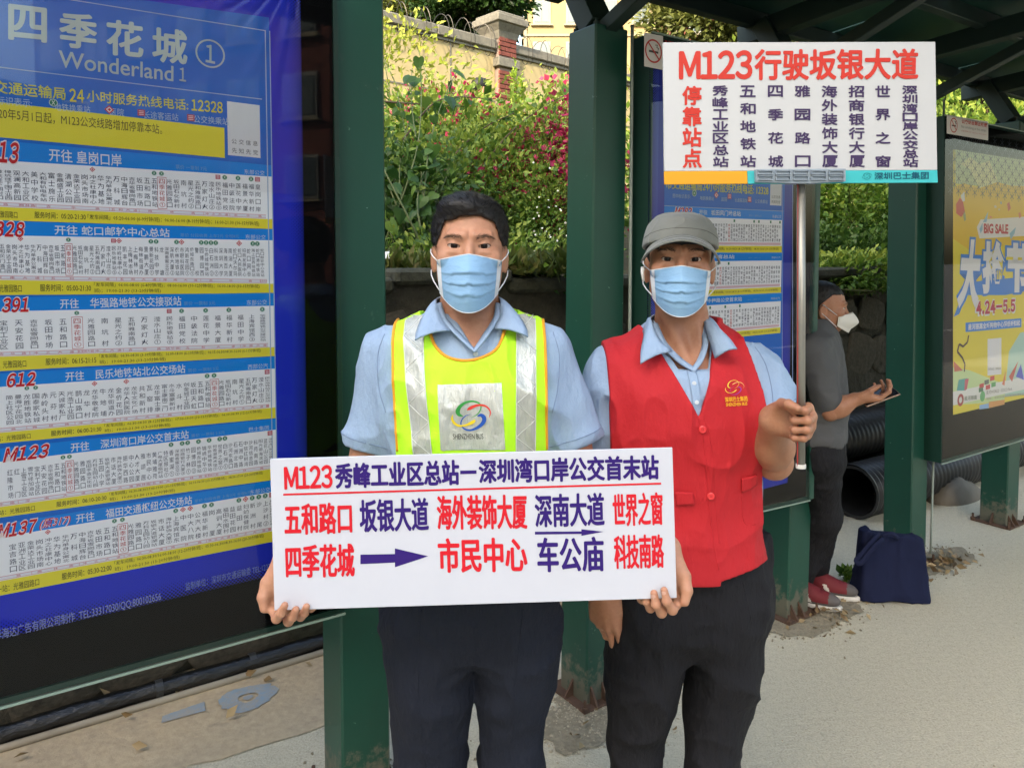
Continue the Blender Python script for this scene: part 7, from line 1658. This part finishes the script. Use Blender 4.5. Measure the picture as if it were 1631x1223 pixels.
rng = np.random.default_rng(54); mb0 = MB()
for k_ in range(8):
    a = 2 * pi * k_ / 8; d = np.array([cos(a), sin(a), 0]); e_ = np.array([-sin(a), cos(a), 0]); mb0.add([[0, 0, 0], d * .0045 + e_ * .0017, d * .007, d * .0045 - e_ * .0017], [(0, 1, 2, 3)])
me = mesh_from('daisy', np.concatenate(mb0.V), mb0.F, [M_white]); a_ = me.attributes.new('tone', 'FLOAT', 'POINT'); a_.data.foreach_set('value', np.full(len(me.vertices), .6, np.float32))
for k_ in range(45):
    o = bpy.data.objects.new('daisy', me); link(o, dz); o.location = tuple(W(rng.normal(872, 22), rng.normal(375, 35), rng.uniform(4.3, 4.5))); o.rotation_euler = (rng.normal(1.1, .4), rng.normal(0, .4), 0)
# a scrap of white tissue on the wall head
r = np.random.default_rng(3); G = np.array([[W(606 + 24 * i / 7 + r.normal(0, 1.2), 411 - 10 * j / 4 + r.normal(0, 1.5), 3.62 + .02 * j + r.normal(0, .006)) for j in range(5)] for i in range(8)]); mb = MB(); mb.grid(G)
o = mb.build('tissue_scrap', mat('white_tissue', S('d5d3cc'), .8), smooth=True); solidify(o, .001); tag(o, 'crumpled white tissue lying on the wall head by the left post', 'litter')

# ================================================================== TREES
def tree(label, ctr, rad, base_z, nl, size, m, seed, ncl=90, r0=.12, group='trees beyond the boundary wall'):
    rng = np.random.default_rng(seed); ctr = np.asarray(ctr, float); rad = np.asarray(rad, float); b = np.array([ctr[0], ctr[1], base_z])
    t = thing('broadleaf_tree', label, 'tree', b, group); C, D, ce, tone = clumps(ctr, rad, ncl, nl, rng, .17)
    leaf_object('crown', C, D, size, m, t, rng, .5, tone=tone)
    f = ctr - np.array([0, 0, rad[2] * .4]); mb = MB(); P = [b + (f - b) * x + np.array([.12 * sin(x * 4), .1 * sin(x * 3), 0]) for x in np.linspace(0, 1, 8)]; mb.tube(P, np.linspace(r0, r0 * .6, 8), 9); mb.build('trunk', M_bark, t, smooth=True)
    for e in ce[:16]:
        tt = np.linspace(0, 1, 6)[:, None]; mb = MB(); mb.tube(P[-1] + (e - P[-1]) * tt + np.sin(tt * pi) * rng.normal(0, .08, 3), np.linspace(r0 * .45, r0 * .08, 6), 5); mb.build('limb', M_bark, t, smooth=True)
    return t
tree('round dark green tree rising behind the cream wall left of the brick pier', W(752, -5, 15.5), (1.15, 1.1, .72), 2.0, 16000, .13, ML_dark, 61)
tree('grey green bush topped tree behind the wall at far upper left', W(640, 25, 16), (.75, .8, .45), 2.0, 5000, .12, ML_olive, 62)
tree('olive green tree between the middle post and the raised sign', W(1150, 30, 14), (1.35, 1.1, .85), 2.0, 15000, .13, ML_olive, 63)
tree('leafy tree with pale trunk above the sale poster panel', W(1575, 140, 9.0), (1.1, .8, .95), 1.9, 12000, .10, ML_mid, 64, r0=.1)
tree('distant tree beyond the wall right of the panels', W(1750, 150, 12.0), (1.8, 1.2, 1.5), 1.9, 8000, .13, ML_mid, 65)
tree('tree behind the left timetable panel', W(430, 60, 11.0), (1.4, 1.2, 1.3), 1.9, 8000, .12, ML_dark, 66)

# ================================================================== BUILDINGS
M_yel = mat('yellow_render', S('8f835f'), .9, nz=[(.3, .5, S('837756')), (3, .3, S('988c68'))], bump=(5, .2, .02))
M_band = mat('cream_band', S('989078'), .9, nz=(1, .4, S('8a826a')))
M_win = mat('window_pane', S('5c6a6c'), .12, spec=.8)
M_frame = mat('window_frame', S('80827c'), .5)
M_redb = mat('terracotta_render', S('6f3c2f'), .9, nz=(.6, .5, S('603328')))
M_orange = mat('orange_tiles', S('8a5230'), .85, nz=(1, .5, S('7a4729')))
M_grey = mat('grey_render', S('6f6a62'), .9, nz=(.4, .5, S('5d5953')))
def building(label, x0, x1, y0, y1, H, m, seed, ww=1.1, wh=1.5, bay=3.0, storey=3.1, z0=0.0, faces='S', zmin=0, balcony=False):
    r = np.random.default_rng(seed); t = thing('apartment_building', label, 'building', ((x0 + x1) / 2, (y0 + y1) / 2, z0))
    mb = MB(); mb.box([x0, y0, z0], [x1, y1, H]); mb.build('wall', m, t); mb = MB(); mb.box([x0 - .3, y0 - .3, H + .002], [x1 + .3, y1 + .3, H + .5]); mb.build('roof', M_band, t)
    fm = MB(); fm.obox([0, 0, 0], [ww / 2 + .1, 0, 0], [0, .06, 0], [0, 0, wh / 2 + .1]); fme = mesh_from('window', np.concatenate(fm.V), fm.F, [M_frame])
    pm = MB(); pm.obox([-ww / 4, 0, 0], [ww / 4 - .03, 0, 0], [0, .06, 0], [0, 0, wh / 2 - .04]); pme = mesh_from('pane', np.concatenate(pm.V), pm.F, [M_win])
    lm = MB(); lm.obox([0, 0, 0], [ww / 2 + .25, 0, 0], [0, .14, 0], [0, 0, .06]); lme = mesh_from('sill', np.concatenate(lm.V), lm.F, [M_band])
    for (fc, L, org, dx, ny) in (('S', x1 - x0, (x0, y0), (1, 0), (0, -1)), ('W', y1 - y0, (x0, y0), (0, 1), (-1, 0)), ('N', x1 - x0, (x0, y1), (1, 0), (0, 1)), ('E', y1 - y0, (x1, y0), (0, 1), (1, 0))):
        if fc not in faces: continue
        nb = max(1, int(L / bay)); ang = {'S': 0, 'W': -pi / 2, 'N': pi, 'E': pi / 2}[fc]
        for i in range(nb):
            for j in range(int((H - z0) / storey)):
                z = z0 + j * storey + 1.7
                if z < zmin: continue
                a = (i + .5) * L / nb; p = Vector((org[0] + dx[0] * a + ny[0] * .03, org[1] + dx[1] * a + ny[1] * .03, z))
                w = bpy.data.objects.new('window', fme); link(w, t); w.location = p; w.rotation_euler = (0, 0, ang)
                for k_ in (0, 1):
                    q = bpy.data.objects.new('pane', pme); COL.objects.link(q); q.parent = w; q.location = (k_ * ww / 2, -.035, 0)
                q = bpy.data.objects.new('sill', lme); COL.objects.link(q); q.parent = w; q.location = (0, -.06, -wh / 2 - .17)
        if fc == 'S':
            for i in range(nb + 1):
                if i % 2 == 0: mb = MB(); mb.box([x0 + i * L / nb - .12, y0 - .16, z0], [x0 + i * L / nb + .12, y0 - .002, H - .01]); mb.build('pilaster', M_band, t)
            for j in range(int((H - z0) / storey)):
                if z0 + j * storey > zmin - 3: mb = MB(); mb.box([x0, y0 - .10, z0 + j * storey - .1], [x1, y0 - .004, z0 + j * storey + .08]); mb.build('string_course', M_band, t)
            if balcony:
                for j in range(int((H - z0) / storey)):
                    z = z0 + j * storey
                    if z > zmin - 3: mb = MB(); mb.box([x0 + L * .62, y0 - 1.3, z], [x0 + L * .8, y0 - .17, z + .95]); mb.build('balcony', M_band, t)
    return t
building('tall pale yellow apartment block behind the pier and the middle post', 1.0, 16, 58, 72, 46, M_yel, 1, ww=1.15, wh=1.6, bay=2.5, zmin=10, faces='SW', balcony=True)
building('terracotta building right of the yellow apartment block', 10.6, 26, 50, 56, 26, M_redb, 2, zmin=10, faces='S')
building('orange tiled building behind the wall at far upper left', -11.5, -8.7, 45, 55, 22, M_orange, 3, zmin=10, faces='S')
building('white building with windows behind the grey green tree', -8.2, -4.6, 52, 62, 30, mat('white_render', S('8c8d8a'), .9, nz=(.5, .4, S('7d7e7a'))), 4, ww=1.3, zmin=10, faces='S', bay=1.8)
building('long pale building far behind the shelter', 27, 90, 70, 90, 30, M_yel, 5, zmin=8, faces='S', bay=5)
building('long grey building far behind the left panel', -70, -12, 60, 75, 26, M_grey, 6, zmin=8, faces='S', bay=5)
# across the road, behind the camera (two seen mirrored in the glass; grey block added to cast shade)
building('unseen tall grey block added across the road to shade the shelter', -60, -2.5, -34, -18, 19.6, M_grey, 7, faces='N', ww=1.6, bay=2.6)
building('lower building across the road, mirrored in the panels', 4, 20, -40, -26, 8.0, M_grey, 8, faces='N', ww=1.4, bay=2.6)
building('brown tower across the road down the street, mirrored in the panels', 22, 42, -30, -14, 15, M_redb, 9, faces='NW', ww=1.4, bay=2.6)
# ================================================================== BAG AND LITTER
bgt = thing('tote_bag', 'navy cloth tote bag slumped against the foot of a green post', 'bag', GND(1420, 950))
M_bag = mat('navy_bag_cloth', S('131934'), .85, spec=.2, nz=(8, .3, S('1c2342')), bump=[(300, .3, .0008), (12, .5, .01, (1, 1, .5))])
YG = 3.47
bcx = W(1420, 950, YG)[0]; bl, br_ = W(1363, 900, YG)[0] - bcx, W(1474, 900, YG)[0] - bcx; bh_ = .315
def bag(P):
    q = P - arr(bcx, YG, 0); z = np.clip(q[:, 2] / bh_, 0, 1); x0 = bl + .022 * z; x1 = br_ - .016 * z; cx_ = (x0 + x1) / 2; hw = (x1 - x0) / 2; hd_ = .062 * (1 - .72 * z) + .008
    dx = np.abs(q[:, 0] - cx_) - hw + .02; dy = np.abs(q[:, 1] - .02 * z) - hd_ + .012; top = q[:, 2] - bh_ * (.93 + .07 * (q[:, 0] - cx_ < -.1) - .05 * np.clip((q[:, 0] - cx_) / .15, 0, 1)); dz = np.maximum(top, .008 - q[:, 2])
    d = np.sqrt(np.maximum(dx, 0) ** 2 + np.maximum(dy, 0) ** 2) - .016 + np.minimum(np.maximum(dx, dy), 0); d = smax(d, dz, .006)
    return d + folds(q, .012, (10, 6, 3.2), 4.0) + folds(q, .005, (22, 12, 12), 1.0)
mobj('bag_body', *surface(bag, arr(bcx - .22, YG - .12, 0.0), arr(bcx + .22, YG + .13, .36), .006), M_bag, bgt, smooth=True)
def strap(pts, w=.011):
    P = np.array([W(u, v, Y) for u, v, Y in pts]); tt = np.linspace(0, len(P) - 1, 26); P = np.stack([cr(tt, np.arange(len(P)), P[:, k_]) for k_ in range(3)], 1); T = np.gradient(P, axis=0); T /= np.linalg.norm(T, axis=1)[:, None]; Sd = np.cross(T, arr(0, -1, 0.15)); Sd /= np.linalg.norm(Sd, axis=1)[:, None]
    G = np.stack([P - Sd * w, P, P + Sd * w], 1); mb = MB(); mb.grid(G); o = mb.build('strap', M_bag, bgt, smooth=True); solidify(o, .003, 0)
strap([(1402, 850, 3.43), (1390, 862, 3.39), (1375, 880, 3.375), (1364, 892, 3.37), (1372, 896, 3.365), (1392, 872, 3.375), (1408, 858, 3.41)], .012)
strap([(1405, 862, 3.42), (1408, 853, 3.41), (1420, 850, 3.41), (1432, 858, 3.43)], .009)
# gravel, grit and dead leaves round the foot of the posts
r = np.random.default_rng(77)
def grit(name, label, c, rad, n, size, m, cat='gravel'):
    P = r.normal(0, 1, (n, 2)) * rad; V = []; F = []
    for i, (x, y) in enumerate(P):
        s_ = size * r.uniform(.4, 1.5); b = np.asarray(c) + U * x + NB * y; q = r.normal(0, 1, (6, 3)); q = np.array([[1, 0, 0], [-1, 0, 0], [0, 1, 0], [0, -1, 0], [0, 0, 1], [0, 0, -1.0]]) * r.uniform(.5, 1, (6, 1)) * s_; a = r.uniform(0, 6); Rz = np.array([[cos(a), -sin(a), 0], [sin(a), cos(a), 0], [0, 0, 1]]); V.append(b + q @ Rz.T + [0, 0, s_ * .35])
        F += [[i * 6 + k_ for k_ in f] for f in ((0, 2, 4), (2, 1, 4), (1, 3, 4), (3, 0, 4), (2, 0, 5), (1, 2, 5), (3, 1, 5), (0, 3, 5))]
    o = mobj(name, np.concatenate(V), F, m); tag(o, label, cat, kind='stuff'); return o
M_grit = mat('gravel_grit', S('8f8672'), .95, nz=(70, .9, S('b9af99'))); M_peb = mat('dark_grit', S('726a58'), .95, nz=(60, .9, S('978c76')))
grit('gravel', 'loose gravel round the foot of the post between the two men', SC(1.72, 1.99, 0), (.16, .09), 1500, .006, M_grit)
grit('gravel', 'loose grit round the foot of the post below the middle panel', SC(2.92, 1.98, 0), (.15, .07), 900, .006, M_peb)
grit('gravel', 'dark grit round the foot of the post behind the bag', SC(3.98, 2.0, 0), (.13, .07), 800, .006, M_peb)
grit('gravel', 'grit at the foot of the left post', SC(.85, 2.0, 0), (.14, .09), 900, .006, M_peb)
grit('loose_stones', 'small stones scattered over the pavement', SC(2.6, 1.2, 0), (2.2, 1.0), 500, .0035, M_grit)
ML_dead = leaf_mat('dead_leaf', S('5a4630'), S('85704e'), S('b3a07a'), .1)
def dead(label, c, rad, n, size, seed):
    rg = np.random.default_rng(seed); P = np.stack([np.asarray(c) + U * a + NB * b for a, b in rg.normal(0, 1, (n, 2)) * rad]); P[:, 2] = .012 + rg.uniform(0, .02, n); o = leaf_object('dead_leaves', P, np.column_stack([rg.normal(0, 1, (n, 2)), rg.normal(0, .15, n)]), size, ML_dead, None, rg, .55); tag(o, label, 'dead leaves', kind='stuff')
dead('dry brown leaves heaped at the post foot right of the tote bag', SC(4.02, 1.93, 0), (.11, .05), 60, .045, 1)
dead('dry leaves and splinters by the post foot near the red shoes', SC(2.98, 1.9, 0), (.12, .06), 32, .04, 2)
dead('few dry leaves by the post between the two men', SC(1.8, 1.9, 0), (.14, .07), 40, .04, 3)
dead('dry leaves scattered along the foot of the stone wall', SC(4, 2.75, 0), (2.5, .08), 200, .05, 4)
# ragged patches of dirt under the grit
for i, (s0, c0, rx, ry) in enumerate(((1.72, 1.98, .30, .16), (2.98, 1.98, .30, .14), (4.02, 1.97, .26, .12), (.85, 1.98, .22, .15))):
    V = [SC(s0, c0, .0045)]; n = 40; rg = np.random.default_rng(i + 5)
    for k_ in range(n):
        a = 2 * pi * k_ / n; j = 1 + .18 * sin(2 * a + i) + .12 * sin(5 * a) + rg.normal(0, .07); V.append(SC(s0 + rx * cos(a) * j, c0 + ry * sin(a) * j, .0045))
    o = mobj('dirt_patch', V, [[0, 1 + k_, 1 + (k_ + 1) % n] for k_ in range(n)], M_dirt2); o['kind'] = 'structure'
w_ = thing('weed', 'small green weed sprouting left of the tote bag', 'weed', GND(1352, 935)); rg = np.random.default_rng(5); b = GND(1354, 925)
P = b + rg.normal(0, .03, (40, 3)) * [1, 1, 0] + [0, 0, .02]; leaf_object('leaf_tuft', P, rg.normal(0, .5, (40, 3)) + [0, 0, .9], .06, ML_mid, w_, rg, .6)
w_['kind'] = 'thing'
# crumpled paper in the mouth of the pipe
c = GND(1350, 815) + arr(0, .1, .03); V, F = surface(lambda P: ell(P, c, (.03, .02, .028)) + folds(P, .02, (50, 50, 50), 1), c - .06, c + .06, .006); o = mobj('paper_scrap', V, F, M_sole, smooth=False); tag(o, 'crumpled white paper lying in the mouth of the corrugated pipe', 'litter')
